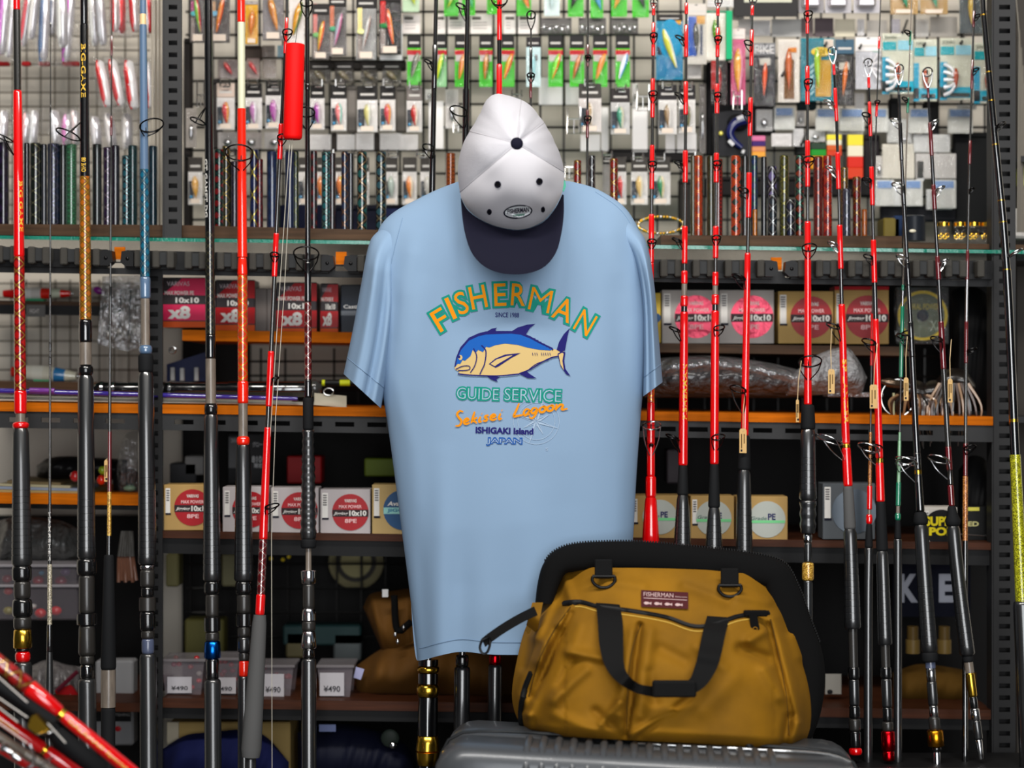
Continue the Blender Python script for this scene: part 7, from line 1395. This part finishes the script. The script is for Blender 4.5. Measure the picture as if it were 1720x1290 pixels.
# feather skirts
C('feather_brown', 66, 40, 24, .4, coat=.4); C('feather_pale', 150, 116, 84, .3, coat=.5); C('feather_dark', 26, 20, 17, .35, coat=.5)
def skirt(cx, cy, spread, label, seed, Y=.235, L=110):
    rnd = random.Random(seed); t = thing('lure_skirt', label, 'lure skirt', P(cx, cy + L, Y), 'feather lure skirts')
    lump('skirt_head', [(cx - 30, cy + 18), (cx - 10, cy), (cx + 18, cy + 2), (cx + 36, cy + 24)], [(cx - 30, cy + 30), (cx - 10, cy + 34), (cx + 18, cy + 36), (cx + 36, cy + 34)], Y + .03, .03, 'feather_dark', t, seed, .003, 16, 8)
    for i in range(13):
        s = (i / 12 - .5) * 2; m_ = 'feather_pale' if i % 4 == 0 else ('feather_brown' if i % 2 else 'feather_dark'); x0 = cx + s*24
        p = [P(x0, cy + 24, Y - .005*rnd.random()), P(x0 + s*spread*.45 + rnd.uniform(-3, 3), cy + L*.5, Y - .012), P(x0 + s*spread*.55 - s*8 + rnd.uniform(-5, 5), cy + L*rnd.uniform(.8, 1.1), Y - .004)]
        MB().tube(curve_pts([tuple(q) for q in p], 10), .0034, 5, r_end=.0008).build('feather_strand', m_, t, smooth=60)
skirt(1602, 620, 46, 'brown feather lure skirt hanging between the wine rod and upright', 11, L=130); skirt(1532, 640, 34, 'dark smoky lure skirt behind the black leaning rod', 12, L=70); skirt(1570, 640, 20, 'small brown feather skirt between the kraft tags', 14, L=110)
t = thing('leader_coil', 'clear leader wire coil with steel head behind the kraft tag', 'leader', P(1500, 700, .24)); MB().tube([P(1508 + 28*math.cos(a), 668 + 31*math.sin(a), .235) for a in [i*math.pi/14 for i in range(28)]], .0011, 5, closed=True).build('coil_wire', 'hook_steel', t, smooth=60); MB().lathe(P(1480, 640, .23), P(1520, 648, .23), [(0, .003), (.3, .008), (.8, .007), (1, .002)], 12).build('leader_head', C('head_steel', 110, 92, 76, .2, metal=.8), t, smooth=50); MB().tube([P(1501, 660, .23), P(1501, 698, .23)], .002, 6).build('pale_stem', gloss((196, 196, 150)), t)
t = thing('black_pouch', 'rounded black pouch standing at the far end of the line boxes', 'pouch', P(1630, 690, .36)); lump('pouch_or_shade_body', [(1598, 490), (1620, 480), (1650, 488), (1672, 520)], [(1598, 690), (1620, 690), (1650, 690), (1672, 690)], .37, .05, C('pouch_black', 14, 14, 15, .6), t, 21, .002)
t = thing('black_pouch', 'low black hood shape beside the copper butt rod', 'pouch', P(1645, 905, .3)); lump('pouch_or_shade_body', [(1610, 790), (1630, 766), (1655, 772), (1672, 820)], [(1610, 905), (1630, 905), (1655, 905), (1672, 905)], .33, .04, 'pouch_black', t, 22, .002)
t = thing('line_case', 'black case with gold lettering beside the slotted upright', 'fishing line case', P(1648, 908, .27), 'boxes of fishing line'); MB().cbox(1618, 850, 1668, 908, .262, .02, 1).build('case_body', flat(16, 16, 16, .4), t); MB().box(1626, 852, 1645, 858, .2612, .0006).build('gold_bar', flat(206, 196, 80), t); text_box('ED', 1626, 876, 1644, 884, lambda x, y: P(x, y, .2608), .03).build('lettering', flat(196, 190, 130), t, fix=False); MB().tube([P(1612, 897, .25), P(1672, 901, .25)], .0013, 6).build('steel_rod', 'hook_steel', t)
# lower right: banner letters, jars, cup
t = thing('cloth_banner', 'navy cloth with large white letters low behind the rods', 'banner', P(1555, 1030, .32)); MB().box(1500, 945, 1630, 1036, .332, .004).build('cloth', flat(18, 20, 34, .8), t)
for i, (s, x0, x1) in enumerate((('K', 1511, 1542), ('E', 1577, 1602))): text_box(s, x0, 964, x1, 1012, lambda x, y: P(x, y, .331), .05).build('lettering', flat(176, 178, 190), t, fix=False)
MB().box(1512, 940, 1528, 945, .331, .001).build('pale_line', flat(120, 116, 96), t)
for i, (x, lab_) in enumerate(((1533, 'dull gold jar between the leaning grips'), (1586, 'dull gold jar behind the wine rod grip'))):
    t = thing('bait_jar', lab_, 'jar', P(x, 1096, .3), 'dull gold jars'); MB().lathe(P(x, 1074, .3), P(x, 1097, .3), [(0, .012), (.1, .0125), (1, .0125)], 16).build('jar_body', flat(104, 84, 44, .35), t, smooth=40); MB().lathe(P(x, 1052, .3), P(x, 1074, .3), [(0, .010), (1, .010)], 16).build('jar_neck', flat(84, 66, 34, .35), t, smooth=40)
t = thing('price_card', 'small grey card with a dark mark behind the butt of the grey grip rod', 'card', P(1399, 1166, .28)); MB().box(1386, 1132, 1413, 1166, .29, .001).build('card_face', flat(150, 146, 138), t); MB().ball(P(1394, 1162, .288), .005, .001, .004).build('dark_mark', 'black_card', t)
t = thing('mustard_bag', 'dark mustard cloth bundle in the shadow behind the leaning grips', 'bag', P(1540, 1190, .34)); lump('bundle_cloth', [(1500, 1130), (1540, 1116), (1590, 1120), (1640, 1130)], [(1500, 1188), (1540, 1190), (1590, 1190), (1640, 1190)], .36, .06, C('deep_mustard', 84, 58, 14, .85), t, 31)
# lower middle bay
t = thing('poster_card', 'black card with grey lettering behind the orange rod grip', 'card', P(415, 810, .4)); MB().box(384, 730, 446, 812, .40, .003).build('card_face', flat(30, 30, 32), t); MB().box(384, 734, 400, 786, .3985, .001).build('grey_block', flat(92, 92, 94), t)
for s, x0, y0, x1, y1 in (('20', 388, 737, 397, 743), ('グロー', 424, 742, 441, 751), ('810', 423, 766, 440, 777), ('限定', 427, 778, 441, 786)): text_box(s, x0, y0, x1, y1, lambda x, y: P(x, y, .397), .02).build('lettering', flat(170, 170, 172), t, fix=False)
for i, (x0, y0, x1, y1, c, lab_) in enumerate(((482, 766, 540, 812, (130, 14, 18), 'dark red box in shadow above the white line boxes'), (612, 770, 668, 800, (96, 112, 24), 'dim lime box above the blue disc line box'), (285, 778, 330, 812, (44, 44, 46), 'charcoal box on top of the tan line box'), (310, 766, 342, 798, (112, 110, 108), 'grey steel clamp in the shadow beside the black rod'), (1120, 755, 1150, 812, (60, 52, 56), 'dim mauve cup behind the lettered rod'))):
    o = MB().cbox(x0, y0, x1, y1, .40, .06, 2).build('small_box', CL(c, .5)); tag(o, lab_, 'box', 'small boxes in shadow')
for i, (x0, x1, ya) in enumerate(((300, 640, 812), (1060, 1330, 830))):
    pass
t = thing('line_spool', 'big round pale spool seen through the low black mesh', 'line spool', P(598, 990, .53)); disc(598, 944, 46, .535, .02, flat(120, 112, 78, .5), 'spool_rim', t); disc(598, 944, 34, .53, .01, flat(40, 36, 30, .5), 'spool_well', t); disc(598, 944, 26, .525, .01, flat(146, 138, 96, .5), 'spool_core', t)
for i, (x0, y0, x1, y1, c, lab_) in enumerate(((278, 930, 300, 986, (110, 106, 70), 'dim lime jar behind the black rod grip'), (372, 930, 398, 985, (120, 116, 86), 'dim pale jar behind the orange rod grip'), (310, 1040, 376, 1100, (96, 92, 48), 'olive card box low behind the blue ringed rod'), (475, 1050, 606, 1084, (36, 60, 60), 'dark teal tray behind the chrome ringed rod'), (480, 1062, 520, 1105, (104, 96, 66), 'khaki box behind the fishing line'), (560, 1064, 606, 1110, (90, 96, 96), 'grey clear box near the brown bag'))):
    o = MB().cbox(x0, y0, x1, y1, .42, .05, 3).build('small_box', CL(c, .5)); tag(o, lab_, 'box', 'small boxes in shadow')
for i, (x, y) in enumerate(((455, 938), (475, 940), (485, 935))):
    o = MB().ball(P(x, y, .4), .004, .004, .004).build('bead', gloss((206, 180, 30))); tag(o, ('yellow bead left of the shiny pair', 'yellow bead in the middle', 'yellow bead nearest the chrome rings')[i], 'bead', 'yellow beads in shadow')
# brown waxed bag in shadow
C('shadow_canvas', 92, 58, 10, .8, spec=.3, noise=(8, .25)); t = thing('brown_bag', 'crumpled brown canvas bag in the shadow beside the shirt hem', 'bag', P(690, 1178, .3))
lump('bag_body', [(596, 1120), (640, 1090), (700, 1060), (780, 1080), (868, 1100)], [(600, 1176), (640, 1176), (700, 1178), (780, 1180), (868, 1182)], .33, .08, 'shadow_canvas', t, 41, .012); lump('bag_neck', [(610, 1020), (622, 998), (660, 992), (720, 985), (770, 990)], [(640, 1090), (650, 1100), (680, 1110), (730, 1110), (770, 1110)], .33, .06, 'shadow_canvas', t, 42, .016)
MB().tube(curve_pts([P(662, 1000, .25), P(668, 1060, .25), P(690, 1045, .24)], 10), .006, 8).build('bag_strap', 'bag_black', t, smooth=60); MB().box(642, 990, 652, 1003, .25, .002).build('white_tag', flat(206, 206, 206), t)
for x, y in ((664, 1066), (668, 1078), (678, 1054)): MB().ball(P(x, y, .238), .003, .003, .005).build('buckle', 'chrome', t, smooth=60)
# clear tubs of red lures with price cards
def tub(x0, x1, y0, y1, tag_r, label, seed, fill=1):
    rnd = random.Random(seed); t = thing('lure_tub', label, 'lure tub', P((x0+x1)/2, y1, .28), 'clear tubs with price cards')
    MB().prism([(x0 - 3, y0 + 8), (x1 + 3, y0 + 8), (x1 - 3, y1), (x0 + 3, y1)], .25, .07).build('tub_body', C('tub_plastic', 150, 140, 146, .2, alpha=.35), t)
    MB().cbox(x0 - 5, y0 + 5, x1 + 5, y0 + 10, .245, .08, 1).build('tub_rim', C('tub_rim', 140, 134, 136, .25, alpha=.6), t)
    if fill:
        for i in range(16):
            c = ((176, 14, 20), (200, 30, 40), (150, 30, 60), (196, 180, 50), (120, 10, 16), (214, 206, 196))[rnd.randrange(6) if i % 2 else 0]
            MB().ball(P(rnd.uniform(x0 + 4, x1 - 4), rnd.uniform(y0 + 2, y1 - 12), .262 + rnd.random()*.03), .0055, .005, .0045, 8, 6).build('small_lure', gloss(c), t, smooth=60)
    a, b, c, d = tag_r; MB().box(a, b, c, d, .243, .001).build('price_card', flat(184, 180, 184), t)
    text_box('¥490', lerp(a, c, .16), lerp(b, d, .56), lerp(a, c, .84), lerp(b, d, .82), lambda x, y: P(x, y, .2415), .01).build('price_lettering', flat(52, 50, 54), t, fix=False)
tub(275, 340, 1102, 1170, (281, 1137, 322, 1164), 'clear tub of red lures with price card beside the slotted upright', 1); tub(352, 398, 1100, 1172, (356, 1138, 396, 1165), 'clear tub of red lures behind the blue ringed rod', 2); tub(436, 490, 1112, 1174, (440, 1132, 477, 1170), 'clear tub of dark red lures behind the fishing line', 3); tub(536, 590, 1112, 1176, (537, 1130, 578, 1169), 'empty looking clear tub with price card past the chrome ringed rod', 4, 0)
t = thing('price_note', 'small pale lilac slip between tub and brown bag', 'card', P(603, 1142, .27)); MB().add([P(x, y, .27) for x, y in ((594, 1138), (606, 1142), (612, 1124), (598, 1120))] + [P(x, y, .271) for x, y in ((594, 1138), (606, 1142), (612, 1124), (598, 1120))], [[0, 1, 2, 3], [7, 6, 5, 4], [0, 4, 5, 1], [1, 5, 6, 2], [2, 6, 7, 3], [3, 7, 4, 0]]).build('slip', flat(170, 170, 206), t)
# bottom row: carton, blue cloths
t = thing('carton', 'plain buff carton on the lowest level behind the rod butts', 'carton', P(380, 1330, .3)); MB().cbox(284, 1213, 488, 1330, .30, .12, 2).build('carton_body', flat(150, 126, 76, .7), t); MB().cbox(280, 1213, 300, 1250, .295, .01, 1).build('carton_flap', flat(170, 160, 140, .7), t)
t = thing('blue_cloth', 'dark blue cloth bundle in front of the buff carton', 'cloth', P(400, 1330, .26)); lump('cloth_body', [(270, 1260), (310, 1236), (350, 1230), (420, 1226), (450, 1240), (485, 1280)], [(270, 1330), (310, 1330), (350, 1330), (420, 1330), (450, 1330), (485, 1330)], .28, .05, C('navy_cloth', 14, 20, 62, .85), t, 51, .008)
t = thing('blue_cloth', 'dark blue package with a pale label on the lowest level', 'cloth', P(600, 1330, .28)); lump('cloth_body', [(500, 1230), (560, 1216), (620, 1224), (680, 1250), (700, 1280)], [(500, 1330), (560, 1330), (620, 1330), (680, 1330), (700, 1330)], .32, .06, C('deep_navy', 12, 15, 34, .6), t, 52, .006); MB().box(536, 1217, 564, 1229, .255, .002).build('pale_label', flat(110, 120, 160), t); MB().ball(P(660, 1252, .25), .007, .004, .006).build('glint_button', 'chrome', t, smooth=60); MB().ball(P(655, 1240, .262), .016, .004, .016, 14, 8).build('grey_patch', flat(44, 52, 46), t, smooth=60)
# left bay, middle board: sheets, black bag, bright lures, clear bag
t = thing('magazine_stack', 'loose printed sheets piled on the left orange board', 'magazine', P(50, 844, .33))
for k in range(4): MB().quad_box([P(-30 + 14*k, 826 - 5*k, .27 + .012*k), P(150 - 16*k, 830 - 5*k, .27 + .012*k), P(150 - 16*k, 826 - 5*k, .27 + .012*k), P(-30 + 14*k, 822 - 5*k, .27 + .012*k)], .15).build('sheet', flat(*((150, 130, 84), (120, 130, 150), (160, 150, 120), (130, 112, 80))[k], .6), t)
t = thing('black_bag', 'crumpled black plastic bag on the left orange board', 'bag', P(95, 815, .4)); lump('bag_film', [(62, 782), (80, 770), (110, 766), (150, 768), (214, 772)], [(62, 800), (80, 808), (110, 806), (150, 806), (214, 806)], .42, .05, C('bin_black', 22, 21, 22, .4), t, 61, .008)
for i, (x, y, c, r, lab_) in enumerate(((126, 800, (190, 34, 34), 9, 'red spinner lure before the black rod grip'), (170, 806, (226, 40, 20), 8, 'bright red cork float by the thin tagged rod'), (172, 790, (150, 180, 30), 7, 'lime float above the red one'))):
    o = MB().lathe(P(x, y - r, .30), P(x, y + r, .30), [(0, .003), (.2, r*S(.3)*.8), (.5, r*S(.3)), (.8, r*S(.3)*.8), (1, .003)], 14).build('small_float', gloss(c), smooth=50); tag(o, lab_, 'float', 'small bright floats on the left board')
t = thing('clear_bag', 'hanging clear bag of dark lures beside the slate blue rod', 'plastic bag', P(215, 840, .35)); lump('bag_film', [(196, 780), (206, 740), (216, 726), (232, 724), (238, 740)], [(196, 832), (206, 836), (216, 838), (232, 838), (238, 838)], .36, .03, 'hazy_plastic', t, 71, .01); MB().ball(P(218, 820, .34), .012, .01, .006).build('green_lure', gloss((150, 180, 150)), t, smooth=60); lump('dark_core', [(190, 800), (206, 790), (220, 786), (236, 796)], [(190, 836), (206, 838), (220, 838), (236, 838)], .37, .02, 'bin_black', t, 72, .004)
# left bay, low: grey bag, two tier lure case, soft bait fan, white tote, red packets
t = thing('plastic_sack', 'dull grey plastic sack in the dark below the left board', 'plastic bag', P(60, 950, .36)); lump('sack_film', [(-20, 880), (30, 868), (100, 874), (136, 890)], [(-20, 948), (30, 950), (100, 950), (136, 948)], .40, .05, C('grey_film', 84, 84, 82, .3, coat=.4, bump=(40, .8, .02)), t, 81, .01)
t = thing('lure_case', 'two tier clear case of red lures low beside the red big game rod', 'lure case', P(60, 1042, .3))
for (y0, y1, x1) in ((950, 982, 128), (984, 1042, 130)):
    MB().cbox(-30, y0, x1, y1, .30, .07, 3).build('clear_tray', C('tray_film', 130, 124, 130, .2, alpha=.32), t); MB().cbox(-30, y0 - 2, x1 + 3, y0 + 3, .296, .08, 1).build('tray_rim', C('tray_rim', 140, 136, 140, .25), t)
for x, y, r, c in ((12, 972, 9, (150, 24, 30)), (64, 975, 10, (170, 20, 34)), (102, 976, 11, (140, 16, 40)), (70, 962, 5, (60, 150, 190)), (110, 960, 9, (90, 60, 110)), (68, 1030, 10, (230, 20, 20)), (94, 1026, 10, (230, 20, 20)), (14, 1026, 9, (140, 130, 40)), (14, 993, 8, (226, 40, 24)), (56, 1018, 6, (226, 220, 214))): MB().ball(P(x, y, .33), r*S(.33), .008, r*.8*S(.33), 12, 8).build('round_lure', gloss(c), t, smooth=60)
t = thing('soft_bait_pack', 'fan of grey pink soft baits hanging low past the thin rod', 'soft bait pack', P(210, 982, .3))
for i in range(6): MB().tube(curve_pts([tuple(P(206 + i*3, 896, .31)), tuple(P(200 + i*4.6, 935, .305)), tuple(P(199 + i*6, 978 - 3*(i % 2), .305))], 8), .0034, 6).build('soft_bait', C('bait_pink', 120, 80, 62, .4, coat=.5), t, smooth=60); MB().tube(curve_pts([tuple(P(206 + i*3, 892, .308)), tuple(P(200 + i*4.6, 935, .302))], 6), .0036, 6).build('bait_head', C('bait_grey', 70, 68, 65, .4), t, smooth=60)
t = thing('tote_bag', 'white cloth bag with black and red print low behind the rods', 'bag', P(195, 1250, .36)); MB().cbox(160, 1110, 224, 1252, .36, .04, 3).build('bag_panel', flat(150, 150, 152, .7), t)
MB().box(160, 1194, 220, 1212, .358, .001).build('black_print', 'black_card', t); text_box('FISHING', 194, 1198, 218, 1203, lambda x, y: P(x, y, .3568)).build('lettering', flat(170, 170, 170), t, fix=False); MB().ball(P(198, 1224, .358), .006, .001, .005).build('red_mark', gloss((190, 20, 30)), t)
t = thing('red_packet', 'crumpled red and white packets low beside the black rod', 'packet', P(110, 1250, .36)); lump('packet_film', [(50, 1120), (80, 1108), (110, 1116), (136, 1120)], [(50, 1200), (80, 1210), (110, 1214), (136, 1214)], .38, .04, C('dull_film', 96, 92, 92, .3, coat=.4, bump=(50, .7, .02)), t, 91, .012)
MB().prism([(92, 1160), (118, 1150), (130, 1168), (98, 1174)], .335, .01).build('red_panel', flat(150, 14, 20, .4), t); MB().tube([P(96, 1160, .33), P(130, 1128, .33)], .004, 6).build('maroon_stick', flat(90, 24, 40, .5), t)
# rod stand base on the right
t = thing('rod_stand', 'low black rod stand base under the leaning butts', 'rod stand', (P(1545, 645, .1).x, .1, 0)); zb = P(1490, 1279, rodY(1278, .145)).z
MB().wbox(P(1415, 0, .1).x, .02, .0, P(1760, 0, .1).x, .185, zb - .004, .006).build('stand_body', 'black_steel', t)
MB().wbox(P(1415, 0, .1).x, .018, zb - .02, P(1760, 0, .1).x, .028, zb + .002, .002).build('stand_lip', 'dark_steel', t)
